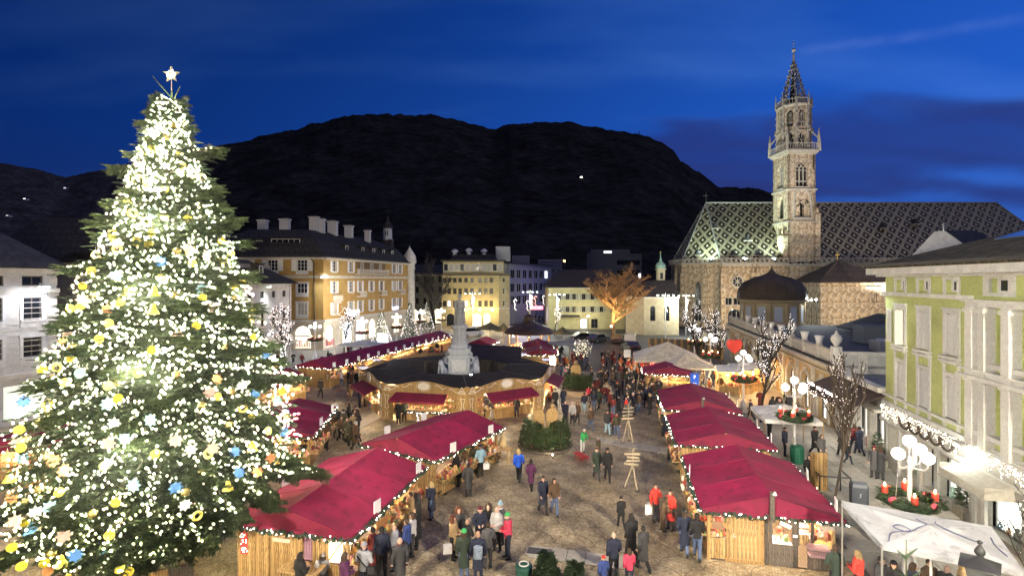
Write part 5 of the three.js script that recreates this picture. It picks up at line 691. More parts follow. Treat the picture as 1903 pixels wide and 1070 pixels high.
function nets(f, lo, hi, cell) {
  const n = [0, 1, 2].map((k) => Math.ceil((hi[k] - lo[k]) / cell) + 1), N = n[0] * n[1] * n[2], val = new Float32Array(N), id = (x, y, z) => x + n[0] * (y + n[1] * z), p = [0, 0, 0];
  for (let z = 0; z < n[2]; z++) for (let y = 0; y < n[1]; y++) for (let x = 0; x < n[0]; x++) { p[0] = lo[0] + x * cell; p[1] = lo[1] + y * cell; p[2] = lo[2] + z * cell; val[id(x, y, z)] = f(p); }
  const vid = new Int32Array(N).fill(-1), ps = [], idx = [];
  for (let z = 0; z < n[2] - 1; z++) for (let y = 0; y < n[1] - 1; y++) for (let x = 0; x < n[0] - 1; x++) {
    let c = 0, sx = 0, sy = 0, sz = 0, m = 0; for (let k = 0; k < 8; k++) if (val[id(x + (k & 1), y + (k >> 1 & 1), z + (k >> 2))] < 0) m |= 1 << k;
    if (m === 0 || m === 255) continue;
    for (let a = 0; a < 8; a++) for (const e of [1, 2, 4]) { if (a & e) continue; const b = a | e; if ((m >> a & 1) === (m >> b & 1)) continue; const va = val[id(x + (a & 1), y + (a >> 1 & 1), z + (a >> 2))], vb = val[id(x + (b & 1), y + (b >> 1 & 1), z + (b >> 2))], t = va / (va - vb); sx += (a & 1) + (e === 1 ? t : 0); sy += (a >> 1 & 1) + (e === 2 ? t : 0); sz += (a >> 2) + (e === 4 ? t : 0); c++; }
    vid[id(x, y, z)] = ps.length / 3; ps.push(lo[0] + (x + sx / c) * cell, lo[1] + (y + sy / c) * cell, lo[2] + (z + sz / c) * cell);
  }
  const S = [1, n[0], n[0] * n[1]];
  for (let z = 1; z < n[2] - 1; z++) for (let y = 1; y < n[1] - 1; y++) for (let x = 1; x < n[0] - 1; x++) {
    const i = id(x, y, z), v = val[i] < 0;
    for (let k = 0; k < 3; k++) { if (v === (val[i + S[k]] < 0)) continue; const u = S[(k + 1) % 3], w = S[(k + 2) % 3], a = vid[i], b = vid[i - u], c = vid[i - u - w], d = vid[i - w]; if (a < 0 || b < 0 || c < 0 || d < 0) continue; v ? idx.push(a, b, c, a, c, d) : idx.push(a, c, b, a, d, c); }
  }
  const nr = new Float32Array(ps.length), h = cell * 0.5;
  for (let i = 0; i < ps.length; i += 3) { const q = [ps[i], ps[i + 1], ps[i + 2]]; const g = [0, 1, 2].map((k) => { const a = q.slice(), b = q.slice(); a[k] += h; b[k] -= h; return f(a) - f(b); }), l = Math.hypot(...g) || 1; nr[i] = g[0] / l; nr[i + 1] = g[1] / l; nr[i + 2] = g[2] / l; }
  const g = new THREE.BufferGeometry(); g.setAttribute('position', new THREE.Float32BufferAttribute(ps, 3)); g.setAttribute('normal', new THREE.BufferAttribute(nr, 3)); const uv = new Float32Array(ps.length / 3 * 2); for (let i = 0; i < uv.length / 2; i++) { uv[i * 2] = ps[i * 3] + ps[i * 3 + 2]; uv[i * 2 + 1] = ps[i * 3 + 1]; } g.setAttribute('uv', new THREE.BufferAttribute(uv, 2)); g.setIndex(idx); return g;
}
// ================= foliage: a spruce twig with needles, and small firs made of twigs
function twigGeo(L, n, sp, seed) {
  const r = rngOf(seed), p = [], nr = []; const tri = (a, b, c) => { const nn = V().crossVectors(V().subVectors(b, a), V().subVectors(c, a)).normalize(); for (const v of [a, b, c]) { p.push(v.x, v.y, v.z); nr.push(nn.x, Math.abs(nn.y) * 0.6 + 0.3, nn.z); } };
  const stem = (o, dir, len, m) => { const side = V().crossVectors(dir, UP).normalize(); tri(o.clone().addScaledVector(side, 0.008), o.clone().addScaledVector(side, -0.008), o.clone().addScaledVector(dir, len)); for (let i = 0; i < m; i++) { const t = (i + 0.3) / m, q = o.clone().addScaledVector(dir, len * t), a = r() * 6.28, s = (i % 2 ? 1 : -1), d = dir.clone().multiplyScalar(0.75).addScaledVector(side, s * (0.5 + 0.5 * r())).addScaledVector(UP, (r() - 0.4) * 0.8).normalize(), l = (0.05 + 0.03 * r()) * sp, w = V().crossVectors(d, V(r() - 0.5, r(), r() - 0.5)).normalize().multiplyScalar(0.011 * sp); tri(q.clone().add(w), q.clone().sub(w), q.clone().addScaledVector(d, l)); } };
  stem(V(0, 0, 0), V(0, 0.04, 1).normalize(), L, n); for (const [t, s] of [[0.2, 1], [0.32, -1], [0.5, 1], [0.62, -1], [0.76, 1]]) stem(V(0, 0.04 * L * t, L * t), V(s * 0.75, 0.02, 0.7).normalize(), L * 0.55 * (1.1 - t), Math.round(n * 0.5));
  const g = new THREE.BufferGeometry(); g.setAttribute('position', new THREE.Float32BufferAttribute(p, 3)); g.setAttribute('normal', new THREE.Float32BufferAttribute(nr, 3)); return g;
}
const twigS = twigGeo(0.34, 22, 0.9, 3), twigL = twigGeo(0.55, 26, 1.25, 5);
const needleM = mt([1, 1, 1], { roughness: 0.7 }), greens = (n, a = 1) => Array.from({ length: n }, () => { const k = rr(0.6, 1.35) * a; return col(0.075 * k, 0.13 * k, 0.055 * k); });
function firTwigs(h, rad, n, y0 = 0.12, lean = 0.1) { const m = []; for (let i = 0; i < n; i++) { const t = Math.pow(R(), 0.75), y = y0 + (h - y0) * (1 - t), rm = rad * t + 0.05, a = R() * 6.283, r = rm * Math.sqrt(R()) * 0.85; m.push(mtx(V(Math.sin(a) * r, y, Math.cos(a) * r), rr(0.7, 1.15) * clamp(rad / 0.6, 0.5, 1.1), a + rr(-0.5, 0.5), rr(-0.45, 0.25))); } return m; }
function fir(name, label, cat, pos, h, rad, n, group, parent) {
  const o = parent ?? thing(name, label, cat, pos, 0, group); put('trunk', rod(V(0, 0, 0), V(0, h * 0.97, 0), 0.04 + h * 0.008, 0.01), K.bark, o);
  scatter('crown', twigS, needleM, firTwigs(h, rad, n), o, null, null, greens(n)); return o;
}
// ================= market stalls: local x to the right, z towards the camera, eaves 2.1, ridge 2.87
const goodsG = [cbx(0, 0, 0, 0.14, 0.12, 0.1, 0, 0.01), ico(0, 0.06, 0, 0.07, 1), lathe([[0.02, 0], [0.06, 0.01], [0.07, 0.1], [0.03, 0.16], [0.035, 0.2], [0, 0.21]], 7), cbx(0, 0, 0, 0.09, 0.22, 0.07, 0, 0.01)];
const goodsM = mt([1, 1, 1], { roughness: 0.55 }), goodsC = [[0.55, 0.40, 0.16], [0.62, 0.50, 0.30], [0.6, 0.10, 0.06], [0.66, 0.62, 0.52], [0.45, 0.24, 0.09], [0.70, 0.45, 0.12], [0.25, 0.05, 0.04], [0.14, 0.22, 0.08], [0.7, 0.3, 0.25]];
const EAVE = 2.12, RIDGE = 2.82;
function clothPanel(a, b, c, d, sag, nu = 8, nv = 6) { // sagging cloth between four corners, double faced with thickness
  const ps = [], uv = [], idx = [], L = a.distanceTo(b), W = a.distanceTo(d); const n = V().crossVectors(V().subVectors(b, a), V().subVectors(d, a)).normalize(); if (n.y < 0) n.negate();
  for (let s = 0; s < 2; s++) for (let j = 0; j <= nv; j++) for (let i = 0; i <= nu; i++) { const u = i / nu, v = j / nv, p = a.clone().lerp(b, u).lerp(d.clone().lerp(c, u), v); p.addScaledVector(n, -sag * 16 * u * (1 - u) * v * (1 - v) + (R() - 0.5) * 0.012 - s * 0.012); ps.push(p.x, p.y, p.z); uv.push(u * L + a.x, v * W + a.z); }
  const K1 = (nu + 1) * (nv + 1); const up = V().crossVectors(V().subVectors(b, a), V().subVectors(d, a)).y > 0;
  for (let s = 0; s < 2; s++) for (let j = 0; j < nv; j++) for (let i = 0; i < nu; i++) { const q = s * K1 + j * (nu + 1) + i, r = q + nu + 1; (up === (s === 0)) ? idx.push(q, q + 1, r, q + 1, r + 1, r) : idx.push(q, r, q + 1, q + 1, r, r + 1); }
  const g = new THREE.BufferGeometry(); g.setAttribute('position', new THREE.Float32BufferAttribute(ps, 3)); g.setAttribute('uv', new THREE.Float32BufferAttribute(uv, 2)); g.setIndex(idx); g.computeVertexNormals(); return g;
}
const garlandM = mt([0.025, 0.05, 0.03], { roughness: 0.8 });
function garland(o, pts, step = 0.16, name = 'garland', bulbs = K.bulb, size = 0.022, dens = 1) {
  const a = [], b = []; for (let i = 0; i < pts.length - 1; i++) { const L = pts[i].distanceTo(pts[i + 1]); for (let s = 0; s < L; s += 0.05) { const q = V().lerpVectors(pts[i], pts[i + 1], s / L); q.y -= 0.04 * Math.abs(Math.sin(s * 2.6)); a.push(mtx(q.clone().add(V(rr(-0.06, 0.06), rr(-0.07, 0.07), rr(-0.06, 0.06))), rr(0.7, 1.3), R() * 6, R() * 6, R() * 6)); } for (let s = 0; s < L; s += step / dens) { const q = V().lerpVectors(pts[i], pts[i + 1], s / L); b.push(mtx(q.add(V(rr(-0.09, 0.09), rr(-0.1, 0.06), rr(-0.09, 0.09))), rr(0.75, 1.2))); } }
  scatter(name, new THREE.TetrahedronGeometry(0.085), garlandM, a, o); scatter('fairy_lights', new THREE.IcosahedronGeometry(size, 0), bulbs, b, o);
}
function goods(label, pos, turn, spots) {              // spots: {a, b, y, n}: rows of wares on counters and shelves
  const o = thing('market_goods', label, 'goods', pos, turn); o.userData.kind = 'stuff'; const by = [[], [], [], []], cs = [[], [], [], []];
  for (const s of spots) for (let i = 0; i < s.n; i++) { const t = R(), q = V().lerpVectors(s.a, s.b, t); q.y = s.y; q.x += rr(-1, 1) * (s.wx ?? 0.05); q.z += rr(-1, 1) * (s.wz ?? 0.05); const k = Math.floor(R() * 4); by[k].push(mtx(q, rr(0.6, 1.35) * (s.k ?? 1), R() * 6)); const c = pick(goodsC), f = rr(0.6, 1.2); cs[k].push(col(c[0] * f, c[1] * f, c[2] * f)); }
  by.forEach((m, k) => m.length && scatter('wares', goodsG[k], goodsM, m, o, null, null, cs[k])); return o;
}
const plankVar = [K.pine, K.pineB, K.pineC];
function stall(label, c, phi, w, l, o2 = {}) {
  const o = thing(o2.name ?? 'market_stall', label, 'market stall', c, -phi, o2.group), a = w / 2, b = l / 2, crim = o2.crim ?? K.crim, e = EAVE + (o2.dy ?? 0), rg = RIDGE + (o2.dy ?? 0), lamps = o2.light ?? 9;
  const np = o2.panels ?? 3;
  for (let s = -1; s <= 1; s += 2) for (let k = 0; k < np; k++) { const z0 = lerp(-b, b, k / np), z1 = lerp(-b, b, (k + 1) / np); put('roof_panel', clothPanel(V(0, rg, z0), V(0, rg, z1), V(s * a, e, z1), V(s * a, e, z0), 0.05 + 0.03 * R(), 10, 8), (k + (s > 0 ? 1 : 0)) % 2 ? crim : K.crimB, o); }
  for (const s of [-1, 1]) for (let k = 1; k < np; k++) { const z = lerp(-b, b, k / np); put('seam', bar(V(0, rg + 0.008, z), V(s * a, e + 0.008, z), 0.035, 0.012), o2.crim ?? K.crimB, o); }
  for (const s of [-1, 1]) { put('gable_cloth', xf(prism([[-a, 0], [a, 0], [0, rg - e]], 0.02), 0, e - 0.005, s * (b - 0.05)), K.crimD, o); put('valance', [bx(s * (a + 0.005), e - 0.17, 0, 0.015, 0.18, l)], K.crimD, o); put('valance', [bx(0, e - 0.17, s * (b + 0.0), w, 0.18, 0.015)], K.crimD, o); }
  put('ridge_pole', bar(V(0, rg - 0.06, -b), V(0, rg - 0.06, b), 0.08, 0.08), K.pineB, o);
  const i = 0.32, A = a - i, B = b - i;
  for (const [x, z] of [[-A, -B], [A, -B], [A, B], [-A, B], [0, B], [0, -B]]) put('post', cbx(x, 0, z, 0.12, e - 0.02 + (x === 0 ? 0.5 : 0), 0.12, 0, 0.01), pick(plankVar), o);
  const rails = [[V(-A, e - 0.1, -B), V(-A, e - 0.1, B)], [V(A, e - 0.1, -B), V(A, e - 0.1, B)], [V(-A, e - 0.1, B), V(A, e - 0.1, B)], [V(-A, e - 0.1, -B), V(A, e - 0.1, -B)]];
  put('top_rail', rails.map((r) => bar(r[0], r[1], 0.09, 0.1)), K.pineB, o); put('floor_board', bx(0, 0.005, 0, 2 * A, 0.06, 2 * B), K.oldwood, o);
  const side = { L: [V(-A, 0, B), V(-A, 0, -B)], R: [V(A, 0, -B), V(A, 0, B)], F: [V(-A, 0, B), V(A, 0, B)], B: [V(A, 0, -B), V(-A, 0, -B)] }, open = o2.open ?? 'R', spots = [];
  for (const k of 'LRFB') {
    const [p, q] = side[k], L = p.distanceTo(q), d = V().subVectors(q, p).normalize(), out = V(-d.z, 0, d.x).negate(); const outw = k === 'L' ? V(-1, 0, 0) : k === 'R' ? V(1, 0, 0) : k === 'F' ? V(0, 0, 1) : V(0, 0, -1), ry = Math.atan2(outw.x, outw.z);
    if (open.includes(k)) {
      const m = V().lerpVectors(p, q, 0.5); put('counter', [cbx(0, 0.9, 0, L, 0.06, 0.75, 0, 0.01)], K.pineC, o).position.copy(m.clone().addScaledVector(outw, 0.12)); const ct = o.children[o.children.length - 1]; ct.rotation.y = ry;
      const npk = o2.near ? Math.round(L / 0.2) : 5, pg = cbx(0, 0.06, 0, L / npk - 0.012, 0.84, 0.03, 0, 0.006); for (let n = 0; n < npk; n++) { const t = (n + 0.5) / npk, r = put('plank', pg, pick(o2.wood ?? plankVar), o); r.position.copy(V().lerpVectors(p, q, t).addScaledVector(outw, 0.04)); r.rotation.y = ry; }
      const pr = [p, q].map((v) => v.clone().addScaledVector(outw, 0.12)); spots.push({ a: pr[0], b: pr[1], y: 0.96, n: Math.round(L * 26), wx: Math.abs(outw.x) * 0.3 + 0.03, wz: Math.abs(outw.z) * 0.3 + 0.03 });
      for (const h of [1.3, 1.6]) { const bk = [p, q].map((v) => v.clone().addScaledVector(outw, -0.75)); put('shelf', bar(bk[0].clone().setY(h), bk[1].clone().setY(h), 0.3, 0.03), K.pine, o); spots.push({ a: bk[0], b: bk[1], y: h + 0.015, n: Math.round(L * 12), wx: 0.09, wz: 0.09, k: 0.9 }); }
      { const bk = [p, q].map((v) => v.clone().addScaledVector(outw, -0.05)); spots.push({ a: bk[0], b: bk[1], y: 1.72, n: Math.round(L * 6), wx: 0.06, wz: 0.06, k: 1.1 }); put('hanging_rail', bar(bk[0].clone().setY(1.95), bk[1].clone().setY(1.95), 0.03, 0.03), K.pineB, o); }
      if (o2.fronts) { const g = []; for (let n = 0; n < L * 9; n++) g.push(mtx(V().lerpVectors(p, q, R()).addScaledVector(outw, 0.1).setY(rr(0.1, 0.8)), rr(0.7, 1.3), R() * 6, rr(-0.6, 0.6))); scatter('fir_front', twigS, needleM, g, o, null, null, greens(g.length)); }
    } else if (!(o2.custom ?? '').includes(k)) {
      const npk = o2.near ? Math.round(L / 0.17) : 7, pg = cbx(0, 0.06, 0, L / npk - 0.012, e - 0.2, 0.03, 0, 0.006); for (let n = 0; n < npk; n++) { const r = put('plank', pg, pick(o2.wood ?? plankVar), o); r.position.copy(V().lerpVectors(p, q, (n + 0.5) / npk).addScaledVector(outw, 0.05)); r.rotation.y = ry; }
    }
  }
  const g = [V(-a, e, b), V(a, e, b), V(a, e, -b), V(-a, e, -b), V(-a, e, b)].map((v) => v.setY(e - 0.12).multiply(V(1.015, 1, 1.01))); garland(o, g, o2.near ? 0.15 : 0.22, 'garland', K.bulb, o2.near ? 0.02 : 0.03);
  for (const t of o2.lamps ?? [-0.25, 0.25]) { pointLight(o, 0, e - 0.18, l * t, [1, 0.74, 0.40], lamps * 2, 4); put('hanging_lamp', ico(0, e - 0.18, l * t, 0.055, 1), glow([1, 0.8, 0.5], 25), o); put('lamp_cord', rod(V(0, e - 0.12, l * t), V(0, rg - 0.1, l * t), 0.008), K.iron, o); }
  if (o2.frontPost) { put('front_post', cbx(0, e - 0.25, b + 0.06, 0.16, rg - e + 0.42, 0.12, 0, 0.01), K.oldwoodB, o); put('post_lamp', [cy(0.06, rg + 0.1, b + 0.16, 0.09, 0.04, 0.12, 8)], K.white, o); }
  for (const [k, t] of o2.plates ?? []) { const [p, q] = side[k], v = V().lerpVectors(p, q, t).multiply(V(a / A, 1, b / B)).setY(e + 0.16); const r = put('notice_plate', cbx(0, -0.2, 0, 0.42, 0.5, 0.03, 0, 0.006), K.paper, o); r.position.copy(v); r.rotation.y = k === 'R' || k === 'L' ? 1.4 : 0.1; }
  goods((o2.what ?? 'wares laid out') + ' in the ' + label.split(',')[0].replace('crimson roofed ', ''), c, -phi, spots);
  return o;
}
const pR = (s0, s1, t0, t1) => row((s0 + s1) / 2, (t0 + t1) / 2);
const R1 = stall('nearest crimson roofed stall of the right row, with a wooden end door', pR(20.8, 26.9, 3.13, 8.19), TH, 5.06, 6.1, { open: 'L', near: 1, fronts: 1, custom: 'F', frontPost: 1, plates: [['R', 0.35], ['R', 0.85], ['L', 0.55]], what: 'toys and glass ornaments', light: 12 });
const R2 = stall('second crimson roofed stall of the right row', pR(28.9, 34.7, 3.05, 8.15), TH, 5.1, 5.8, { open: 'L', near: 1, fronts: 1, frontPost: 0, plates: [['R', 0.3], ['R', 0.8]], what: 'candles and gifts', light: 10 });
const R3 = stall('third crimson roofed stall of the right row, by the parking sign', pR(36.4, 42.3, 3.0, 8.1), TH, 5.1, 5.9, { open: 'L', fronts: 1, frontPost: 1, plates: [['R', 0.3], ['R', 0.75]], what: 'wooden gifts', light: 10 });
const R4 = stall('small crimson roofed stall in front of the white tents', row(51.5, 4.55), TH, 4.6, 3.2, { open: 'LF', panels: 2, what: 'baked goods', light: 14, lamps: [0] });
const A1 = stall('nearest crimson roofed stall left of centre, beside the big tree', row(19.35, -11.6), TH, 5.06, 6.8, { open: 'R', near: 1, custom: 'F', crim: K.crim, plates: [['R', 0.12], ['R', 0.72], ['L', 0.5]], what: 'ornaments and sweets', light: 13 });
const B1 = stall('crimson roofed stall in the centre, turned towards the right', V(-4.35, 0, -29.05), 30 * Math.PI / 180, 5.1, 6.5, { open: 'RB', near: 1, crim: K.crim, fronts: 1, plates: [['R', 0.22], ['R', 0.78], ['L', 0.3], ['L', 0.8]], what: 'wooden toys', light: 13 });
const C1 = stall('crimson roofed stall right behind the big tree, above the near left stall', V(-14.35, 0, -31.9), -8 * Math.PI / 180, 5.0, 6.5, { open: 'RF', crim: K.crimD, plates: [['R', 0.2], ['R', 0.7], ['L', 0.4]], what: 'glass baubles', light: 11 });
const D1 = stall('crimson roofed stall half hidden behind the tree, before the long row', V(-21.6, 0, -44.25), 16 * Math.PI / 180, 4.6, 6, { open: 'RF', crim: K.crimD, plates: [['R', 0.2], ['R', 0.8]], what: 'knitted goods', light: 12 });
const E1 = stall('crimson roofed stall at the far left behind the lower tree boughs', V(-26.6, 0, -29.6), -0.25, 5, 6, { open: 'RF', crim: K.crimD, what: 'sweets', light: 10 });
{ // the long row of stalls in front of the hotel
  const p0 = V(-20.5, 0, -51.6), dir = V(Math.sin(0.29), 0, -Math.cos(0.29)), ord = ['first and nearest', 'second', 'third', 'fourth', 'fifth and farthest'];
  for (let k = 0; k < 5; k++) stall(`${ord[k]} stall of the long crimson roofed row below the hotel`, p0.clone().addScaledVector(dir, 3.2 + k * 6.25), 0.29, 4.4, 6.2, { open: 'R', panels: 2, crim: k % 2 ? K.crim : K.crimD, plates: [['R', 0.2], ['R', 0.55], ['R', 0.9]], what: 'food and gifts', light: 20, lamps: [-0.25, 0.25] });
  const far = [[895, 640, 3.6, 'left of the two red roofed stalls behind the statue'], [1006, 658, 4.2, 'nearer of the two red roofed stalls behind the fountain ring'], [1000, 645, 4.2, 'farther of the two red roofed stalls behind the fountain ring']];
  for (const [px, py, w, l] of far) { const q = G(px, py, EAVE); q.y = 0; q.z -= 2.2; stall(l, q, px < 900 ? 0.2 : 0.05, w, 4.4, { open: 'FR', panels: 2, crim: K.crimB, what: 'food', light: 26, lamps: [0.1], frontPost: px > 1000 }); }
}
{ // wooden end wall and door of the near right stall: posts, boards one by one
  const a = 5.06 / 2 - 0.32, b = 6.1 / 2 - 0.32, z = b + 0.05, o = R1;
  const bd = (x0, x1, y0, y1, n, mats, dz = 0) => { const w = (x1 - x0) / n, g = cbx(0, y0, 0, w - 0.012, y1 - y0, 0.032, 0, 0.006); for (let i = 0; i < n; i++) put('plank', g, pick(mats), o).position.set(x0 + (i + 0.5) * w, 0, z + dz + (i % 2) * 0.004); };
  bd(-a, -a + 0.62, 0.1, 0.88, 3, plankVar); bd(-a + 0.75, -0.32, 0.08, 1.92, 8, plankVar, 0.02); put('door_frame', [bx(-a + 0.69, 0.06, z + 0.03, 0.09, 1.9, 0.07), bx(-0.27, 0.06, z + 0.03, 0.1, 1.9, 0.07), bx(-a / 2 + 0.2, 0.04, z + 0.03, 1.4, 0.1, 0.08)], K.pineB, o);
  put('door_handle', [bx(-a + 0.9, 0.98, z + 0.06, 0.03, 0.16, 0.03), bx(-a + 0.94, 1.04, z + 0.08, 0.12, 0.03, 0.03)], K.steel, o);
  bd(-0.2, 1.0, 0.06, 0.92, 6, [K.oldwood, K.oldwoodB]); bd(-0.2, 0.1, 0.92, 1.95, 2, [K.oldwoodB, K.oldwood]); bd(0.78, 1.05, 0.92, 1.95, 2, [K.oldwood]); bd(1.3, a, 0.06, 0.9, 4, [K.oldwood, K.oldwoodB]); bd(1.42, 1.56, 0.9, 1.95, 1, [K.oldwood]);
  put('window_box', [bx(0.44, 0.9, z - 0.25, 0.68, 0.04, 0.6), bx(0.44, 1.92, z - 0.1, 0.7, 0.05, 0.3)], K.white, o); put('notice_sign', xf(cbx(0, 0, 0, 0.42, 0.14, 0.03, 0, 0.005), 0.5, 1.62, z + 0.1, 0, 0, -0.38), K.paper, o);
  for (const [x, y] of [[1.18, 1.62], [1.18, 1.36], [2.0, 1.6]]) put('notice_sign', cbx(x, y, z + 0.04, x > 1.5 ? 0.46 : 0.32, x > 1.5 ? 0.32 : 0.18, 0.02, 0, 0.004), x > 1.5 ? K.cream : K.paper, o); put('tag', cbx(0.88, 1.22, z + 0.05, 0.16, 0.1, 0.01, 0, 0.003), K.paper, o); put('counter_cloth', [cbx(1.6, 0.98, z + 0.22, 0.75, 0.08, 0.4, 0, 0.02), cbx(1.65, 0.78, z + 0.4, 0.85, 0.09, 0.3, 0, 0.02)], mt([0.5, 0.38, 0.4], { t: tex(64, (u, v) => (Math.sin(u * 25) * Math.sin(v * 25) > 0.35 ? [0.45, 0.2, 0.2] : [1, 0.95, 0.95])), m: 0.3 }), o);
  put('wall_board', cbx(1.2, 0.98, z - 0.02, 0.36, 0.62, 0.03, 0, 0.006), K.pineC, o); put('ceramic_star', xf(new THREE.TorusGeometry(0.09, 0.04, 5, 8), 1.75, 1.45, z + 0.06), K.white, o);
  const red = thing('red_lampshade', 'red star lamp in the white shop window of the near right stall', 'lamp', o.localToWorld(V(0.36, 1.42, z - 0.1))); put('shade', ico(0, 0, 0, 0.13, 0), glow([1, 0.1, 0.04], 1.2, [0.6, 0.03, 0.02]), red);
  const fig = goods('small figures in the white shop window of the near right stall', o.position, o.rotation.y, [{ a: V(0.16, 0, z - 0.25), b: V(0.72, 0, z - 0.25), y: 0.94, n: 16, wz: 0.15, k: 0.9 }, { a: V(1.5, 0, z - 0.4), b: V(2.2, 0, z - 0.4), y: 1.1, n: 22, wz: 0.25, k: 1.3 }, { a: V(1.5, 0, z - 0.3), b: V(2.2, 0, z - 0.3), y: 1.5, n: 14, wz: 0.2, k: 1.1 }, { a: V(-a + 0.1, 0, z - 0.2), b: V(-a + 0.6, 0, z - 0.2), y: 0.9, n: 14, wz: 0.1 }, { a: V(-a + 0.1, 0, z - 0.15), b: V(-a + 0.6, 0, z - 0.15), y: 1.5, n: 14, wz: 0.1 }]);
  pointLight(o, 0.44, 1.85, z - 0.3, [1, 0.85, 0.65], 2.2, 3); pointLight(o, 1.85, 1.9, z - 0.5, [1, 0.8, 0.5], 3, 3);
}
{ // end wall of the near left stall: boards, door, pink curtain, red light strip, lit window
  const a = 5.06 / 2 - 0.32, b = 6.8 / 2 - 0.32, z = b + 0.05, o = A1;
  const bd = (x0, x1, y0, y1, n, mats, dz = 0) => { const w = (x1 - x0) / n, g = cbx(0, y0, 0, w - 0.012, y1 - y0, 0.032, 0, 0.006); for (let i = 0; i < n; i++) put('plank', g, pick(mats), o).position.set(x0 + (i + 0.5) * w, 0, z + dz + (i % 2) * 0.004); };
  bd(-a, -0.95, 0.06, 1.96, 7, plankVar); bd(-0.9, 0.38, 0.06, 1.96, 7, plankVar, -0.03); put('door_frame', [bx(-0.93, 0.06, z, 0.07, 1.9, 0.1), bx(0.42, 0.06, z, 0.09, 1.9, 0.1)], K.pineB, o); put('wall_plate', cbx(-0.4, 1.5, z + 0.02, 0.72, 0.13, 0.03, 0, 0.006), K.cream, o);
  bd(0.5, a, 0.06, 0.9, 9, plankVar); put('window_post', [bx(0.92, 0.9, z, 0.1, 1.06, 0.08), bx(1.36, 0.9, z, 0.1, 1.06, 0.08)], K.pineB, o); put('curtain', Array.from({ length: 7 }, (_, i) => cy(0.5 + i * 0.055, 0.95, z - 0.06 + (i % 2) * 0.02, 0.032, 0.03, 0.85, 6)), mt([0.42, 0.24, 0.32], { t: X.cloth, m: 0.5 }), o); bd(0.98, 1.32, 0.9, 1.95, 2, [K.pineC]);
  put('lit_window', bx(1.75, 0.98, z - 0.04, 0.62, 0.85, 0.03), glow([1, 0.83, 0.5], 1.4), o); put('window_bars', [bar(V(1.45, 1.0, z), V(2.05, 1.8, z), 0.05, 0.04), bx(1.44, 0.95, z, 0.06, 0.95, 0.06), bx(2.08, 0.95, z, 0.06, 0.95, 0.06), bx(1.76, 1.85, z, 0.66, 0.06, 0.06)], K.pineC, o);
  put('fold_table', cbx(0.75, 0.93, z + 0.5, 1.5, 0.05, 0.7, 0, 0.01), K.pineC, o); put('table_leg', [bx(0.1, 0, z + 0.75, 0.06, 0.93, 0.06), bx(1.4, 0, z + 0.75, 0.06, 0.93, 0.06)], K.pineB, o); put('snowman', [ico(1.28, 1.06, z + 0.4, 0.09, 1), ico(1.28, 1.18, z + 0.4, 0.06, 1)], K.white, o);
  put('red_panel', cbx(-a + 0.25, 0.9, z + 0.02, 0.3, 1.0, 0.03, 0, 0.01), mt([0.45, 0.04, 0.03]), o); scatter('light_dots', new THREE.IcosahedronGeometry(0.018, 0), glow([1, 0.75, 0.6], 16), Array.from({ length: 26 }, () => mtx(V(-a + 0.25 + rr(-0.15, 0.15), rr(0.85, 1.9), z + 0.05))), o);
  const st = put('sausage_board', cbx(0, 0, 0, 0.9, 0.3, 0.04, 0, 0.01), mt([0.55, 0.26, 0.08], { t: X.grain, m: 0.4 }), o); at(st, a + 0.55, 1.62, b - 1.5, Math.PI / 2, -0.15);
  // trestle at the right end of the centre stall
  const t = thing('trestle_table', 'pale wooden trestle with a sack at the right end of the centre stall', 'table', G(937, 858), -0.5); put('top', cbx(0, 0.8, 0, 1.0, 0.06, 0.6, 0, 0.01), K.pineC, t); for (const [x, y] of [[-0.4, -0.24], [0.4, -0.24], [0.4, 0.24], [-0.4, 0.24]]) put('leg', bar(V(x * 1.15, 0, y), V(x * 0.9, 0.8, y), 0.07, 0.07), K.pineC, t); put('brace', bar(V(-0.45, 0.3, 0.24), V(0.45, 0.3, 0.24), 0.06, 0.06), K.pine, t); put('sack', lathe([[0, 0], [0.22, 0.02], [0.26, 0.2], [0.18, 0.5], [0.06, 0.75], [0.1, 0.85], [0, 0.86]], 10, -0.1, 0.86, 0), mt([0.5, 0.38, 0.2], { t: X.weave, m: 0.2 }), t);
}
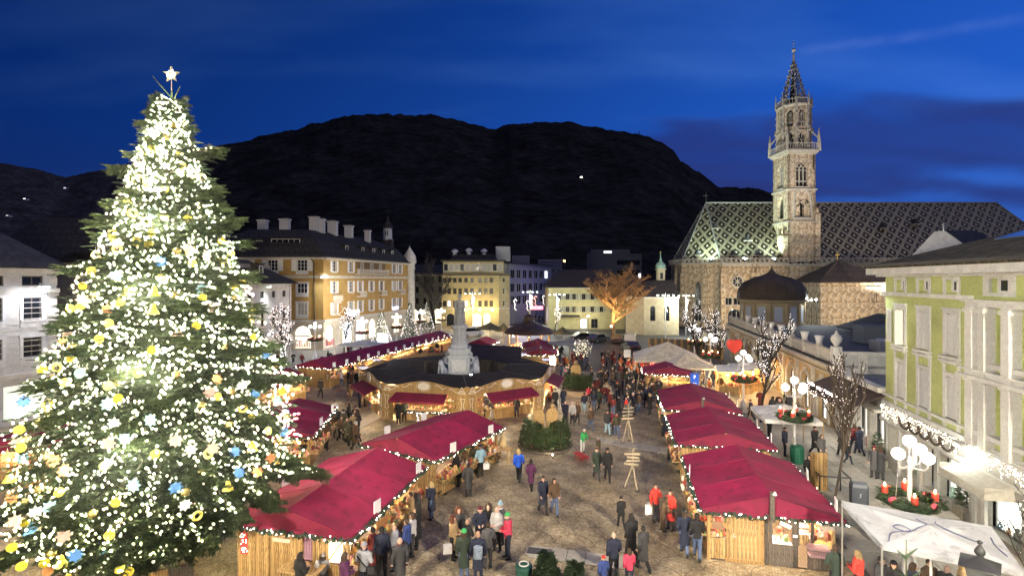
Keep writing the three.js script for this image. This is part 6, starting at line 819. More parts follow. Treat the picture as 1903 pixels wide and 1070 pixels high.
// ================= the ring of huts round the fountain
const FC = V(-4.94, 0, -47.6);
{
  const o = thing('fountain_huts', 'octagonal ring of carved wooden huts with dark tarpaulin roof round the fountain', 'market huts', FC, 0.166), RO = 9.15, RI = 4.7, white = mt([0.7, 0.66, 0.58]), tarp = mt([0.060, 0.050, 0.040], { t: X.cloth, m: 2, roughness: 0.8, b: 0.06, specularIntensity: 0.35 }), spots = [];
  for (let k = 0; k < 8; k++) {
    const a0 = k * Math.PI / 4, am = a0 + Math.PI / 8, L = 2 * RO * Math.sin(Math.PI / 8), ap = RO * Math.cos(Math.PI / 8), v0 = V(Math.sin(a0) * RO, 0, Math.cos(a0) * RO), v1 = V(Math.sin(a0 + Math.PI / 4) * RO, 0, Math.cos(a0 + Math.PI / 4) * RO), i0 = V(Math.sin(a0) * RI, 0, Math.cos(a0) * RI), i1 = V(Math.sin(a0 + Math.PI / 4) * RI, 0, Math.cos(a0 + Math.PI / 4) * RI);
    const g = (m, x, y, z) => { const p = V(x, y, z).applyAxisAngle(UP, am).add(V(Math.sin(am) * ap, 0, Math.cos(am) * ap)); m.position.copy(p); m.rotation.y = am; return m; };
    const front = k === 0 || k === 7 || k === 1 || k === 6, top = (x) => 2.62 + 0.5 * Math.pow(Math.cos(Math.PI * x / L), 2);
    const prof = []; for (let i = 0; i <= 24; i++) { const x = lerp(-L / 2, L / 2, i / 24); prof.push([x, top(x) + (Math.abs(x) > L / 2 - 0.5 ? (0.5 - (L / 2 - Math.abs(x))) * 0.5 : 0)]); }
    g(put('fascia', prism([[-L / 2, 2.12], [L / 2, 2.12], ...prof.slice().reverse()], 0.07), K.pine, o), 0, 0, 0);
    put('roof_sheet', clothPanel(v0.clone().multiplyScalar(0.985).setY(2.72), v1.clone().multiplyScalar(0.985).setY(2.72), i1.clone().setY(2.95), i0.clone().setY(2.95), -0.10, 10, 8), tarp, o);
    put('roof_seam', bar(v0.clone().multiplyScalar(0.985).setY(2.76), i0.clone().setY(2.98), 0.09, 0.05), K.iron, o); for (const t of [0.33, 0.67]) put('roof_fold', rod(v0.clone().lerp(v1, t).multiplyScalar(0.985).setY(2.74), i0.clone().lerp(i1, t).setY(2.97), 0.035, 0.03), tarp, o);
    put('inner_wall', bar(i0.clone().setY(1.45), i1.clone().setY(1.45), 0.06, 2.9), K.oldwood, o);
    if (!front) { g(put('back_boards', bx(0, 0, 0, L, 2.2, 0.06), K.pineB, o), 0, 0, 0); continue; }
    const pl = g(put('plaque', [xf(new THREE.CylinderGeometry(0.42, 0.42, 0.06, 24), 0, 0, 0, 0, Math.PI / 2).applyMatrix4(new THREE.Matrix4().makeScale(1.15, 0.72, 1))], white, o), 0, 2.74, 0.11); put('rays', Array.from({ length: 20 }, (_, i) => { const a = i / 20 * 6.283; return bx(Math.cos(a) * 0.58, Math.sin(a) * 0.38 - 0.02, 0, 0.07, 0.05, 0.03); }), white, pl);
    for (const s of [-1, 1]) for (let q = 0; q < 2; q++) { const pts = Array.from({ length: 9 }, (_, i) => V(s * (0.95 + q * 1.15 + i * 0.11), top(0.95 + q * 1.15 + i * 0.11) - 0.22 + 0.09 * Math.sin(i * 0.9), 0.09)); g(put('scroll', path(pts, 0.035, 0.02, 4), white, o), 0, 0, 0); }
    for (const s of [-1, 1]) {                           // carved end posts with an hour-glass ornament
      const n = 4, pg = cbx(0, 0.02, 0, 0.215, 2.1, 0.05, 0, 0.006); for (let i = 0; i < n; i++) g(put('plank', pg, pick(plankVar), o), s * (L / 2 - 0.12 - i * 0.22), 0, 0);
      const x = s * (L / 2 - 0.34); g(put('ornament', [...path([V(-0.16, 1.9, 0), V(-0.06, 1.4, 0), V(-0.16, 0.9, 0)], 0.02, 0.02, 4), ...path([V(0.16, 1.9, 0), V(0.06, 1.4, 0), V(0.16, 0.9, 0)], 0.02, 0.02, 4), bx(0, 0.88, 0, 0.34, 0.03, 0.03), bx(0, 1.9, 0, 0.34, 0.03, 0.03), ico(0, 0.75, 0, 0.04, 0), ...path([V(-0.14, 0.65, 0), V(-0.05, 0.4, 0), V(-0.14, 0.1, 0)], 0.018, 0.018, 4), ...path([V(0.14, 0.65, 0), V(0.05, 0.4, 0), V(0.14, 0.1, 0)], 0.018, 0.018, 4)], white, o), x, 0, 0.05);
      g(put('gable_ornament', path([V(-0.3, 2.25, 0), V(0, 2.75, 0), V(0.3, 2.25, 0), V(-0.3, 2.25, 0), V(0.1, 2.45, 0), V(-0.1, 2.45, 0), V(0.3, 2.25, 0)], 0.022, 0.022, 4), white, o), s * (L / 2 - 0.4), 0.05, 0.09);
    }
    const ox = k === 7 ? -0.2 : 0.2, ow = 4.2;
    g(put('counter', cbx(0, 0.92, 0, ow, 0.06, 0.7, 0, 0.01), K.pineC, o), ox, 0, 0.1); const pn = Math.round(ow / 0.3), pg2 = cbx(0, 0.03, 0, ow / pn - 0.012, 0.88, 0.03, 0, 0.006); for (let i = 0; i < pn; i++) g(put('plank', pg2, pick(plankVar), o), ox - ow / 2 + (i + 0.5) * ow / pn, 0, 0.02);
    const sx = k === 7 ? 1 : -1; const sh = g(put('side_shelf', [bx(0, 0.1, -0.2, 0.9, 0.03, 0.35), bx(0, 0.6, -0.2, 0.9, 0.03, 0.35), bx(0, 1.1, -0.2, 0.9, 0.03, 0.35), bx(0, 1.6, -0.2, 0.9, 0.03, 0.35), bx(0, 0, -0.4, 1, 2.1, 0.04)], K.pineC, o), -ox * 0 + sx * 2.38, 0, 0);
    g(put('awning', [sheet([V(-2.15, 2.2, 0.08), V(2.15, 2.2, 0.08), V(2.25, 1.78, 1.15), V(-2.25, 1.78, 1.15)], 0.02), bx(0, 1.62, 1.15, 4.5, 0.17, 0.015)], K.crimD, o), ox, 0, 0);
    for (const x of [-1.4, 1.4]) { const p = V(x + ox, 1.95, -0.9).applyAxisAngle(UP, am).add(V(Math.sin(am) * ap, 0, Math.cos(am) * ap)); pointLight(o, p.x, p.y, p.z, [1, 0.74, 0.42], 22, 4); put('hanging_lamp', ico(p.x, p.y, p.z, 0.06, 1), glow([1, 0.8, 0.5], 25), o); }
    g(put('back_shelf', [1.0, 1.35, 1.7].map((y) => bx(0, y, -1.2, 4.6, 0.03, 0.35)).concat([bx(0, 0, -1.42, 5, 2.4, 0.04)]), K.pineB, o), ox, 0, 0);
    const w2 = (x, y, z) => V(x, y, z).applyAxisAngle(UP, am).add(V(Math.sin(am) * ap, 0, Math.cos(am) * ap)); spots.push({ a: w2(ox - 2, 0, 0.1), b: w2(ox + 2, 0, 0.1), y: 0.98, n: 95, wx: 0.2, wz: 0.2 }); for (const y of [1.03, 1.38, 1.73]) spots.push({ a: w2(ox - 2.2, 0, -1.2), b: w2(ox + 2.2, 0, -1.2), y, n: 46, wx: 0.1, wz: 0.1 }); for (const y of [0.13, 0.63, 1.13, 1.63]) spots.push({ a: w2(sx * 2.38 - 0.4, 0, -0.2), b: w2(sx * 2.38 + 0.4, 0, -0.2), y, n: 10, wx: 0.08, wz: 0.08 });
    if (k === 7) { const q = [w2(-2.3, 0.88, 0.5), w2(2.2, 0.88, 0.5)]; garland(o, [q[0], V().lerpVectors(q[0], q[1], 0.5).setY(0.78), q[1]], 0.1, 'counter_garland', glow([1, 0.9, 0.95], 16), 0.022); garland(o, [w2(-0.3, 0.8, 0.52), w2(-0.3, 0.15, 0.52)], 0.08, 'counter_garland', glow([1, 0.9, 0.95], 16), 0.022); }
  }
  goods('wares glowing inside the octagonal fountain huts', FC, 0.166, spots);
  put('far_tent', [sheet([V(1.0, 3.9, -9.0), V(7.2, 3.7, -6.4), V(6.4, 2.9, -2.9), V(1.4, 3.0, -5.0)], 0.04), sheet([V(6.4, 2.9, -2.9), V(1.4, 3.0, -5.0), V(1.5, 2.5, -4.4), V(6.6, 2.3, -2.4)], 0.03)], mt([0.07, 0.055, 0.05], { t: X.cloth, m: 1.2, b: 0.08, roughness: 0.75, specularIntensity: 0.4 }), o);
  put('far_tent_posts', [rod(V(1.2, 0, -8.8), V(1.2, 3.8, -8.8), 0.06), rod(V(7, 0, -6.3), V(7, 3.7, -6.3), 0.06)], K.iron, o);
  for (let i = 0; i < 4; i++) { const a = [2.2, -2.0, 1.7, -1.5][i]; const q = thing('roof_dish', ['left rear', 'right rear', 'left', 'right'][i] + ' pale round dish lamp standing on the dark fountain hut roof', 'lamp', FC.clone().add(V(Math.sin(a + 0.166) * 8.7, 2.9, Math.cos(a + 0.166) * 8.7))); put('dish', lathe([[0, 0.1], [0.3, 0.12], [0.42, 0.2], [0.44, 0.24], [0.3, 0.2], [0, 0.18]], 14), glow([0.7, 0.75, 1], 0.5, [0.6, 0.6, 0.7]), q); put('stem', rod(V(0, -0.25, 0), V(0, 0.12, 0), 0.04), K.iron, q); }
}
{ // the monument: stepped basin, lions, pedestal, column and a robed figure
  const o = thing('poet_monument', 'white marble monument with seated lions and a robed statue on a column', 'monument', FC, 0.05), m = K.marble, oct = (r0, r1, y, h) => xf(cy(0, y, 0, r0, r1, h, 8), 0, 0, 0, Math.PI / 8);
  put('basin', [lathe([[3.9, 0], [4.0, 1.0], [4.2, 1.25], [4.0, 1.4], [3.6, 1.35], [3.5, 0.9]], 8).applyMatrix4(new THREE.Matrix4().makeRotationY(Math.PI / 8))], m, o); put('water', xf(new THREE.CircleGeometry(3.6, 8), 0, 1.15, 0, Math.PI / 8, -Math.PI / 2), mt([0.02, 0.04, 0.035], { roughness: 0.12 }), o);
  put('plinth', [cbx(0, 0, 0, 3.7, 1.9, 3.7, 0, 0.08), cbx(0, 1.9, 0, 3.3, 0.35, 3.3, 0, 0.06), cbx(-1.5, 0, 1.3, 1.0, 2.35, 1.2, 0, 0.06), cbx(1.5, 0, 1.3, 1.0, 2.35, 1.2, 0, 0.06), cbx(0, 1.2, 1.9, 1.8, 0.5, 0.7, 0, 0.05)], m, o);
  put('pedestal', [cbx(0, 2.2, 0, 2.0, 1.9, 2.0, 0, 0.05), cbx(0, 4.0, 0, 1.75, 0.5, 1.75, 0, 0.05), cbx(0, 4.45, 0, 2.1, 0.22, 2.1, 0, 0.06), cbx(0, 4.65, 0, 1.55, 0.35, 1.55, 0, 0.05), oct(0.85, 0.7, 4.95, 0.4)], m, o); put('panel', cbx(0, 2.55, 1.0, 1.3, 1.1, 0.06, 0, 0.02), K.white, o); for (const s of [-1, 1]) put('volute', [xf(new THREE.TorusGeometry(0.3, 0.13, 6, 14), s * 1.02, 3.6, 0.9), xf(new THREE.TorusGeometry(0.22, 0.1, 6, 12), s * 0.95, 4.1, 0.8)], m, o);
  put('column', [oct(0.55, 0.5, 5.3, 1.15), ...Array.from({ length: 8 }, (_, k) => cy(Math.sin(k * 0.785) * 0.52, 5.3, Math.cos(k * 0.785) * 0.52, 0.11, 0.1, 1.1, 6))], m, o); put('capital', [oct(0.55, 0.75, 6.35, 0.25), oct(0.78, 0.8, 6.6, 0.14), oct(0.7, 0.5, 6.74, 0.12), ...Array.from({ length: 8 }, (_, k) => ico(Math.sin(k * 0.785) * 0.66, 6.5, Math.cos(k * 0.785) * 0.66, 0.14, 0))], m, o);
  const lion = nets(bones([[[0, 0.35, -0.25], [0, 0.75, 0.12], 0.30, 0.26], [[0, 0.75, 0.12], [0, 1.05, 0.2], 0.26, 0.25], [[0, 1.12, 0.2], [0, 1.18, 0.32], 0.27, 0.2], [[0, 1.1, 0.42], [0, 1.08, 0.52], 0.11, 0.09], [[0.17, 0.75, 0.25], [0.18, 0.1, 0.38], 0.13, 0.09], [[-0.17, 0.75, 0.25], [-0.18, 0.1, 0.38], 0.13, 0.09], [[0.18, 0.08, 0.38], [0.18, 0.06, 0.5], 0.09, 0.07], [[-0.18, 0.08, 0.38], [-0.18, 0.06, 0.5], 0.09, 0.07], [[0.22, 0.3, -0.25], [0.28, 0.12, 0.1], 0.2, 0.12], [[-0.22, 0.3, -0.25], [-0.28, 0.12, 0.1], 0.2, 0.12], [[0.28, 0.08, 0.08], [0.28, 0.06, 0.24], 0.09, 0.07], [[-0.28, 0.08, 0.08], [-0.28, 0.06, 0.24], 0.09, 0.07], [[0, 0.15, -0.5], [0.3, 0.1, -0.6], 0.06, 0.05], [[0.14, 1.36, 0.22], [0.15, 1.4, 0.22], 0.06, 0.03], [[-0.14, 1.36, 0.22], [-0.15, 1.4, 0.22], 0.06, 0.03]], 0.08), [-0.65, -0.05, -0.85], [0.65, 1.6, 0.75], 0.05);
  for (const [x, z, r] of [[-1.5, 1.25, -0.5], [1.5, 1.25, 0.5], [-1.4, -1.2, 3.6], [1.4, -1.2, 2.7]]) { const q = put('lion', lion, m, o); at(q, x, z > 0 ? 2.3 : 2.2, z, r); }
  const fig = nets(bones([[[0, 0.1, 0], [0, 1.2, 0], 0.36, 0.27], [[0, 1.2, 0], [0, 1.95, 0], 0.27, 0.3], [[-0.34, 2.05, 0], [0.34, 2.05, 0], 0.17], [[0, 2.2, 0.02], [0, 2.35, 0.03], 0.1], [[0, 2.47, 0.05], [0, 2.56, 0.04], 0.15, 0.14], [[0, 2.66, 0], [0, 2.68, 0], 0.18, 0.17], [[0.38, 2.0, 0], [0.42, 1.55, 0.08], 0.14, 0.11], [[0.42, 1.55, 0.08], [0.12, 1.45, 0.3], 0.11, 0.08], [[-0.38, 2.0, 0], [-0.42, 1.55, 0.06], 0.14, 0.11], [[-0.42, 1.55, 0.06], [-0.1, 1.3, 0.3], 0.11, 0.08], [[0.3, 1.9, -0.1], [0.36, 0.15, -0.12], 0.14, 0.2], [[-0.3, 1.9, -0.1], [-0.36, 0.15, -0.12], 0.14, 0.2], [[0.12, 1.3, 0.26], [0.16, 0.1, 0.3], 0.06, 0.1], [[-0.12, 1.3, 0.26], [-0.18, 0.1, 0.28], 0.06, 0.1], [[0, 0.0, 0], [0, 0.08, 0], 0.42]], 0.07), [-0.75, -0.1, -0.6], [0.75, 3.0, 0.7], 0.045);
  put('statue', fig, mt([0.36, 0.37, 0.37], { t: X.mott, m: 0.9 }), o).position.y = 6.86;
  spotLight(null, FC.x + 1.5, 3.1, FC.z + 5.2, FC.x, 5.5, FC.z, 70, [0.90, 0.95, 1], 6, 6); const fl = thing('floodlight', 'cool floodlight on the hut roof aimed at the marble monument', 'floodlight', V(FC.x + 1.5, 2.95, FC.z + 5.4)); put('housing', cbx(0, -0.05, 0, 0.3, 0.14, 0.22), K.iron, fl); put('lens', bx(0, 0.06, -0.12, 0.24, 0.1, 0.03), glow([0.85, 0.93, 1], 8), fl);
}
// ================= the great Christmas tree
const TREE = V(-13.05, 0, -19.2), hooks = [];
{
  R = rngOf(2024);
  const o = thing('christmas_tree', 'tall spruce covered in white fairy lights and ornaments on the left', 'tree', TREE);
  const prof = [[1.6, 3.4], [2.4, 4.4], [3.5, 4.8], [5, 4.7], [7.5, 4.15], [8.6, 3.6], [9.9, 3.1], [11.2, 2.65], [13, 1.95], [15, 1.25], [16.6, 0.72], [17.5, 0.5], [18.2, 0.3]];
  const rad = (y) => { for (let i = 1; i < prof.length; i++) if (y < prof[i][0]) return lerp(prof[i - 1][1], prof[i][1], clamp((y - prof[i - 1][0]) / (prof[i][0] - prof[i - 1][0]))); return 0.25; };
  put('trunk', path([V(0, 0, 0), V(0.02, 4, 0), V(0.06, 9, 0), V(0.1, 14, 0), V(0.12, 18.1, 0)], 0.24, 0.02, 10), K.barkD, o);
  const tw = [], cl = [], bulbs = [], bulbsY = [], br = [];
  const bough = (y, az, L, tipUp = 0.12) => {
    const dir = V(Math.sin(az), 0, Math.cos(az)), side = V(dir.z, 0, -dir.x), droop = y < 6 ? 0.30 : y < 12 ? 0.2 : 0.05, pts = [];
    const swing = rr(-0.18, 0.18); const at2 = (t) => V(0.006 * y, y, 0).addScaledVector(dir, L * t).addScaledVector(side, swing * L * t * t).setY(y + 0.25 * L * t * (1 - t) - droop * L * t * t + tipUp * L * Math.pow(t, 4));
    for (let i = 0; i <= 6; i++) pts.push(at2(i / 6)); br.push(...path(pts, 0.035 + 0.01 * L, 0.008, 5));
    const n = Math.ceil(L * 15); for (let i = 0; i < n; i++) {
      const t = Math.pow((i + R()) / n, 0.8), q = at2(t), w = 0.06 + 0.42 * Math.sin(Math.PI * Math.min(1, t * 1.05)) * Math.min(1, L / 2.6) * (1.15 - t * 0.6), nn = t > 0.3 ? 4 : 3;
      for (let k = 0; k < nn; k++) { const s = R() < 0.5 ? 1 : -1, out = R() * w * 1.4, yaw = az + s * (0.35 + 0.6 * (1 - t)) + rr(-0.25, 0.25), pp = q.clone().addScaledVector(side, s * out).addScaledVector(UP, rr(-0.14, 0.08) - out * 0.2); tw.push(mtx(pp, rr(0.75, 1.2) * (L < 1.4 ? 0.7 : 1), yaw, rr(-0.15, 0.35) + (y < 8 ? 0.12 : -0.05))); const g = rr(0.6, 1.35), tip = t > 0.85 ? 1.3 : 1; cl.push(col(0.085 * g * tip, 0.125 * g * tip, 0.07 * g)); }
    }
    for (let s = R() * 0.3 + 0.2; s < L; s += rr(0.05, 0.19)) { const q = at2(s / L); q.y += rr(0.03, 0.12); q.addScaledVector(side, rr(-0.3, 0.3) * Math.sin(Math.PI * s / L)); const yel = y < 4.2 && R() < 0.75; (yel ? bulbsY : bulbs).push(mtx(q, rr(0.55, 1.35))); }
    hooks.push({ p: at2(0.97), y, az, L, e: 1 }, { p: at2(0.75), y, az, L, e: 0 }, { p: at2(0.5), y, az, L, e: 0 });
  };
  let az = 0.4; for (let y = 1.7; y < 17.9; y += 0.145 * (y < 9 ? 0.84 : y < 14 ? 0.95 : 1.0)) { az += 2.39996 + rr(-0.2, 0.2); let L = rad(y) * rr(0.6, 1.14); const a = ((az % 6.283) + 6.283) % 6.283; if (y < 3.9 && Math.sin(a) > 0.25) L = Math.min(L, 2.2); bough(y, az, L, y > 15 ? 0.3 : 0.12); }
  // long boughs that break the outline on both sides, as in the photograph
  for (const [y, s, L] of [[16.9, -1, 1.3], [15.7, 1, 1.75], [15.1, -1, 2.5], [14.1, 1, 2.3], [13.2, -1, 3.0], [12.9, 1, 2.75], [12.4, -1, 3.5], [11.6, -1, 4.2], [11.3, 1, 3.7], [10.2, -1, 4.7], [10, 1, 3.6], [8.8, -1, 5.0], [8.7, 1, 4.2], [7.6, 1, 4.9], [6.8, -1, 5.2], [5.6, -1, 5.4], [4.3, 1, 4.8]]) for (const k of [0, 0.22]) bough(y - k, s > 0 ? Math.PI / 2 - 0.3 + rr(-0.15, 0.15) : -Math.PI / 2 - 0.25 + rr(-0.15, 0.15), L * (1 - k), 0.16);
  for (const [y, a, L] of [[4.6, 1.2, 4.9], [4.3, 0.95, 5.0], [4.1, 1.35, 4.8], [5.0, 1.55, 4.6]]) bough(y, a, L, 0.1);
  // sprays that hang between the boughs and fill the cone
  for (let i = 0; i < 12000; i++) { const y = lerp(1.3, 17.8, Math.pow(R(), 1.35)), a = R() * 6.283, f = rr(0.40, 0.84), r = rad(y) * f * (0.9 + 0.18 * Math.sin(y * 3.1 + a * 5)); if (y < 3.6 && Math.sin(a) > 0.3 && r > 2.1) continue; tw.push(mtx(V(Math.sin(a) * r, y, Math.cos(a) * r), rr(0.7, 1.15) * (y > 14 ? 0.75 : 1), a + rr(-0.9, 0.9), rr(-0.1, 0.85))); const g = rr(0.6, 1.4); cl.push(col(0.085 * g, 0.125 * g, 0.07 * g)); if (R() < 0.5) (y < 4.2 && R() < 0.75 ? bulbsY : bulbs).push(mtx(V(Math.sin(a) * (r + 0.1), y + 0.05, Math.cos(a) * (r + 0.1)), rr(0.5, 1.2))); }
  for (let i = 0; i < 1500; i++) { const y = lerp(2, 17.6, Math.pow(R(), 1.3)), a = 0.6 + rr(-1.9, 1.9), r = rad(y) * rr(0.84, 1.0); if (y < 3.4 && a > 0.3 && a < 2.7) continue; (y < 4.2 && R() < 0.6 ? bulbsY : bulbs).push(mtx(V(Math.sin(a) * r, y, Math.cos(a) * r), rr(0.5, 1.1))); }
  hooks.length = 0; for (let i = 0; i < 330; i++) { const y = lerp(1.9, 17.3, Math.pow(R(), 1.25)), a = 0.6 + rr(-1.75, 1.75), r = rad(y) * rr(0.8, 0.96), p = V(Math.sin(a) * r, y, Math.cos(a) * r); if (y < 3.8 && a > 0.3 && a < 2.6) continue; if (hooks.some((h) => h.p.distanceTo(p) < 0.42)) continue; hooks.push({ p, y, az: a, L: r, e: 1 }); for (const t of [0.35, 0.05]) tw.push(mtx(p.clone().multiply(V(1 - t / r, 1, 1 - t / r)).add(V(0, 0.03, 0)), 0.85, a + rr(-0.3, 0.3), rr(-0.1, 0.15))), cl.push(col(0.08, 0.13, 0.065)); br.push(rod(p.clone().multiply(V(0.75, 1, 0.75)).add(V(0, 0.12, 0)), p.clone().add(V(0, 0.02, 0)), 0.014, 0.006, 4)); }
  put('bough', br, K.barkD, o);
  const c = scatter('crown', twigL, needleM, tw, o, null, null, cl);
  for (let i = 0; i < 260; i++) { const y = rr(1.4, 17), a = y * 5.5; (y < 6 ? bulbsY : bulbs).push(mtx(V(0.3 * Math.sin(a) + rr(-0.25, 0.25), y, 0.3 * Math.cos(a) + rr(-0.25, 0.25)), rr(0.8, 1.2))); }
  scatter('fairy_lights', new THREE.IcosahedronGeometry(0.015, 0), glow([1, 0.86, 0.56], 700), bulbs, o); scatter('warm_fairy_lights', new THREE.IcosahedronGeometry(0.0165, 0), glow([1, 0.86, 0.36], 500), bulbsY, o);
  // point lights added inside the crown to brighten the foliage, no bulbs
  for (const y of [5.5, 8, 10.5, 13]) for (const a of [0.3, 2.4, 4.5]) pointLight(o, Math.sin(a) * rad(y) * 0.85, y, Math.cos(a) * rad(y) * 0.85, y < 4 ? [1, 0.88, 0.5] : [1, 0.92, 0.70], 17, 30);
  // upright leader twigs
  put('leader', [rod(V(0.12, 17.9, 0), V(-0.55, 18.7, 0.1), 0.03, 0.012), rod(V(0.12, 17.7, 0), V(0.5, 18.3, 0.1), 0.03, 0.012), rod(V(0.12, 17.9, 0), V(0.12, 18.5, 0), 0.03, 0.03)], K.firB, o);
  const starP = (n, r0, r1, th) => { const p = []; for (let i = 0; i < 2 * n; i++) { const a = i * Math.PI / n, r = i % 2 ? r1 : r0; p.push([Math.sin(a) * r, Math.cos(a) * r]); } return prism(p, th, 0.008); };
  const st = thing('tree_star', 'glittering pale gold star on the top of the Christmas tree', 'star', TREE.clone().add(V(0.13, 18.78, 0))); put('star', starP(5, 0.30, 0.12, 0.06), mt([0.5, 0.45, 0.28], { t: X.fine, m: 0.3, roughness: 0.35, metalness: 0.4, emissive: col(0.30, 0.27, 0.15), emissiveIntensity: 1 }), st); put('rod', rod(V(0, -0.6, 0.03), V(0, -0.1, 0.03), 0.02), K.steel, st); scatter('sparkles', new THREE.IcosahedronGeometry(0.014, 0), glow([1, 0.95, 0.75], 8), Array.from({ length: 40 }, () => { const a = R() * 6.28, r = Math.sqrt(R()) * 0.17; return mtx(V(Math.sin(a) * r, Math.cos(a) * r, 0.07)); }), st);
  // ---- ornaments, each hanging from a bough
  const kinds = [
    ['gold disc', 'yellow disc ornament', xf(new THREE.CylinderGeometry(0.14, 0.14, 0.03, 18), 0, -0.28, 0, 0, Math.PI / 2), mt([0.70, 0.58, 0.06], { t: X.fine, m: 0.2, roughness: 0.45 })],
    ['gold bauble', 'gold ball ornament', ico(0, -0.28, 0, 0.125, 3), mt([0.60, 0.50, 0.20], { metalness: 0.7, roughness: 0.22 })],
    ['gold ring', 'yellow ring ornament', xf(new THREE.TorusGeometry(0.12, 0.045, 8, 18), 0, -0.28, 0), mt([0.66, 0.52, 0.12], { metalness: 0.4, roughness: 0.35 })],
    ['pale star', 'pink star ornament', starP(8, 0.2, 0.13, 0.03).translate(0, -0.28, 0), mt([0.62, 0.42, 0.36], { t: X.fine, m: 0.2 })],
    ['orange star', 'orange star ornament', starP(8, 0.19, 0.13, 0.03).translate(0, -0.28, 0), mt([0.66, 0.30, 0.13], { t: X.fine, m: 0.2 })],
    ['blue star', 'blue star ornament', starP(8, 0.2, 0.13, 0.03).translate(0, -0.28, 0), mt([0.10, 0.27, 0.62], { t: X.fine, m: 0.2 })],
    ['sky star', 'aqua star ornament', starP(8, 0.2, 0.13, 0.03).translate(0, -0.28, 0), mt([0.30, 0.55, 0.66], { t: X.fine, m: 0.2 })],
    ['white star', 'white star ornament', starP(8, 0.19, 0.12, 0.03).translate(0, -0.28, 0), mt([0.66, 0.66, 0.68])],
    ['teal disc', 'teal disc ornament', starP(12, 0.17, 0.15, 0.03).translate(0, -0.28, 0), mt([0.22, 0.50, 0.42], { t: X.fine, m: 0.2 })],
    ['gold bird', 'yellow bell ornament', lathe([[0, 0.28], [0.06, 0.24], [0.09, 0.1], [0.17, -0.04], [0.18, -0.08], [0, -0.08]], 14).translate(0, -0.3, 0), mt([0.66, 0.55, 0.08], { roughness: 0.4 })],
  ];
  const hookG = path([V(0, 0, 0), V(0.01, -0.07, 0), V(0, -0.13, 0)], 0.006, 0.006, 4), protos = kinds.map((k) => null);
  const zoneOf = (h) => { const y = h.p.y, sx = h.p.x; const v = y > 13.5 ? 'near the top of' : y > 9 ? 'in the upper part of' : y > 5 ? 'in the middle of' : 'low on'; return v + (sx < -1.2 ? ' the tree, left side' : sx > 1.2 ? ' the tree, right side' : ' the tree'); };
  const good = hooks; let cnt = 0;
  const seen = [];
  for (let tries = 0; tries < 6000 && cnt < 290; tries++) {
    const h = good[Math.floor(R() * good.length)]; if (h.u) continue; if (h.p.y < 1.2) continue;
    if (!h.e && R() < 0.55) continue; h.u = 1; cnt++;
    const r = R(), k = r < 0.34 ? 0 : r < 0.62 ? 1 : r < 0.70 ? 2 : r < 0.755 ? 3 : r < 0.80 ? 4 : r < 0.84 ? 5 : r < 0.88 ? 6 : r < 0.93 ? 7 : r < 0.955 ? 8 : 9, [nm, lab, g, m] = kinds[k];
    const label = `${lab} ${zoneOf(h)}`, pos = h.p.clone().add(TREE).addScaledVector(V(-h.p.x - TREE.x, 0, -h.p.z - TREE.z).normalize(), 0.05).add(V(0, -0.02, 0)); const faceCam = Math.atan2(-pos.x, -pos.z) + rr(-0.7, 0.7), grp = lab + 's ' + zoneOf(h);
    const name = nm.replace(' ', '_') + '_ornament';
    if (!protos[k]) { const q = thing(name, label, 'ornament', pos, faceCam, grp); put('ornament', g, m, q); put('hook', hookG, K.steel, q); protos[k] = q; } else copyOf(protos[k], pos, faceCam, label, grp, name);
  }
  // wooden box round the foot of the trunk, and a light rope on the right
  const bxs = thing('tree_stand', 'pale timber stand round the foot of the big Christmas tree', 'stand', TREE.clone().setY(0)); for (let k = 0; k < 4; k++) { const a = k * Math.PI / 2 + 0.4; for (let i = 0; i < 5; i++) { const p = put('plank', cbx(0, 0, 0, 0.34, 0.5, 0.04, 0, 0.006), pick([K.pineC, K.oldwoodB, K.pine]), bxs); p.position.set(Math.sin(a) * 0.9 + Math.cos(a) * (i - 2) * 0.36, 0, Math.cos(a) * 0.9 - Math.sin(a) * (i - 2) * 0.36); p.rotation.y = a; } } put('top', cbx(0, 0.5, 0, 1.9, 0.05, 1.9, 0.4, 0.01), K.oldwoodB, bxs);
}
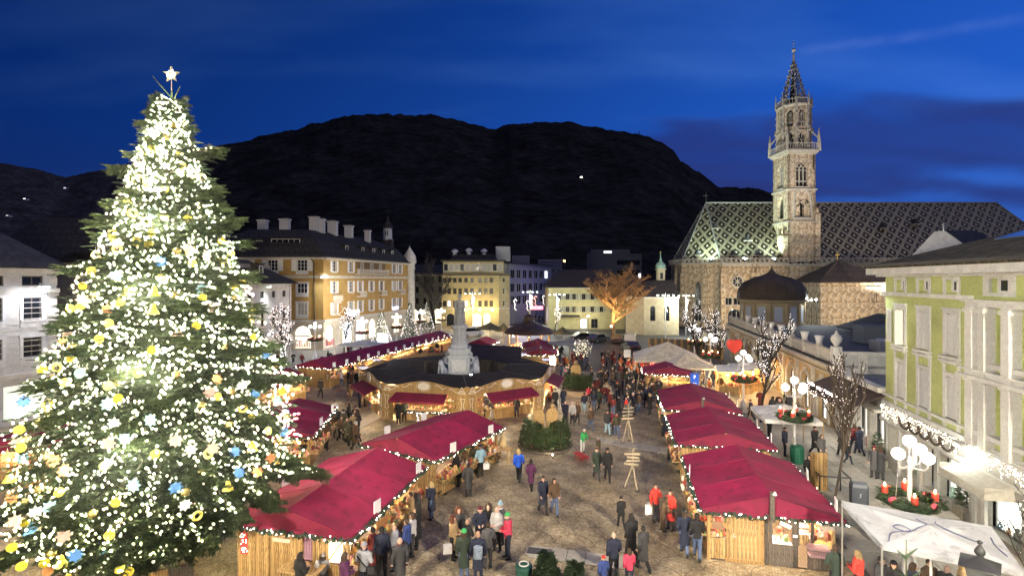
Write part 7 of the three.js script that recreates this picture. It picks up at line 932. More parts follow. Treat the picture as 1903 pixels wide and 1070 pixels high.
// ================= street lamps: poles with a cluster of white globes
function globeLamp(label, pos, I, turn = 0, wreath = true) {
  const o = thing('street_lamp', label, 'street lamp', pos, turn); const silver = mt([0.55, 0.55, 0.54], { metalness: 0.5, roughness: 0.45 });
  put('base', lathe([[0.36, 0], [0.36, 0.15], [0.26, 0.3], [0.22, 0.8], [0.17, 0.95], [0.13, 1.0]], 12), silver, o); put('pole', [cy(0, 1, 0, 0.1, 0.075, 3.15, 10), cy(0, 3.9, 0, 0.13, 0.13, 0.12, 10), cy(0, 4.15, 0, 0.11, 0.05, 0.25, 10)], silver, o);
  const gl = [[0.62, 4.55, 0.0], [-0.62, 4.55, 0.0], [0, 4.5, 0.62], [0, 4.95, 0]];
  gl.forEach(([x, y, z], i) => { if (i < 3) put('arm', path([V(0, 4.05, 0), V(x * 0.4, 3.98, z * 0.4), V(x * 0.85, 4.02, z * 0.85), V(x, 4.15, z), V(x, y - 0.2, z)], 0.028, 0.025, 6), silver, o); else put('arm', rod(V(0, 4.2, 0), V(0, y - 0.18, 0), 0.03), silver, o); const b = put('globe', sph(x, y, z, 0.215, 20, 14), K.globe, o); put('collar', cy(x, y - 0.25, z, 0.06, 0.09, 0.07, 8), silver, b); pointLight(o, x, y, z, [1, 0.93, 0.80], I, 9); });
  if (wreath) {
    const w = thing('advent_wreath', 'fir wreath with red candles on the ' + label.replace('globe ', ''), 'wreath', pos.clone().setY(2.72), turn), m = []; for (let i = 0; i < 560; i++) { const a = R() * 6.283, r = 0.78 + rr(-0.22, 0.24); m.push(mtx(V(Math.sin(a) * r, rr(-0.12, 0.16), Math.cos(a) * r), rr(0.55, 0.95), a + 1.57 + rr(-0.7, 0.7), rr(-0.5, 0.2))); }
    put('ring', xf(new THREE.TorusGeometry(0.78, 0.17, 8, 24), 0, 0, 0, 0, Math.PI / 2), mt([0.02, 0.035, 0.018]), w); scatter('fir_sprigs', twigS, needleM, m, w, null, null, greens(m.length, 1.25)); put('spokes', [bar(V(-0.78, 0, 0), V(0.78, 0, 0), 0.04, 0.04), bar(V(0, 0, -0.78), V(0, 0, 0.78), 0.04, 0.04)], K.iron, w);
    for (let k = 0; k < 4; k++) { const a = k * Math.PI / 2 + 0.75, x = Math.sin(a) * 0.76, z = Math.cos(a) * 0.76; const c = put('candle', [cy(x, 0.12, z, 0.11, 0.105, 0.28, 12)], mt([0.55, 0.05, 0.03], { roughness: 0.45 }), w); put('flame', xf(lathe([[0, 0], [0.035, 0.03], [0.03, 0.08], [0, 0.15]], 8), x, 0.41, z), K.flame, c); pointLight(w, x, 0.49, z, [1, 0.62, 0.3], 0.35, 2); const bw = put('bow', [xf(new THREE.SphereGeometry(0.1, 8, 6), Math.sin(a + 0.75) * 0.85 - 0.07, 0.12, Math.cos(a + 0.75) * 0.85), xf(new THREE.SphereGeometry(0.1, 8, 6), Math.sin(a + 0.75) * 0.85 + 0.07, 0.13, Math.cos(a + 0.75) * 0.85), xf(bx(0, 0, 0, 0.07, 0.2, 0.02), Math.sin(a + 0.75) * 0.9, -0.08, Math.cos(a + 0.75) * 0.9, 0, 0, 0.3)], mt([0.6, 0.06, 0.10]), w); }
    put('hangers', [[-1, 0], [1, 0]].map(([s]) => rod(V(s * 0.62, 1.3, 0), V(s * 0.78, 0.1, 0), 0.012)), K.steel, w);
  }
  return o;
}
globeLamp('globe near right street lamp', V(14.95, 0, -19.0), 95, 0.35);
globeLamp('globe second right street lamp', V(17.05, 0, -30.5), 105, 0.2);
globeLamp('globe third right street lamp', P(1382, 700, 42).setY(0), 57, 0.5);
globeLamp('globe street lamp behind the tents', P(1321, 680, 55).setY(0), 53, 0.2);
globeLamp('globe street lamp by the board fence', P(1291, 680, 66).setY(0), 41, 0.2);
globeLamp('globe street lamp at the hotel corner', P(585, 655, 70).setY(0), 26, 0.3);
globeLamp('globe street lamp at the hotel cafe', P(673, 650, 79).setY(0), 26, 0.1);
globeLamp('globe street lamp by the white booth', P(737, 640, 88).setY(0), 26, 0.4);
globeLamp('globe street lamp before the lit arches', P(782, 620, 100).setY(0), 20, 0.2);
globeLamp('globe street lamp by the yellow block', P(820, 620, 104).setY(0), 17, 0.2);
// three added lamps, unseen below the balcony, put in to light the foreground
globeLamp('street lamp below the camera on the left of the square', row(6.5, -7), 64, 0.2, false);
globeLamp('street lamp below the camera in the middle of the square', row(5, 3.5), 64, 0.2, false);
globeLamp('street lamp below the camera at the shop fronts', row(8, 12.2), 68, 0.2, false);
// added floods, unseen behind the camera, that brighten the square
for (const [x, l] of [[-16, 'left'], [13, 'right']]) { const o = thing('added_flood', l + ' floodlight on the house front behind the camera', 'floodlight', V(x, 14, 3)); put('housing', cbx(0, -0.25, 0, 0.7, 0.5, 0.35), K.iron, o); put('lens', bx(0, -0.2, -0.2, 0.6, 0.4, 0.03), glow([1, 0.93, 0.8], 8), o); put('bracket', rod(V(0, 0.1, 0), V(0, 0.1, 1), 0.04), K.iron, o); spotLight(null, x, 14, 2.6, x * 0.3, 0, -40, 62, [1, 0.86, 0.66], 1350, 25); }
{ const o = thing('added_flood', 'middle floodlight on the house front behind the camera', 'floodlight', V(-8, 15, 3)); put('housing', cbx(0, -0.25, 0, 0.7, 0.5, 0.35), K.iron, o); put('lens', bx(0, -0.2, -0.2, 0.6, 0.4, 0.03), glow([1, 0.93, 0.8], 8), o); put('bracket', rod(V(0, 0.1, 0), V(0, 0.1, 1), 0.04), K.iron, o); spotLight(null, -8, 15, 2.6, 22, 7.5, -27, 30, [1, 0.94, 0.86], 1300, 25); }  // added unseen flood that brightens the green house front
function mastLamp(label, px, py, pt, d, I) {
  const b = P(px, 600, d).setY(0), h = EYE + (HY - pt) / F * d, o = thing('mast_lamp', label, 'street lamp', b, 0.1); put('mast', rod(V(0, 0, 0), V(0, h + 0.4, 0), 0.12, 0.08, 8), K.steel, o); put('cross_arm', [bar(V(-1.6, h + 0.1, 0), V(1.6, h + 0.1, 0), 0.06, 0.06)], K.iron, o);
  [-1.5, -0.5, 0.5, 1.5].forEach((x) => { put('lamp_head', cbx(x, h - 0.12, 0.1, 0.3, 0.14, 0.24, 0, 0.02), glow([0.93, 1, 0.86], 6), o); }); pointLight(o, 0, h - 1.6, 1.2, [0.95, 1, 0.86], I, 20);
  if (d > 90) { put('swan_ornament', path([V(0.5, h - 1, 0.15), V(0.15, h - 0.7, 0.15), V(0.25, h - 1.5, 0.15), V(0.05, h - 2.4, 0.15), V(0.35, h - 3.2, 0.15)], 0.06, 0.045, 5), glow([1, 0.9, 0.75], 1.0), o); }
}
mastLamp('tall mast lamp in front of the warm lit block', 878, 0, 545, 106, 34); mastLamp('tall mast lamp at the mouth of the shopping street', 985, 0, 542, 108, 40); mastLamp('tall mast lamp before the pale yellow house', 1035, 0, 547, 104, 50); mastLamp('tall mast lamp before the little chapel', 1237, 0, 548, 94, 50); mastLamp('tall mast lamp beside the choir of the cathedral', 1275, 0, 549, 100, 60);
// swan-necked light ornaments over the street
[[957, 563, 118, [1, 0.92, 0.85], 'first'], [980, 565, 128, [1, 0.9, 0.8], 'second'], [990, 560, 122, [1, 0.4, 0.3], 'third, reddish'], [995, 556, 135, [1, 0.45, 0.35], 'fourth, reddish'], [1010, 555, 140, [1, 0.9, 0.8], 'fifth'], [1018, 552, 132, [1, 0.88, 0.7], 'sixth']].forEach(([px, py, d, c, n]) => { const o = thing('swan_light', `${n} swan-neck light ornament from the left over the shopping street`, 'light ornament', P(px, py, d)); put('tube_light', path([V(0.5, 0.5, 0), V(0.1, 0.9, 0), V(-0.3, 0.5, 0), V(0.05, -0.3, 0), V(-0.1, -1.2, 0), V(0.3, -1.7, 0)], 0.09, 0.07, 6), glow(c, 1.8), o); put('pole', rod(V(0.1, -py * 0 - (EYE + (HY - py) / F * d), 0), V(0.1, 0.4, 0), 0.06), K.iron, o); });
{ const o = thing('neon_sign', 'red neon shop sign far down the shopping street', 'sign', P(997, 575, 130)); put('panel_light', cbx(0, 0, 0, 3.4, 0.9, 0.2), glow([1, 0.18, 0.2], 2.5), o); put('post', rod(V(0, -3.6, 0), V(0, 0, 0), 0.07), K.iron, o); areaLight(null, 4, 3, -122, 2, 0, -112, 8, 3, [0.62, 0.55, 1], 4); }
// ================= small trees wound with lights, and bare trees
function bareTree(name, label, pos, h, opt = {}) {
  const o = thing(name, label, 'tree', pos, R() * 6), br = [], ends = [], rnd = R; const grow = (p, d, L, r, lv) => {
    const n = 3, pts = [p.clone()]; let q = p.clone(), dd = d.clone(); for (let i = 0; i < n; i++) { dd.add(V(rr(-0.2, 0.2), opt.up ?? 0.08, rr(-0.2, 0.2))).normalize(); q = q.clone().addScaledVector(dd, L / n); pts.push(q); } br.push(...path(pts, Math.max(r, opt.rmin ?? 0.012), Math.max(r * 0.62, opt.rmin ?? 0.012), lv > 1 ? 4 : 6));
    for (let i = 1; i <= n; i++) ends.push([pts[i], lv]); if (lv >= (opt.lv ?? 4)) return; const m = lv === 0 ? (opt.first ?? 6) : opt.split ?? 3; for (let i = 0; i < m; i++) { const t = lv === 0 ? 0.35 + 0.65 * (i + 1) / m : 0.35 + 0.65 * R(), k = Math.min(n - 1, Math.floor(t * n)), s = V().lerpVectors(pts[k], pts[k + 1] ?? pts[k], t * n - k), a = R() * 6.283, sp = opt.spread ?? 0.75, nd = dd.clone().multiplyScalar(1 - sp * 0.45).add(V(Math.sin(a) * sp, rr(-0.05, 0.35), Math.cos(a) * sp)).normalize(); grow(s, nd, L * (opt.ratio ?? 0.62) * rr(0.75, 1.15), r * 0.55, lv + 1); }
  };
  if (opt.trunkOnly) put('trunk', rod(V(0, 0, 0), V(0, h * 0.3, 0), opt.r ?? h * 0.02, (opt.r ?? h * 0.02) * 0.8, 8), opt.mat ?? K.bark, o);
  grow(V(0, opt.trunkOnly ? h * 0.3 : 0, 0), V(0, 1, 0), h * (opt.stem ?? 0.5), opt.r ?? h * 0.018, 0);
  put('crown', br, opt.mat ?? K.bark, o);
  if (opt.lights) { const b = []; for (let i = 0; i < opt.lights; i++) { const e = ends[Math.floor(R() * ends.length)][0]; if (e.y < h * 0.12) continue; b.push(mtx(e.clone().add(V(rr(-0.12, 0.12), rr(-0.12, 0.12), rr(-0.12, 0.12))), rr(0.8, 1.25))); } scatter('fairy_lights', new THREE.IcosahedronGeometry(opt.size ?? 0.03, 0), opt.bulb, b, o); }
  return o;
}
R = rngOf(77);
const ltree = { lv: 3, first: 14, split: 4, spread: 0.62, up: 0.2, ratio: 0.42, stem: 0.8, mat: K.barkD, bulb: glow([1, 0.92, 0.9], 5) };
bareTree('lit_tree', 'bare columnar tree with fairy lights in a timber guard on the right pavement', G(1553, 922), 6.3, { ...ltree, lights: 150, size: 0.009, spread: 0.42, first: 26, lv: 4, split: 3, r: 0.07, rmin: 0.008, mat: K.bark });
bareTree('lit_tree', 'light-hung bare tree before the arcades, beside the second globe lamp', P(1415, 740, 39).setY(0), 6.8, { ...ltree, lights: 420, size: 0.016 });
bareTree('lit_tree', 'light-hung bare tree at the end of the balustraded building', P(1343, 700, 56).setY(0), 6.6, { ...ltree, lights: 360, size: 0.018 });
bareTree('lit_tree', 'light-hung bare tree beside the board fence', P(1302, 690, 62).setY(0), 7.0, { ...ltree, lights: 360, size: 0.02 });
bareTree('lit_tree', 'thin light-hung tree at the bottom right corner before the shop', P(1910, 960, 16.2).setY(0), 4.2, { ...ltree, lights: 150, size: 0.010, r: 0.035, rmin: 0.006 });
bareTree('lit_tree', 'pinkish light-hung tree left of the hotel arches', P(532, 680, 62).setY(0), 6.6, { ...ltree, lights: 520, size: 0.024, bulb: glow([1, 0.84, 0.80], 6) });
bareTree('lit_tree', 'light-hung tree right of the hotel corner arches', P(639, 650, 74).setY(0), 6.2, { ...ltree, lights: 400, size: 0.026 });
bareTree('lit_tree', 'light-hung tree behind the big Christmas tree, by the white corner house', P(118, 740, 36).setY(0), 6.8, { ...ltree, lights: 460, size: 0.018, bulb: glow([1, 0.84, 0.80], 6) });
bareTree('lit_tree', 'light-hung bush before the pale yellow house', P(1030, 610, 100).setY(0), 5.0, { ...ltree, lights: 280, size: 0.032, bulb: glow([1, 0.88, 0.66], 4) });
bareTree('bare_tree', 'dark bare tree between the ochre hotel and the warm lit block', P(806, 600, 108).setY(0), 21, { lv: 4, first: 5, split: 4, spread: 0.6, up: 0.1, ratio: 0.62, stem: 0.4, r: 0.45, rmin: 0.03, mat: K.barkD });
R = rngOf(1207);
{ const o = bareTree('floodlit_tree', 'large bare tree lit golden by a lamp at its foot', P(1140, 615, 92).setY(0), 19, { lv: 5, first: 10, split: 4, spread: 1.0, up: 0.09, ratio: 0.62, stem: 0.42, r: 0.40, rmin: 0.022, mat: mt([0.34, 0.21, 0.10], { roughness: 0.9 }) }); const p = P(1134, 590, 90.6); spotLight(null, p.x, 3.0, p.z + 1.2, p.x + 0.8, 9, p.z - 2, 70, [1, 0.66, 0.28], 90, 6); spotLight(null, p.x + 4, 1.0, p.z + 7, p.x + 0.8, 9, p.z - 2, 60, [1, 0.66, 0.30], 150, 6); const l = thing('tree_flood', 'orange lamp in the fork of the floodlit bare tree', 'lamp', V(p.x, 2.8, p.z + 1.2)); put('lamp_head', ico(0, 0, 0, 0.18, 1), glow([1, 0.7, 0.35], 20), l); put('stake', rod(V(0, -2.8, 0), V(0, -0.1, 0), 0.04), K.iron, l); }
// conical lit firs
const litFir = (label, px, py, d, h, r, n, bulb) => { const b = P(px, py, d).setY(0), o = fir('lit_fir', label, 'tree', b, h, r, Math.round(260 * h), null), m = []; for (let i = 0; i < n; i++) { const t = Math.pow(R(), 0.7), y = 0.3 + (h - 0.3) * (1 - t), a = R() * 6.283; m.push(mtx(V(Math.sin(a) * r * t, y, Math.cos(a) * r * t), rr(0.8, 1.2))); } scatter('fairy_lights', new THREE.IcosahedronGeometry(0.034, 0), bulb ?? glow([1, 0.93, 0.86], 3.4), m, o); return o; };
litFir('tall lit conical tree before the hotel windows, left of two', 709, 640, 84, 5.6, 1.9, 420); litFir('tall lit conical tree by the far corner of the hotel', 761, 635, 96, 6.6, 1.7, 400); litFir('lit conical tree between the arches and the statue', 793, 625, 104, 6.4, 1.8, 360); bareTree('lit_tree', 'round warm lit tree behind the fountain, in the open square', P(1083, 680, 64.6).setY(0), 3.9, { ...ltree, stem: 0.5, ratio: 0.62, spread: 0.9, up: 0.05, lights: 330, size: 0.024, bulb: glow([1, 0.86, 0.62], 4) });
// ================= firs round the carved boards, planters
R = rngOf(31);
{
  const c = V(2.2, 0, -33.6); const ring = thing('stone_planter_ring', 'low round stone kerb holding the fir clump in the centre', 'planter', c); put('kerb', [xf(new THREE.TorusGeometry(1.75, 0.09, 6, 28), 0, 0.06, 0, 0, Math.PI / 2)], K.oldwoodB, ring); put('soil', cy(0, 0, 0, 1.7, 1.7, 0.06, 20), K.bark, ring);
  const ordw = ['front left', 'front middle', 'front right', 'left', 'right', 'rear left', 'rear right']; [[-0.95, 0.75, 1.5], [0, 1.05, 1.35], [0.95, 0.8, 1.6], [-1.2, -0.1, 1.6], [1.2, 0, 1.7], [-0.5, -0.6, 1.2], [0.6, -0.6, 1.2]].forEach(([x, z, h], i) => fir('small_fir', `${ordw[i]} small fir of the clump before the two carved boards`, 'fir', c.clone().add(V(x, 0.05, z)), h * 1.08, 0.5, 300));
  const bd = (label, x, h, w) => { const o = thing('carved_board', label, 'board', c.clone().add(V(x, 0, -1.0)), 0.05); put('board', prism([[-w / 2, 0], [w / 2, 0], [w * 0.46, h * 0.6], [w * 0.5, h * 0.85], [w * 0.32, h], [-w * 0.3, h * 0.98], [-w * 0.5, h * 0.86], [-w * 0.46, h * 0.5]], 0.09, 0.01), K.pineC, o); put('head', [ico(0, h + 0.16, 0.04, 0.17, 1)], K.pineC, o); put('batten', bx(0, h * 0.4, -0.06, w * 0.8, 0.1, 0.06), K.pine, o); };
  bd('left carved pale wooden figure board behind the fir clump', -0.35, 2.15, 0.72); bd('right carved pale wooden figure board behind the fir clump', 0.55, 2.25, 0.8);
  spotLight(null, c.x + 0.3, 0.4, c.z + 2.6, c.x + 0.1, 1.5, c.z - 1, 50, [1, 0.82, 0.5], 9, 3); const sl = thing('ground_spot', 'small spot lamp in front of the fir clump', 'lamp', V(c.x + 0.3, 0.2, c.z + 2.5)); put('lamp_head', ico(0, 0.05, 0, 0.06, 1), glow([1, 0.85, 0.6], 6), sl); put('spike', rod(V(0, -0.2, 0), V(0, 0, 0), 0.02), K.iron, sl);
  const p2 = G(1075, 728); const pl = thing('tree_planter', 'round stone planter with a hedge of little firs in mid square', 'planter', p2); put('rim', [cy(0, 0, 0, 1.75, 1.85, 0.35, 24)], mt([0.34, 0.28, 0.22], { t: X.fine, m: 1 }), pl); put('soil', cy(0, 0.3, 0, 1.65, 1.65, 0.08, 20), K.bark, pl);
  for (let i = 0; i < 9; i++) { const a = i * 0.7, r = i ? 1.05 : 0; const q = i ? null : 0; fir('small_fir', `small fir number ${['one', 'two', 'three', 'four', 'five', 'six', 'seven', 'eight', 'nine'][i]} of the round planter in mid square`, 'fir', p2.clone().add(V(Math.sin(a) * r, 0.36, Math.cos(a) * r)), rr(1.0, 1.35), 0.6, 190, 'small firs in the round planter'); scene.children[scene.children.length - 1].userData.label = 'small dark fir in the round stone planter in mid square'; }
  const fg = thing('carved_figure', 'pale carved wooden figure standing behind the round planter', 'figure', p2.clone().add(V(0, 0, -1.9))); put('figure', [prism([[-0.42, 0], [0.42, 0], [0.5, 1.4], [0.35, 1.75], [-0.35, 1.75], [-0.5, 1.4]], 0.1, 0.01), ico(0, 2.0, 0.05, 0.24, 1)], K.pineC, fg); fg.position.y = 0.6; put('stand', bx(0, -0.6, 0, 0.3, 0.6, 0.2), K.pine, fg);
  // two firs and a green bin at the lower edge
  fir('small_fir', 'left fir of the two at the bottom edge in the centre', 'fir', row(17.6, -2.5), 1.38, 0.52, 520); fir('small_fir', 'right fir of the two at the bottom edge in the centre', 'fir', row(17.5, -1.5), 1.2, 0.5, 520);
  const bn = thing('green_bin', 'dark green round bin left of the two bottom firs', 'bin', row(17.8, -3.35)); put('body', lathe([[0.26, 0], [0.3, 0.7], [0.32, 0.75], [0.3, 0.8], [0.1, 0.84], [0, 0.84]], 16), mt([0.015, 0.07, 0.05], { roughness: 0.5 }), bn); put('lid_ring', xf(new THREE.TorusGeometry(0.17, 0.025, 6, 18), 0, 0.84, 0, 0, Math.PI / 2), K.white, bn);
  // potted conifer by the shop
  const pc = G(1794, 962); const pt = thing('potted_conifer', 'potted cone shaped conifer beside the shop window of the green house', 'plant', pc.clone().add(V(0.1, 0, 0))); put('pot', cbx(0, 0, 0, 0.8, 0.62, 0.8, -TH, 0.04), mt([0.42, 0.38, 0.30], { t: X.fine, m: 0.8 }), pt); put('stem', rod(V(0, 0.6, 0), V(0, 2.2, 0), 0.03, 0.01), K.bark, pt); const cr = scatter('crown', twigS, needleM, firTwigs(1.9, 0.42, 420, 0.05).map((m) => new THREE.Matrix4().makeTranslation(0, 0.6, 0).multiply(m)), pt, null, null, greens(420, 1.2));
  const pc2 = G(1632, 865); const p3 = thing('potted_shrub', 'green potted shrub beside the shop door behind the couple in grey', 'plant', pc2); put('pot', lathe([[0.2, 0], [0.3, 0.5], [0.33, 0.55], [0.28, 0.56], [0, 0.5]], 14), trim, p3); put('stem', rod(V(0, 0.5, 0), V(0, 1.4, 0), 0.03, 0.01), K.bark, p3); scatter('crown', twigS, needleM, firTwigs(1.5, 0.36, 260, 0.05).map((m) => new THREE.Matrix4().makeTranslation(0, 0.5, 0).multiply(m)), p3, null, null, greens(260, 1.6));
}
// ================= signposts of crossed boards, tents, umbrellas and the rest of the street furniture
function tripodPost(label, pos, h, turn) { const o = thing('signpost', label, 'signpost', pos, turn), w = mt([0.48, 0.40, 0.28], { t: X.grain, m: 0.4 }); for (let k = 0; k < 3; k++) { const a = k * 2.094 + 0.5; put('leg', rod(V(Math.sin(a) * 0.42, 0, Math.cos(a) * 0.42), V(0, h * 0.62, 0), 0.05, 0.035), w, o); put('foot', cbx(Math.sin(a) * 0.42, 0, Math.cos(a) * 0.42, 0.2, 0.08, 0.16, a, 0.01), K.oldwood, o); } put('pole', rod(V(0, h * 0.5, 0), V(0.02, h, 0), 0.05, 0.03), w, o); for (let i = 0; i < 4; i++) put('pointer', cbx(rr(-0.08, 0.08), h * (0.60 + i * 0.085), 0.05, rr(0.62, 0.85), 0.11, 0.03, rr(-0.25, 0.25), 0.008), w, o); put('top_twig', [rod(V(0, h * 0.9, 0), V(-0.2, h * 1.02, 0.02), 0.02), rod(V(0, h * 0.9, 0), V(0.16, h * 1.06, 0.02), 0.02)], w, o); return o; }
tripodPost('farther wooden tripod signpost with red ornament in mid square', G(1168, 823), 2.7, 0.2); tripodPost('nearer wooden tripod signpost standing alone in the right of the square', G(1176, 908), 2.1, -0.1);
{ const o = thing('red_figure', 'small red ornament on the farther wooden signpost', 'ornament', G(1168, 823).add(V(-0.16, 2.62, 0.06))); put('ornament', lathe([[0, 0], [0.14, 0.02], [0.12, 0.2], [0.05, 0.34], [0, 0.4]], 10), mt([0.55, 0.04, 0.04]), o); put('cap', ico(0, 0.4, 0, 0.05, 1), K.white, o); }
function tent(name, label, cat, corners, apex, mat, posts, val = 0.22, sag = 0.06) {
  const o = thing(name, label, cat), n = corners.length; corners.forEach((c, i) => { const d = corners[(i + 1) % n]; put('canopy_panel', clothPanel(c, d, apex.clone().lerp(d, 0.02), apex, sag, 6, 6), mat, o); const ab = V().subVectors(d, c), L = ab.length(); const v = put('valance', bx(L / 2, -val, 0, L, val, 0.012), mat, o); v.position.copy(c); v.rotation.y = -Math.atan2(ab.z, ab.x); v.rotation.z = Math.asin(ab.y / L); });
  put('pole', rod(V(apex.x, 0, apex.z), apex, 0.035), K.white, o); corners.forEach((c) => put('leg', rod(V(c.x, 0, c.z), c, 0.03), posts ?? K.white, o)); return o;
}
const canvasB = mt([0.82, 0.77, 0.66], { t: X.cloth, m: 3, roughness: 1, transmission: 0.45, side: THREE.DoubleSide });
tent('market_tent', 'larger white tent behind the small crimson stall', 'tent', [row(55, 1.6, 2.5), row(55, 8.6, 2.5), row(61, 8.6, 2.5), row(61, 1.6, 2.5)], row(58, 5.2, 4.2), canvasB);
tent('market_tent', 'lower white tent right behind the small crimson stall', 'tent', [row(52.4, 4.9, 2.35), row(52.4, 9.4, 2.35), row(56.5, 9.4, 2.35), row(56.5, 4.9, 2.35)], row(54, 6.6, 3.5), canvasB);
for (const [q, l] of [[row(58, 5.2), 'larger'], [row(54.4, 7.2), 'lower']]) { pointLight(null, q.x, 2.2, q.z, [1, 0.86, 0.62], 22, 8); const o = thing('added_tent_lamp', `warm lamp inside the ${l} white tent`, 'lamp', q.clone().setY(2.2)); put('lamp_head', ico(0, 0, 0, 0.08, 1), glow([1, 0.88, 0.66], 12), o); put('cord', rod(V(0, 0.06, 0), V(0, 0.9, 0), 0.01), K.iron, o); }  // lamps added inside the tents so the canvas glows warm
tent('parasol', 'white square parasol beside the second right globe lamp', 'parasol', [row(33.9, 8.8, 2.35), row(33.9, 12.1, 2.35), row(37.3, 12.1, 2.35), row(37.3, 8.8, 2.35)], row(35.6, 10.4, 2.98), K.canvas, K.pineB);
{ // the big white awning at the lower right with dark squiggles, one corner lifted
  const c = [P(1566, 931, 17.2), P(1640, 1012, 15.6), P(1905, 1062, 14.1), P(1843, 978, 15.6)], ap = c[0].clone().add(c[1]).add(c[2]).add(c[3]).multiplyScalar(0.25).add(V(0.1, 0.2, -0.1));
  const o = tent('parasol', 'large white parasol with dark line drawing at the lower right', 'parasol', [c[1], c[2], c[3], c[0]], ap, mt([0.40, 0.41, 0.435], { t: X.cloth, m: 3 }), K.steel, 0.16, 0.03);
  const ink = mt([0.05, 0.06, 0.16]), on = (u, v) => { const q = c[0].clone().lerp(c[3], u).lerp(c[1].clone().lerp(c[2], u), v); const k = 1 - Math.max(Math.abs(u - 0.5), Math.abs(v - 0.5)) * 2; return q.setY(q.y + 0.2 * k + 0.02); };
  const cur = (pts) => { const cv = new THREE.CatmullRomCurve3(pts.map(([u, v]) => on(u, v))), n = 40, out = []; for (let i = 0; i <= n; i++) { const p = cv.getPoint(i / n); out.push(p); } return path(out, 0.014, 0.014, 4); };
  put('line_drawing', [...cur([[0.08, 0.92], [0.16, 0.72], [0.26, 0.66], [0.33, 0.62], [0.28, 0.5], [0.22, 0.56], [0.3, 0.66], [0.42, 0.52], [0.5, 0.4], [0.46, 0.25]]), ...cur([[0.60, 0.22], [0.58, 0.32], [0.68, 0.5], [0.78, 0.56], [0.84, 0.55]]), ...cur([[0.93, 0.35], [0.92, 0.55], [0.95, 0.75]])], ink, o);
  put('rib', [[0.02, 0.5], [0.5, 0.98], [0.98, 0.5], [0.5, 0.02]].map(([u, v]) => rod(on(u, v).setY(on(u, v).y - 0.06), ap.clone().setY(ap.y - 0.06), 0.012)), K.steel, o);
}
{ // parking sign
  const q = row(45.6, 6.3, 0), o = thing('parking_sign', 'blue parking sign with a white letter P by the third stall', 'sign', q, -0.1); put('pole', rod(V(0, 0, -0.08), V(0, 2.6, -0.08), 0.05), K.steel, o); put('panel', cbx(0, 1.9, 0, 0.72, 1.12, 0.1, 0, 0.02), mt([0.02, 0.07, 0.45], { roughness: 0.4 }), o); put('face_sign', new THREE.PlaneGeometry(0.66, 1.04).translate(0, 2.46, 0.057), signM(['P', '···'], 1.15, 1.5, { bg: '#1a4fb8', fg: '#fff', size: 0.8, W: 256, glow: 0.35 }), o);
}
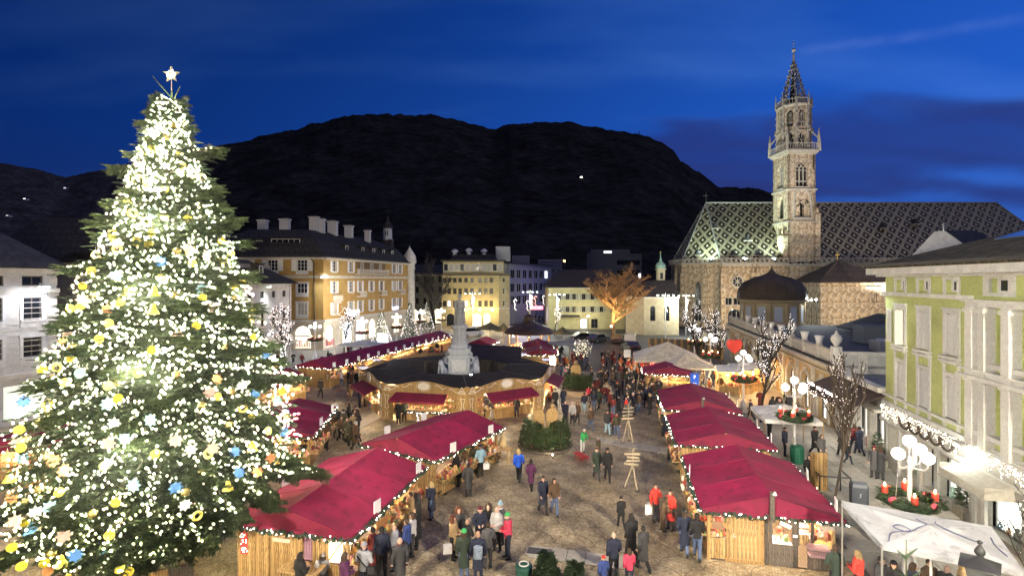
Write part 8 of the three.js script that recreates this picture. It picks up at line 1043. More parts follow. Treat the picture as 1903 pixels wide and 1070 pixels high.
{ // litter bins
  const o = thing('litter_bin', 'grey metal litter bin on the pavement with a pale emblem', 'bin', G(1597, 938), -TH - 0.1); put('body', [cbx(0, 0.05, 0, 0.62, 0.85, 0.42, 0, 0.03), bx(-0.33, 0, 0, 0.05, 1.02, 0.46), bx(0.33, 0, 0, 0.05, 1.02, 0.46)], mt([0.06, 0.07, 0.09], { roughness: 0.45 }), o); put('hood', xf(new THREE.CylinderGeometry(0.26, 0.26, 0.6, 14, 1, false, 0, Math.PI), 0, 0.88, 0, 0, 0, Math.PI / 2), mt([0.09, 0.10, 0.12], { roughness: 0.4 }), o); put('opening', bx(0, 0.86, 0.16, 0.42, 0.12, 0.12), K.dark, o); put('emblem', path([V(-0.06, 0.42, 0.225), V(0.02, 0.5, 0.225), V(-0.02, 0.58, 0.225), V(0.06, 0.62, 0.225)], 0.03, 0.02, 5), K.steel, o);
  const g = thing('green_litter_bin', 'green litter bin at the foot of the second right street lamp', 'bin', G(1482, 861), -TH); put('body', lathe([[0.3, 0], [0.36, 0.1], [0.36, 1.0], [0.33, 1.08], [0.2, 1.1], [0, 1.1]], 14), mt([0.01, 0.09, 0.05], { roughness: 0.5 }), g); put('slats', Array.from({ length: 14 }, (_, i) => bx(Math.sin(i * 0.449) * 0.37, 0.12, Math.cos(i * 0.449) * 0.37, 0.08, 0.86, 0.02, i * 0.449)), mt([0.012, 0.12, 0.07], { roughness: 0.5 }), g);
  // timber guard and rail round the light-hung tree
  const c = G(1553, 922), gd = thing('tree_guard', 'timber box and square rail round the columnar tree on the right pavement', 'tree guard', c.clone().add(V(-0.25, 0, -0.25)), -TH); for (let i = 0; i < 4; i++) put('plank', cbx(-0.55 + i * 0.2, 0, -0.35, 0.19, 2.0, 0.04, 0, 0.01), pick([K.pineB, K.pine]), gd); for (let i = 0; i < 3; i++) put('plank', cbx(-0.66, 0, -0.24 + i * 0.2, 0.04, 2.0, 0.19, 0, 0.01), pick([K.pineB, K.pine]), gd);
  put('rail_post', [[-0.6, 0.7], [0.8, 0.7], [0.8, -0.5], [-0.6, -0.4]].map(([x, z]) => rod(V(x, 0, z), V(x, 1.15, z), 0.035, 0.035, 8)), K.iron, gd); put('rail', [bar(V(-0.6, 1.15, 0.7), V(0.8, 1.15, 0.7), 0.05, 0.05), bar(V(0.8, 1.15, 0.7), V(0.8, 1.15, -0.5), 0.05, 0.05), bar(V(-0.6, 1.15, -0.4), V(-0.6, 1.15, 0.7), 0.05, 0.05)], K.iron, gd);
  // dark lantern top in the lower right corner
  const l = thing('iron_lantern', 'dark iron lantern with pointed finial before the white parasol', 'street lamp', P(1822, 1075, 11.5).setY(0)); const hy = EYE + (HY - 1046) / F * 11.5; put('roof', [lathe([[0.48, 0], [0.5, 0.03], [0.12, 0.16], [0.05, 0.22]], 4, 0, hy - 0.05, 0), lathe([[0.04, 0], [0.14, 0.12], [0.04, 0.26], [0, 0.28]], 4, 0, hy + 0.14, 0), ico(0, hy + 0.47, 0, 0.05, 1)], K.iron, l); put('cage', [cy(0, hy - 0.55, 0, 0.22, 0.36, 0.5, 4)], mt([0.12, 0.13, 0.13], { roughness: 0.15 }), l); put('pole', rod(V(0, 0, 0), V(0, hy - 0.55, 0), 0.07, 0.05), K.iron, l);
  const br = P(1685, 1060, 13.5), bf = thing('bare_fir_top', 'thin bare pale green fir tip at the bottom edge before the parasol', 'tree', V(br.x, 0, br.z)); const ty = EYE + (HY - 1003) / F * 13.5; put('trunk', rod(V(0, 0, 0), V(0, ty, 0), 0.06, 0.01), mt([0.12, 0.14, 0.05]), bf); put('crown', [[-0.28, 0.25], [0.26, 0.2], [-0.4, 0.75], [0.4, 0.8], [-0.5, 1.4], [0.5, 1.3]].map(([x, y]) => rod(V(0, ty - y - 0.25, 0), V(x, ty - y, 0.05), 0.035, 0.012)), K.firB, bf);
}
{ // carousel-like hut with bell roof, olive parasols, cafe parasol, white booth
  const c = P(983, 640, 77).setY(0), o = thing('bell_roofed_hut', 'round drinks hut with a brown bell shaped roof behind the red stalls', 'hut', c), rf = mt([0.16, 0.10, 0.05], { t: X.rtile, m: 0.5, roughness: 0.5 }); put('roof', lathe([[3.75, 0], [3.8, 0.1], [3.2, 0.75], [2.2, 1.2], [1.2, 1.55], [0.85, 1.9], [0.7, 2.4], [0.75, 2.6], [0.2, 2.85], [0, 3.0]], 24, 0, 2.9, 0), rf, o); for (let i = 0; i < 10; i++) put('post', cy(Math.sin(i * 0.628) * 3.2, 0, Math.cos(i * 0.628) * 3.2, 0.1, 0.09, 2.95, 8), K.pineB, o); put('counter', [cy(0, 0, 0, 2.9, 2.9, 1.05, 20)], K.pine, o); put('finial', ico(0, 5.95, 0, 0.16, 1), K.gold, o); pointLight(o, 0, 2.5, 2.2, [1, 0.62, 0.35], 34, 6); put('hanging_lamp', ico(0, 2.5, 2.2, 0.09, 1), glow([1, 0.7, 0.4], 25), o); pointLight(o, -2.4, 2.5, 0.5, [1, 0.62, 0.35], 24, 6); put('hanging_lamp', ico(-2.4, 2.5, 0.5, 0.09, 1), glow([1, 0.7, 0.4], 25), o);
  goods('glowing drinks and glasses in the bell roofed hut', c, 0, [{ a: V(-2.7, 0, 0.8), b: V(2.7, 0, 0.8), y: 1.06, n: 60, wx: 0.1, wz: 1.2, k: 1.5 }]);
  const cone = (label, px, py, d, r, h, m) => { const q = P(px, py, d).setY(0), u = thing('round_parasol', label, 'parasol', q); put('canopy', lathe([[r, 0], [r * 0.98, 0.06], [r * 0.5, h * 0.45], [0.15, h], [0, h + 0.15]], 10, 0, 2.5, 0), m, u); put('pole', rod(V(0, 0, 0), V(0, 2.5 + h, 0), 0.05), K.pineB, u); put('foot', cy(0, 0, 0, 0.4, 0.3, 0.12, 10), K.iron, u); };
  const ol = mt([0.22, 0.20, 0.09], { t: X.cloth, m: 1.5 }), gy = mt([0.42, 0.40, 0.34], { t: X.cloth, m: 1.5 }); cone('olive parasol left of the bell roofed hut', 910, 640, 88, 2.6, 1.1, ol); cone('small olive parasol right beside the bell roofed hut, left side', 936, 640, 84, 1.6, 1.2, ol); cone('olive parasol right of the bell roofed hut', 1046, 640, 80, 1.9, 1.0, ol); cone('pale parasol over the red crowd behind the fountain', 1058, 660, 68, 3.0, 0.7, gy);
  const cf = P(676, 650, 66); tent('parasol', 'wide pale cafe parasol before the hotel arches', 'parasol', [[-3.2, -1.8], [3.2, -1.2], [3.2, 1.8], [-3.2, 1.4]].map(([x, z]) => V(cf.x + x, 2.6, cf.z + z)), V(cf.x, 3.1, cf.z), K.canvas, K.pineB, 0.15);
  const bt = thing('white_booth', 'small bright white booth below the lit conical tree at the hotel', 'booth', P(711, 640, 81).setY(0)); put('body', cbx(0, 0, 0, 1.5, 2.4, 1.2, 0, 0.05), glow([0.75, 0.85, 1], 0.8), bt); put('roof', cbx(0, 2.4, 0, 1.9, 0.15, 1.5, 0, 0.03), K.white, bt);
  const fl = thing('red_banner', 'narrow red banner standing beside the white tents', 'banner', G(1209, 700)); put('cloth', bx(0.22, 0.9, 0, 0.5, 2.6, 0.03), K.red, fl); put('pole', rod(V(0, 0, 0), V(0, 3.6, 0), 0.03), K.steel, fl); put('cap', ico(0.0, 3.6, 0, 0.05, 1), K.steel, fl); const wb = thing('white_board', 'blank white notice board above the red dressed crowd', 'board', G(1166, 690)); put('panel', cbx(0, 1.7, 0, 0.85, 0.9, 0.05, 0.2, 0.01), K.paper, wb); put('post', rod(V(0, 0, 0), V(0, 1.8, 0), 0.04), K.pineB, wb);
  const hrt = thing('red_heart', 'big glowing red heart ornament hung before the arcades', 'ornament', P(1365, 642, 54)); { const s = new THREE.Shape(); s.moveTo(0, -0.7); s.bezierCurveTo(-1.1, 0, -0.7, 0.9, 0, 0.4); s.bezierCurveTo(0.7, 0.9, 1.1, 0, 0, -0.7); put('heart_light', new THREE.ExtrudeGeometry(s, { depth: 0.12, bevelEnabled: true, bevelSize: 0.12, bevelThickness: 0.16, bevelSegments: 3, curveSegments: 10 }), glow([1, 0.12, 0.06], 0.3, [0.5, 0.03, 0.03]), hrt); put('pole', rod(V(0, -hrt.position.y, -0.1), V(0, -0.5, -0.1), 0.04), K.iron, hrt); }
  const cl = thing('lit_lantern', 'white glowing lantern standing right behind the fountain ring', 'lantern', G(1027, 710)); put('lamp_body', cbx(0, 1.9, 0, 0.55, 0.9, 0.55, 0, 0.05), glow([1, 0.95, 0.82], 3), cl); put('post', bx(0, 0, 0, 0.3, 1.9, 0.3), K.oldwood, cl); pointLight(cl, 0, 2.0, 0.6, [1, 0.9, 0.7], 14, 6);
  for (let i = 0; i < 3; i++) { const x = thing('lantern_stall', ['left', 'middle', 'right'][i] + ' orange lit wooden kiosk behind the parking sign', 'kiosk', row(52 + i * 1.2, 10.2 + i * 1.4), -TH); put('frame', [bx(-0.9, 0, 0.7, 0.1, 2.3, 0.1), bx(0.9, 0, 0.7, 0.1, 2.3, 0.1), bx(-0.9, 0, -0.7, 0.1, 2.3, 0.1), bx(0.9, 0, -0.7, 0.1, 2.3, 0.1), bx(0, 0.85, 0.6, 1.9, 0.08, 0.5), bx(0, 0, 0.65, 1.8, 0.85, 0.05), bx(0, 0, -0.72, 1.9, 2.3, 0.05)], K.pine, x); put('roof', [sheet([V(-1.1, 2.3, 1), V(1.1, 2.3, 1), V(1.1, 2.8, 0), V(-1.1, 2.8, 0)], 0.06), sheet([V(-1.1, 2.8, 0), V(1.1, 2.8, 0), V(1.1, 2.3, -1), V(-1.1, 2.3, -1)], 0.06)], K.canvas, x); pointLight(x, 0, 1.9, 0.2, [1, 0.55, 0.2], 16, 4); put('hanging_lamp', ico(0, 1.9, 0.2, 0.07, 1), glow([1, 0.6, 0.25], 25), x); goods('orange lit wares in the ' + ['left', 'middle', 'right'][i] + ' wooden kiosk', x.position, -TH, [{ a: V(-0.8, 0, 0.6), b: V(0.8, 0, 0.6), y: 0.93, n: 26, wz: 0.2, k: 1.3 }, { a: V(-0.8, 0, -0.5), b: V(0.8, 0, -0.5), y: 1.5, n: 20, k: 1.3 }]); }
  // a few vehicles parked in the shade at the far right of the square
}
function car(name, label, cat, pos, turn, c, van) {
  const o = thing(name, label, cat, pos, turn), L = van ? 4.8 : 4.2, W = 1.8, h = van ? 1.9 : 1.42, pf = van ? [[-2.3, 0.35], [2.3, 0.35], [2.35, 0.95], [1.9, 1.1], [1.2, 1.85], [-2.2, 1.9], [-2.35, 1.0]] : [[-2.05, 0.32], [2.05, 0.32], [2.1, 0.72], [1.2, 0.86], [0.55, 1.4], [-0.9, 1.42], [-1.7, 0.95], [-2.1, 0.85]];
  put('body', prism(pf, W - 0.12, 0.06).translate(0, 0, -W / 2 + 0.06), mt(c, { clearcoat: 0.8, roughness: 0.4 }), o); const gw = van ? [[-2.0, 1.15], [1.6, 1.15], [1.05, 1.72], [-2.0, 1.76]] : [[-1.4, 0.93], [1.0, 0.9], [0.5, 1.32], [-0.85, 1.34]]; put('window', prism(gw, W + 0.03).translate(0, 0, -W / 2 - 0.015), K.glass, o); put('windscreen', [bar(V(van ? 1.78 : 1.12, van ? 1.2 : 0.92, 0), V(van ? 1.25 : 0.62, van ? 1.8 : 1.36, 0), W - 0.4, 0.05)], K.glass, o);
  for (const [x, z] of [[-1.35, -0.85], [1.35, -0.85], [1.35, 0.85], [-1.35, 0.85]]) { const w = put('wheel', xf(new THREE.CylinderGeometry(0.32, 0.32, 0.2, 16), x, 0.32, z, 0, Math.PI / 2), K.dark, o); put('rim', xf(new THREE.CylinderGeometry(0.18, 0.18, 0.22, 12), x, 0.32, z, 0, Math.PI / 2), K.steel, w); } for (const z of [-0.6, 0.6]) { put('headlight', bx(van ? 2.38 : 2.12, 0.62, z, 0.06, 0.14, 0.26), K.white, o); put('tail_light', bx(van ? -2.4 : -2.14, 0.7, z, 0.06, 0.14, 0.22), K.red, o); } return o;
}
car('white_van', 'white van parked behind the statue by the warm lit block', 'van', P(876, 630, 98).setY(0), 0.5, [0.6, 0.6, 0.6], true); car('white_van', 'white van parked before the chapel', 'van', P(1172, 640, 86).setY(0), 1.3, [0.5, 0.5, 0.5], true);
[[1085, 640, 92, [0.02, 0.02, 0.025], 'black car before the pale yellow house, left of the dark row'], [1112, 640, 90, [0.03, 0.035, 0.05], 'dark blue car before the pale yellow house, in the middle of the row'], [1150, 640, 89, [0.05, 0.05, 0.05], 'dark grey car below the floodlit tree'], [1172, 654, 79, [0.02, 0.022, 0.025], 'black car in front of the white van by the chapel']].forEach(([px, py, d, c, l], i) => car('parked_car', l, 'car', P(px, py, d).setY(0), 0.2 + i * 0.5, c));
// ================= people: one continuous body each, clothes and hair as its parts
const POSE = {
  stand: { el: [[0.25, 1.13, -0.02], [-0.25, 1.13, -0.02]], wr: [[0.25, 0.88, 0.06], [-0.25, 0.88, 0.06]], kn: [[0.10, 0.5, 0.02], [-0.11, 0.5, 0.02]], an: [[0.10, 0.09, 0], [-0.12, 0.09, 0.02]] },
  walk: { el: [[0.24, 1.13, -0.10], [-0.24, 1.13, 0.08]], wr: [[0.23, 0.91, 0.04], [-0.22, 0.95, 0.24]], kn: [[0.09, 0.5, 0.16], [-0.09, 0.49, -0.02]], an: [[0.09, 0.10, 0.26], [-0.09, 0.14, -0.30]] },
  hold: { el: [[0.26, 1.14, 0.02], [-0.26, 1.14, 0.02]], wr: [[0.10, 1.14, 0.27], [-0.10, 1.12, 0.26]], kn: [[0.11, 0.5, 0.02], [-0.10, 0.5, 0.03]], an: [[0.12, 0.09, -0.02], [-0.11, 0.09, 0.03]] },
  phone: { el: [[0.27, 1.16, 0.06], [-0.25, 1.13, -0.02]], wr: [[0.13, 1.42, 0.18], [-0.25, 0.88, 0.05]], kn: [[0.10, 0.5, 0.02], [-0.11, 0.5, 0.04]], an: [[0.10, 0.09, 0], [-0.13, 0.09, 0.04]] },
  lean: { el: [[0.27, 1.10, 0.20], [-0.27, 1.10, 0.20]], wr: [[0.14, 1.06, 0.42], [-0.14, 1.06, 0.42]], kn: [[0.11, 0.5, -0.02], [-0.11, 0.5, 0.0]], an: [[0.12, 0.09, -0.06], [-0.12, 0.09, -0.02]], lean: 0.14 },
};
const personGeo = [1.4, 2.4].map((Z) => {
  const out = {};
  for (const [k, p] of Object.entries(POSE)) {
    const L = p.lean ?? 0, sh = [[0.19, 1.41, L], [-0.19, 1.41, L]], hd = [0, 1.61, 0.03 + L * 1.35], hip = [[0.09, 0.9, 0], [-0.09, 0.9, 0]], sp = [[0, 0.95, 0], [0, 1.22, L * 0.5], [0, 1.38, L * 0.9], [0, 1.5, L * 1.15]];
    const arms = (e, f) => [0, 1].flatMap((i) => [[sh[i], p.el[i], 0.055 + e, 0.045 + e], [p.el[i], p.wr[i], 0.043 + e, 0.030 + f]]);
    const legs = (e) => [0, 1].flatMap((i) => [[hip[i], p.kn[i], 0.085 + e, 0.058 + e * 0.8], [p.kn[i], p.an[i], 0.055 + e * 0.8, 0.038 + e]]);
    const torso = (e) => [[sp[0], sp[1], 0.13 + e, 0.13 + e], [sp[1], sp[2], 0.13 + e, 0.14 + e], [[0.1, 1.36, L * 0.9], [-0.1, 1.36, L * 0.9], 0.1 + e]];
    const bf = bones([...torso(-0.02), ...arms(0, 0), ...legs(0), [sp[2], [0, 1.5, hd[2] - 0.03], 0.05]], 0.035);
    const body = nets(bf, [-0.42, 0.02, -0.45], [0.42, 1.5, 0.55], 0.028 * Z);
    const hf = bones([[[hd[0], hd[1] + 0.03, hd[2] - 0.01], [0.078, 0.108, 0.098]], [[0, hd[1] - 0.05, hd[2] + 0.02], [0, hd[1] - 0.075, hd[2] + 0.05], 0.055, 0.03], [[0, hd[1] + 0.015, hd[2] + 0.09], [0, hd[1] - 0.012, hd[2] + 0.108], 0.012, 0.016], [[0, hd[1] - 0.045, hd[2] + 0.088], [0, hd[1] - 0.047, hd[2] + 0.09], 0.018], [[0.08, hd[1] + 0.01, hd[2] - 0.01], [0.086, hd[1] - 0.02, hd[2]], 0.018, 0.012], [[-0.08, hd[1] + 0.01, hd[2] - 0.01], [-0.086, hd[1] - 0.02, hd[2]], 0.018, 0.012], [[0, hd[1] - 0.06, hd[2] - 0.02], [0, 1.44, L * 1.1], 0.048, 0.052]], 0.018);
    const head = nets(hf, [-0.13, 1.42, hd[2] - 0.16], [0.13, 1.77, hd[2] + 0.16], 0.013 * Z);
    const hands = [0, 1].flatMap((i) => { const w = V(...p.wr[i]), d = w.clone().sub(V(...p.el[i])).normalize(), s = V().crossVectors(d, V(0, 0, 1)).normalize(), g = [rod(w.clone().addScaledVector(d, -0.02), w.clone().addScaledVector(d, 0.09), 0.03, 0.038, 8, false)]; const n = V().crossVectors(s, d); for (let f = 0; f < 4; f++) { const b = w.clone().addScaledVector(d, 0.085).addScaledVector(s, (f - 1.5) * 0.019), m = b.clone().addScaledVector(d, 0.04 + (f === 1 || f === 2 ? 0.008 : 0)).addScaledVector(n, 0.012), t = m.clone().addScaledVector(d, 0.026).addScaledVector(n, 0.024); g.push(rod(b, m, 0.0095, 0.009, 5, false), rod(m, t, 0.009, 0.007, 5, false)); } const b = w.clone().addScaledVector(d, 0.03).addScaledVector(s, (i ? 1 : -1) * 0.032), m = b.clone().addScaledVector(d, 0.03).addScaledVector(s, (i ? 1 : -1) * 0.026); g.push(rod(b, m, 0.012, 0.010, 5, false), rod(m, m.clone().addScaledVector(d, 0.03).addScaledVector(n, 0.01), 0.010, 0.007, 5, false)); return g; });
    const q = { body: merge([body, head, ...hands]), eyes: merge([ico(0.032, hd[1] + 0.02, hd[2] + 0.082, 0.011, 0), ico(-0.032, hd[1] + 0.02, hd[2] + 0.082, 0.011, 0)]) };
    const coat = (hem, skirt) => { const f = bones([...torso(0.028), ...arms(0.022, 0.025), [[0, 0.95, 0], [0, hem, (p.an[0][2] + p.an[1][2]) * 0.1], 0.155, skirt], [[0, 1.47, L * 1.1], [0, 1.5, L * 1.15], 0.085]], 0.04); return nets((v) => Math.max(f(v), hem - v[1], v[1] - 1.545), [-0.46, hem - 0.06, -0.34], [0.46, 1.62, 0.56], 0.026 * Z); };
    q.short = coat(0.84, 0.165); q.long = coat(0.46, 0.20);
    const tf = bones([...legs(0.022), [[0.06, 0.93, 0], [-0.06, 0.93, 0], 0.12]], 0.03); q.trousers = nets((v) => Math.max(tf(v), 0.1 - v[1], v[1] - 1.0), [-0.3, 0.04, -0.46], [0.3, 1.06, 0.42], 0.024 * Z);
    q.shoes = [0, 1].map((i) => { const a = p.an[i]; const f = bones([[[a[0], a[1] - 0.035, a[2] - 0.03], [a[0] * 1.1, a[1] - 0.045, a[2] + 0.13], 0.05, 0.038], [[a[0], a[1] + 0.04, a[2]], [a[0], a[1] - 0.02, a[2]], 0.055, 0.05]], 0.02); return nets((v) => Math.max(f(v), a[1] - 0.085 - v[1]), [a[0] - 0.1, a[1] - 0.12, a[2] - 0.12], [a[0] + 0.1, a[1] + 0.14, a[2] + 0.24], 0.022 * Z); });
    const hb = (v) => ell(v, [0, hd[1] + 0.04, hd[2] - 0.022], [0.096, 0.118, 0.112]), face = (v) => Math.min(0.045 + hd[2] - 0.0 - v[2], 0), box = [[-0.2, 1.2, hd[2] - 0.24], [0.2, 1.82, hd[2] + 0.16]];
    const cutF = (d, v) => Math.max(d, Math.min(v[2] - (hd[2] + 0.03), hd[1] + 0.075 - v[1]), hd[1] - 0.06 - v[1]);
    q.shorthair = nets((v) => cutF(hb(v), v), ...box, 0.016 * Z);
    q.longhair = nets((v) => Math.max(smin(Math.max(hb(v), Math.min(v[2] - (hd[2] + 0.03), hd[1] + 0.075 - v[1])), Math.min(cap(v, [0.075, hd[1], hd[2] - 0.03], [0.085, 1.38, hd[2] - 0.05], 0.045, 0.04), cap(v, [-0.075, hd[1], hd[2] - 0.03], [-0.085, 1.38, hd[2] - 0.05], 0.045, 0.04), cap(v, [0, hd[1], hd[2] - 0.08], [0, 1.34, hd[2] - 0.1], 0.075, 0.07)), 0.03), v[2] - hd[2] - 0.06), ...box, 0.016 * Z);
    q.curly = nets((v) => Math.max(ell(v, [0, hd[1] + 0.01, hd[2] - 0.04], [0.16, 0.19, 0.15]) + 0.02 * Math.sin(v[0] * 70) * Math.sin(v[1] * 70) * Math.sin(v[2] * 70), Math.min(v[2] - hd[2] - 0.035, 0.09 - Math.abs(v[0])), v[2] - hd[2] - 0.08), ...box, 0.017 * Z);
    q.beanie = nets((v) => Math.max(ell(v, [0, hd[1] + 0.055, hd[2] - 0.015], [0.106, 0.122, 0.122]), hd[1] + 0.05 - v[1]), ...box, 0.016 * Z);
    q.pompom = merge([q.beanie, ico(0, hd[1] + 0.2, hd[2] - 0.02, 0.045, 1)]);
    q.hood = nets((v) => Math.max(smin(ell(v, [0, hd[1] + 0.025, hd[2] - 0.03], [0.122, 0.15, 0.135]), cap(v, [0, 1.5, hd[2] - 0.05], [0, 1.46, hd[2] - 0.06], 0.12), 0.04), Math.min(v[2] - hd[2] - 0.03, 0.085 - Math.abs(v[0]))), ...box, 0.017 * Z);
    q.scarf = xf(new THREE.TorusGeometry(0.082, 0.042, Z > 2 ? 5 : 7, 12), 0, 1.505, L * 1.15 + 0.01, 0, Math.PI / 2 - 0.15); out[k] = q;
  }
  return out;
});
const PC = { navy: [0.016, 0.022, 0.05], black: [0.014, 0.014, 0.016], grey: [0.10, 0.10, 0.105], 'dark grey': [0.045, 0.046, 0.05], 'dark green': [0.028, 0.045, 0.032], red: [0.62, 0.05, 0.035], pink: [0.66, 0.05, 0.11], 'bright blue': [0.015, 0.10, 0.66], blue: [0.03, 0.06, 0.22], purple: [0.10, 0.022, 0.085], camel: [0.42, 0.29, 0.14], white: [0.6, 0.6, 0.6], brown: [0.11, 0.065, 0.035], 'light grey': [0.36, 0.37, 0.40], jeans: [0.09, 0.13, 0.24], orange: [0.55, 0.18, 0.05], 'dark red': [0.16, 0.022, 0.02], olive: [0.07, 0.065, 0.035], 'light blue': [0.3, 0.5, 0.62], green: [0.05, 0.42, 0.12], maroon: [0.12, 0.012, 0.025], blonde: [0.5, 0.36, 0.16], auburn: [0.14, 0.045, 0.02], 'brown hair': [0.06, 0.035, 0.02], 'dark hair': [0.018, 0.014, 0.012] };
const pm = new Map(), PM = (c) => { if (!pm.has(c)) pm.set(c, mt(PC[c], { t: X.weave, m: 0.06, roughness: 0.85 })); return pm.get(c); };
const skins = [[0.50, 0.30, 0.21], [0.42, 0.25, 0.17], [0.55, 0.36, 0.27]].map((c) => mt(c, { roughness: 0.6 })), eyeM = mt([0.02, 0.016, 0.014], { roughness: 0.3 });
const labelUse = new Map();
function person(at, pose, face, coat, len, trs, head, headC, where, scale = 1, extra = '') {
  const g = personGeo[at.z < -36 ? 1 : 0][pose], hc = headC.replace(' hair', ''), hat = { shorthair: `${hc}-haired`, longhair: `long ${hc} hair`, curly: `curly ${hc} hair`, beanie: `${headC} hat`, pompom: `${headC} bobble hat`, hood: 'hood up' }[head];
  const gar = len === 'long' ? 'coat' : 'jacket', label = `${scale < 0.8 ? 'child' : 'person'} in ${coat} ${gar}${extra}, ${hat}, ${where}`;
  const o = thing('person', label, 'person', at, face * Math.PI / 180, 'people ' + where); o.scale.setScalar(scale);
  put('body', g.body, pick(skins), o); put('eyes', g.eyes, eyeM, o.children[0]); put(gar, g[len], PM(coat), o); put('trousers', g.trousers, PM(trs), o); g.shoes.forEach((s) => put('shoe', s, PM('black'), o)); put(['beanie', 'pompom'].includes(head) ? 'hat' : head === 'hood' ? 'hood' : 'hair', g[head], PM(headC), o); if (['beanie', 'pompom'].includes(head) && R() < 0.5) put('hair', g.longhair, PM('brown hair'), o); if (R() < 0.35) put('scarf', g.scarf, PM(pick(['grey', 'red', 'navy', 'white', 'dark red'])), o);
  return o;
}
R = rngOf(404);
const ppl = (where, rows) => rows.forEach((r) => { const [px, py, pose, face, coat, len, trs, head, hc, sc, ex] = r; person(G(px, py), pose, face, coat, len, trs, head, hc, where, sc ?? rr(0.97, 1.05), ex ?? ''); });
ppl('at the near left stall', [[802, 966, 'phone', -110, 'navy', 'long', 'jeans', 'longhair', 'blonde'], [763, 990, 'hold', -65, 'camel', 'long', 'black', 'shorthair', 'brown hair'], [775, 978, 'hold', -70, 'dark grey', 'long', 'black', 'shorthair', 'blonde'], [676, 1104, 'hold', 170, 'light grey', 'short', 'navy', 'beanie', 'light grey', 1.03], [692, 1070, 'hold', -80, 'dark red', 'long', 'black', 'shorthair', 'dark hair'], [709, 1073, 'stand', 190, 'navy', 'short', 'black', 'shorthair', 'dark hair', 1.07], [733, 1060, 'hold', -100, 'light grey', 'long', 'navy', 'hood', 'light grey'], [756, 1048, 'hold', -100, 'blue', 'short', 'navy', 'shorthair', 'brown hair'], [743, 1094, 'stand', 200, 'dark grey', 'long', 'black', 'hood', 'black'], [766, 1034, 'hold', -75, 'white', 'short', 'dark grey', 'longhair', 'brown hair'], [775, 1020, 'stand', -90, 'black', 'long', 'black', 'longhair', 'dark hair'], [557, 1122, 'hold', 150, 'black', 'short', 'black', 'longhair', 'dark hair'], [601, 1096, 'hold', 180, 'light grey', 'short', 'grey', 'pompom', 'light grey', 0.72], [640, 1128, 'hold', 120, 'purple', 'short', 'black', 'longhair', 'brown hair']]);
ppl('at the centre stall', [[870, 924, 'stand', 175, 'dark grey', 'long', 'black', 'shorthair', 'dark hair'], [893, 887, 'hold', -160, 'light blue', 'short', 'black', 'beanie', 'navy'], [868, 893, 'lean', -120, 'brown', 'long', 'black', 'shorthair', 'brown hair'], [879, 884, 'hold', -130, 'olive', 'short', 'dark grey', 'shorthair', 'dark hair'], [852, 903, 'lean', -110, 'black', 'long', 'black', 'longhair', 'dark hair']]);
ppl('in mid square', [[964, 896, 'walk', 170, 'bright blue', 'short', 'black', 'longhair', 'blonde'], [987, 911, 'walk', 165, 'purple', 'long', 'black', 'longhair', 'dark hair', 0.92], [1009, 954, 'walk', 20, 'navy', 'long', 'black', 'shorthair', 'dark hair'], [1030, 957, 'walk', 10, 'brown', 'short', 'jeans', 'longhair', 'brown hair'], [1109, 891, 'walk', 5, 'dark green', 'long', 'dark grey', 'shorthair', 'brown hair'], [1129, 895, 'walk', -5, 'black', 'short', 'black', 'beanie', 'black'], [1129, 809, 'walk', 10, 'dark grey', 'short', 'light blue', 'shorthair', 'brown hair'], [1136, 805, 'walk', 5, 'pink', 'short', 'dark grey', 'longhair', 'brown hair', 0.9], [1146, 814, 'walk', 0, 'olive', 'short', 'jeans', 'beanie', 'grey'], [1098, 801, 'walk', 190, 'brown', 'short', 'jeans', 'beanie', 'camel'], [1112, 845, 'walk', 15, 'olive', 'short', 'brown', 'beanie', 'light grey', 0.62], [1083, 842, 'lean', 30, 'green', 'short', 'white', 'beanie', 'white', 0.9]]);
ppl('in the bottom group', [[842, 1040, 'hold', 70, 'camel', 'long', 'black', 'curly', 'auburn'], [852, 1022, 'stand', 20, 'dark grey', 'long', 'black', 'curly', 'auburn'], [868, 1040, 'hold', 150, 'black', 'short', 'black', 'hood', 'black', 0.9], [892, 1024, 'hold', 10, 'navy', 'short', 'navy', 'beanie', 'maroon'], [908, 1016, 'hold', -20, 'black', 'short', 'black', 'curly', 'brown hair'], [862, 1076, 'stand', 175, 'dark green', 'long', 'jeans', 'beanie', 'green'], [888, 1080, 'stand', 185, 'navy', 'long', 'navy', 'hood', 'camel'], [907, 1056, 'hold', 200, 'grey', 'short', 'dark grey', 'shorthair', 'brown hair'], [944, 1038, 'hold', -75, 'pink', 'short', 'navy', 'beanie', 'green'], [930, 1012, 'hold', -40, 'grey', 'short', 'black', 'pompom', 'light blue'], [924, 1024, 'hold', -30, 'white', 'short', 'black', 'hood', 'white']]);
ppl('left of the near right stall', [[1218, 969, 'phone', 20, 'red', 'short', 'dark grey', 'shorthair', 'brown hair'], [1247, 985, 'hold', -60, 'red', 'long', 'black', 'shorthair', 'dark hair'], [1232, 987, 'lean', 100, 'brown', 'short', 'brown', 'longhair', 'brown hair', 0.85], [1272, 1032, 'walk', 165, 'navy', 'long', 'jeans', 'beanie', 'black'], [1296, 1040, 'walk', 160, 'black', 'short', 'jeans', 'shorthair', 'dark hair'], [1294, 962, 'hold', 80, 'dark green', 'long', 'black', 'shorthair', 'dark hair'], [1284, 952, 'hold', 95, 'grey', 'long', 'black', 'longhair', 'brown hair']]);
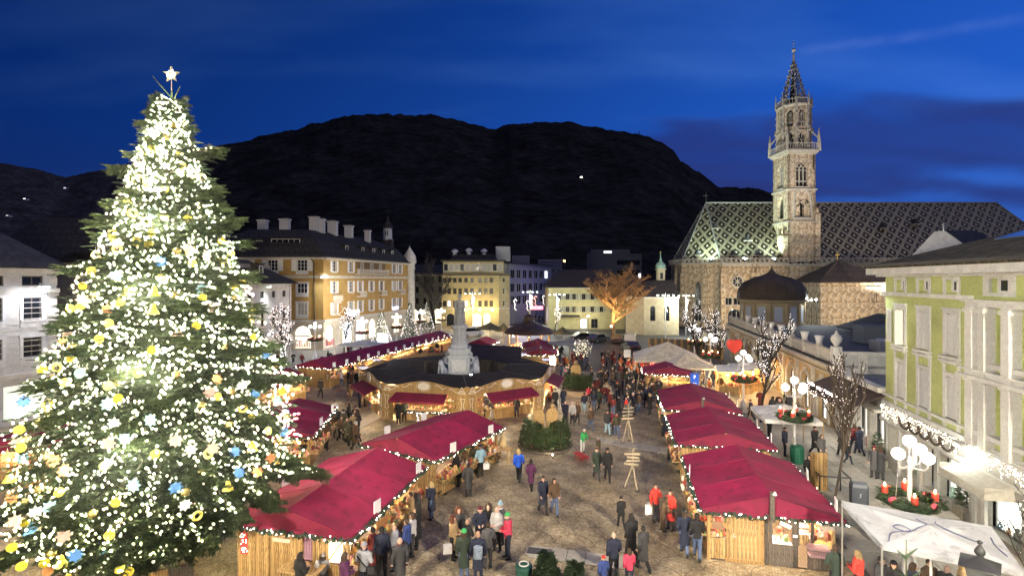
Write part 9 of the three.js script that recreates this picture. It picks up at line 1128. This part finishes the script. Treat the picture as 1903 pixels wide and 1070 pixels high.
ppl('striding by at the bottom', [[1196, 1062, 'walk', 200, 'dark grey', 'long', 'black', 'shorthair', 'dark hair'], [1174, 1042, 'walk', 195, 'black', 'long', 'black', 'longhair', 'dark hair'], [1155, 982, 'walk', 190, 'black', 'short', 'black', 'beanie', 'black', 0.8], [1141, 1078, 'walk', 180, 'navy', 'short', 'black', 'hood', 'navy'], [1170, 1092, 'walk', 180, 'pink', 'short', 'navy', 'longhair', 'brown hair', 0.8], [1122, 1102, 'walk', 185, 'blue', 'short', 'navy', 'beanie', 'red', 0.75]]);
ppl('beside the second right stall', [[1248, 858, 'walk', 185, 'brown', 'long', 'black', 'longhair', 'auburn'], [1232, 811, 'hold', 80, 'dark grey', 'short', 'black', 'beanie', 'light grey'], [1237, 814, 'hold', 70, 'navy', 'long', 'black', 'longhair', 'blonde'], [1207, 752, 'walk', 0, 'navy', 'short', 'jeans', 'shorthair', 'dark hair'], [1193, 743, 'walk', 5, 'black', 'short', 'black', 'beanie', 'black'], [1224, 760, 'hold', 90, 'dark grey', 'long', 'black', 'shorthair', 'dark hair']]);
ppl('right of the fountain huts', [[1032, 763, 'walk', 10, 'black', 'long', 'black', 'beanie', 'grey'], [1047, 759, 'walk', 190, 'navy', 'long', 'navy', 'shorthair', 'dark hair'], [1022, 748, 'stand', 30, 'red', 'long', 'black', 'shorthair', 'dark hair'], [1051, 787, 'walk', 180, 'navy', 'long', 'navy', 'hood', 'navy'], [1064, 791, 'walk', 0, 'white', 'short', 'dark grey', 'beanie', 'white'], [1073, 789, 'walk', 0, 'brown', 'short', 'dark grey', 'longhair', 'brown hair'], [1086, 768, 'walk', 175, 'navy', 'short', 'light blue', 'shorthair', 'dark hair'], [1104, 763, 'walk', 180, 'navy', 'short', 'jeans', 'beanie', 'navy'], [1094, 745, 'walk', 0, 'pink', 'short', 'dark grey', 'longhair', 'brown hair', 0.75]]);
ppl('at the right fountain hut', [[903, 775, 'hold', 190, 'navy', 'long', 'navy', 'shorthair', 'dark hair'], [920, 770, 'hold', 170, 'black', 'short', 'black', 'longhair', 'brown hair'], [928, 774, 'hold', 200, 'grey', 'short', 'black', 'shorthair', 'brown hair'], [938, 771, 'hold', 180, 'brown', 'short', 'dark grey', 'beanie', 'black'], [947, 773, 'hold', 175, 'black', 'long', 'black', 'longhair', 'dark hair'], [960, 776, 'stand', 170, 'black', 'short', 'navy', 'shorthair', 'dark hair'], [912, 782, 'walk', 120, 'dark grey', 'short', 'light grey', 'beanie', 'black']]);
ppl('left of the fountain huts', [[740, 788, 'stand', 160, 'black', 'long', 'black', 'shorthair', 'dark hair'], [751, 785, 'hold', -160, 'dark green', 'short', 'black', 'beanie', 'black'], [668, 758, 'stand', 130, 'navy', 'short', 'navy', 'shorthair', 'dark hair'], [677, 756, 'stand', 100, 'black', 'short', 'navy', 'shorthair', 'brown hair'], [687, 761, 'stand', 140, 'camel', 'short', 'jeans', 'longhair', 'blonde'], [702, 764, 'hold', 120, 'white', 'short', 'dark grey', 'longhair', 'brown hair'], [650, 748, 'walk', 20, 'brown', 'long', 'black', 'beanie', 'black']]);
ppl('between the left stalls', [[622, 789, 'stand', 30, 'white', 'short', 'navy', 'shorthair', 'dark hair'], [648, 792, 'hold', -60, 'black', 'short', 'black', 'longhair', 'dark hair'], [660, 799, 'walk', 190, 'black', 'long', 'black', 'beanie', 'dark grey'], [595, 740, 'walk', 40, 'black', 'short', 'black', 'shorthair', 'dark hair'], [618, 812, 'walk', 20, 'brown', 'long', 'brown', 'longhair', 'auburn'], [634, 818, 'walk', 200, 'brown', 'short', 'dark grey', 'beanie', 'brown'], [645, 826, 'walk', 10, 'olive', 'long', 'black', 'shorthair', 'brown hair'], [656, 816, 'walk', 190, 'camel', 'short', 'olive', 'beanie', 'grey'], [562, 862, 'hold', -70, 'dark grey', 'long', 'black', 'shorthair', 'dark hair'], [572, 856, 'hold', -80, 'black', 'long', 'black', 'beanie', 'dark grey'], [590, 846, 'walk', 170, 'olive', 'short', 'black', 'shorthair', 'brown hair'], [606, 836, 'walk', 10, 'brown', 'short', 'black', 'longhair', 'brown hair']]);
ppl('on the shop pavement', [[1459, 848, 'stand', 60, 'navy', 'short', 'navy', 'shorthair', 'brown hair', 1.05], [1431, 815, 'hold', -90, 'black', 'short', 'black', 'longhair', 'dark hair'], [1515, 845, 'walk', 10, 'black', 'long', 'black', 'shorthair', 'dark hair'], [1527, 861, 'walk', 0, 'grey', 'long', 'black', 'longhair', 'brown hair'], [1566, 848, 'walk', 180, 'dark grey', 'long', 'black', 'beanie', 'black'], [1577, 862, 'walk', 20, 'black', 'short', 'navy', 'shorthair', 'dark hair', 0.72], [1589, 840, 'walk', 190, 'dark red', 'short', 'navy', 'longhair', 'brown hair'], [1598, 846, 'walk', 185, 'navy', 'long', 'navy', 'shorthair', 'dark hair'], [1626, 889, 'stand', -60, 'grey', 'long', 'dark grey', 'beanie', 'maroon', 1.04], [1637, 892, 'hold', 110, 'dark grey', 'long', 'dark grey', 'shorthair', 'brown hair', 1.05], [1505, 908, 'walk', -20, 'black', 'short', 'dark green', 'longhair', 'dark hair']]);
ppl('by the big white parasol', [[1553, 1112, 'hold', 170, 'dark green', 'long', 'black', 'shorthair', 'brown hair', 1.05], [1596, 1118, 'hold', -150, 'red', 'short', 'black', 'longhair', 'blonde'], [1638, 1128, 'hold', 20, 'dark grey', 'long', 'black', 'shorthair', 'dark hair'], [1662, 1140, 'hold', -40, 'black', 'short', 'black', 'beanie', 'black'], [1698, 1146, 'hold', 60, 'navy', 'short', 'navy', 'longhair', 'brown hair'], [1728, 1138, 'hold', 0, 'brown', 'short', 'black', 'shorthair', 'brown hair'], [1762, 1150, 'hold', -70, 'dark grey', 'short', 'black', 'hood', 'black'], [1792, 1150, 'hold', 30, 'camel', 'short', 'black', 'longhair', 'blonde']]);
// the crowd farther off: each its own figure, at random within the patch the photograph shows them in
const crowd = (where, n, poly, coats, heads = ['shorthair', 'longhair', 'beanie', 'hood']) => { const placed = []; let t = 0; while (placed.length < n && t++ < 4000) { const px = rr(poly[0], poly[2]), py = rr(poly[1], poly[3]), q = G(px, py); if (placed.some((z) => z.distanceTo(q) < 0.5)) continue; placed.push(q); const h = pick(heads), c = pick(coats); person(q, pick(['walk', 'walk', 'stand', 'hold']), rr(0, 360), c, pick(['short', 'short', 'long']), pick(['black', 'jeans', 'navy', 'dark grey']), h, h === 'beanie' || h === 'hood' ? pick(['black', 'grey', 'navy', 'white', 'red']) : pick(['brown hair', 'dark hair', 'blonde']), where, rr(0.9, 1.06)); } };
const dk2 = ['navy', 'black', 'dark grey', 'brown', 'grey', 'dark green', 'navy', 'black', 'white', 'dark red'];
crowd('in the mid square crowd', 64, [1098, 704, 1208, 776], dk2);
crowd('left of the small stall', 14, [1160, 700, 1212, 735], ['camel', 'brown', 'orange', 'dark grey', 'black']);
crowd('in the red lit crowd', 28, [1150, 676, 1212, 698], ['red', 'red', 'dark red', 'orange', 'brown', 'black']);
crowd('by the round lit tree', 10, [1108, 672, 1150, 692], ['brown', 'dark red', 'grey', 'black']);
crowd('at the round lit tree', 9, [1040, 676, 1098, 694], ['dark red', 'black', 'orange', 'navy']);
crowd('left of the round planter', 5, [1030, 700, 1060, 726], ['black', 'navy', 'dark grey']);
crowd('beside the third right stall', 6, [1212, 716, 1226, 752], ['black', 'navy', 'brown', 'dark grey']); crowd('behind the fountain ring', 8, [1000, 664, 1042, 690], dk2); crowd('in the left lane', 12, [600, 800, 664, 836], ['brown', 'olive', 'black', 'dark grey']); crowd('along the long stall row', 18, [600, 700, 690, 722], dk2); crowd('far along the stall row', 10, [760, 655, 830, 672], dk2);
crowd('before the hotel arches', 14, [470, 664, 620, 690], dk2); crowd('on the hotel cafe terrace', 10, [640, 650, 760, 662], ['brown', 'dark red', 'black', 'navy']);
crowd('far in the shopping street', 18, [955, 592, 1030, 604], ['navy', 'black', 'blue', 'grey']); crowd('around the bell roofed hut', 12, [945, 652, 1045, 664], ['brown', 'dark red', 'orange', 'black']); crowd('near the orange lit kiosks', 7, [1300, 712, 1345, 735], ['orange', 'brown', 'black']); crowd('by the arcades', 7, [1395, 745, 1470, 800], dk2);
{ // what people carry
  const bag = (label, p, c, h = 0.42) => { const o = thing('shopping_bag', label, 'bag', p); put('bag', cbx(0, 0, 0, 0.34, h, 0.14, 0.2, 0.01), c, o); put('handle', [-0.06, 0.06].map((z) => xf(new THREE.TorusGeometry(0.09, 0.008, 5, 12, Math.PI), 0, h, z)).flat(), K.paper, o); };
  const g1 = G(1218, 969); bag('white paper bag held by the red jacketed person with a raised hand', g1.clone().add(V(-0.3, 0.36, 0.06)), K.paper, 0.44); const g2 = G(842, 1040); bag('white plastic bag hanging beside the person in the camel coat', g2.clone().add(V(-0.18, 0.42, 0.3)), K.paper, 0.34); const g3 = G(893, 887); bag('small white bag of the person in the light blue jacket', g3.clone().add(V(0.32, 0.5, 0.06)), K.paper, 0.3);
  const bp = (label, px, py, turn, c) => { const q = G(px, py), a = turn * Math.PI / 180, o = thing('backpack', label, 'backpack', q.clone().add(V(-Math.sin(a) * 0.26, 1.0, -Math.cos(a) * 0.26)), a); put('bag', cbx(0, 0, 0, 0.32, 0.44, 0.17, 0, 0.05), c, o); put('pocket', cbx(0, 0.05, -0.11, 0.24, 0.2, 0.07, 0, 0.03), c, o); put('strap', [-0.1, 0.1].map((x) => bar(V(x, 0.02, 0.1), V(x, 0.44, 0.1), 0.04, 0.02)), K.dark, o); };
  bp('blue and white patterned backpack on the navy coated person at the bottom', 888, 1080, 185, mt([0.4, 0.5, 0.65], { t: tex(64, (u, v) => (Math.sin(u * 40 + Math.sin(v * 19) * 2) > 0.2 ? 1 : 0.25)), m: 0.25 })); const sb = thing('shoulder_strap', 'black strap bag across the light grey jacket at the near left stall', 'bag', G(676, 1104)); put('strap', path([V(-0.2, 1.44, 0.17), V(0.0, 1.2, 0.2), V(0.22, 0.95, 0.16)], 0.022), K.dark, sb); put('bag', cbx(0.26, 0.78, 0.1, 0.26, 0.24, 0.1, 0.3, 0.02), K.dark, sb);
  const sl = thing('red_sled', 'red sled with a green and white bundle pulled in mid square', 'sled', G(1080, 852), 0.4); put('seat', cbx(0, 0.22, 0, 0.45, 0.06, 1.0, 0, 0.02), K.red, sl); put('runner', [-0.2, 0.2].flatMap((x) => path([V(x, 0.03, -0.5), V(x, 0.03, 0.4), V(x, 0.14, 0.58), V(x, 0.25, 0.55)], 0.022)), K.red, sl); put('strut', [-0.2, 0.2].flatMap((x) => [-0.3, 0.3].map((z) => rod(V(x, 0.03, z), V(x, 0.24, z), 0.018))), K.iron, sl);
  // stroller in front of the wreath on the pavement
  const pr = thing('pushchair', 'black pushchair standing under the near advent wreath', 'pushchair', P(1662, 990, 20.5).setY(0), 0.6); put('seat', [cbx(0, 0.45, 0, 0.42, 0.1, 0.5, 0, 0.03), xf(cbx(0, 0, 0, 0.42, 0.55, 0.08, 0, 0.03), 0, 0.5, -0.25, 0, -0.3)], K.dark, pr); put('hood', xf(new THREE.SphereGeometry(0.3, 14, 8, 0, 6.283, 0, 1.5), 0, 0.85, -0.25, 0, -0.5), PM('navy'), pr); put('frame', [rod(V(-0.24, 0.1, 0.35), V(-0.24, 1.0, -0.55), 0.015), rod(V(0.24, 0.1, 0.35), V(0.24, 1.0, -0.55), 0.015), rod(V(-0.24, 1.0, -0.55), V(0.24, 1.0, -0.55), 0.018)], K.steel, pr); for (const [x, z] of [[-0.26, 0.35], [0.26, 0.35], [-0.26, -0.35], [0.26, -0.35]]) put('wheel', xf(new THREE.TorusGeometry(0.11, 0.025, 6, 16), x, 0.13, z, Math.PI / 2), K.dark, pr);
  const mh = thing('manhole_cover', 'dark rectangular metal cover set in the paving at the bottom centre', 'cover', G(1003, 1026), -TH); put('plate', cbx(0, 0.012, 0, 1.0, 0.03, 0.5, 0, 0.006), mt([0.09, 0.09, 0.09], { t: X.weave, m: 0.3, roughness: 0.5 }), mh); put('frame', [bx(0, 0.01, 0.27, 1.12, 0.03, 0.04), bx(0, 0.01, -0.27, 1.12, 0.03, 0.04), bx(0.54, 0.01, 0, 0.04, 0.03, 0.5), bx(-0.54, 0.01, 0, 0.04, 0.03, 0.5)], mt([0.4, 0.38, 0.33]), mh);
}

// ---- things that still share a label are told apart by their order in the view
{
  const by = new Map(), th = ['first', 'second', 'third', 'fourth', 'fifth', 'sixth', 'seventh', 'eighth', 'ninth', 'tenth'];
  for (const o of scene.children) { const l = o.userData.label; if (l) by.has(l) ? by.get(l).push(o) : by.set(l, [o]); }
  for (const [l, list] of by) {
    if (list.length < 2) continue; const orn = list[0].userData.category === 'ornament', px = (o) => o.position.x / -o.position.z, py = (o) => (EYE - o.position.y) / -o.position.z;
    list.sort((a, b) => orn ? py(a) - py(b) : px(a) - px(b)).forEach((o, i) => { const w = th[i] ?? `${i + 1}th`; o.userData.label = orn ? l.replace('ornament', `ornament, ${w} from the top,`) : `${l}, ${w} from left`; });
  }
}
scene.traverse((o) => { if (o.isLight && o.shadow) o.castShadow = true; });
renderer.render(scene, camera);
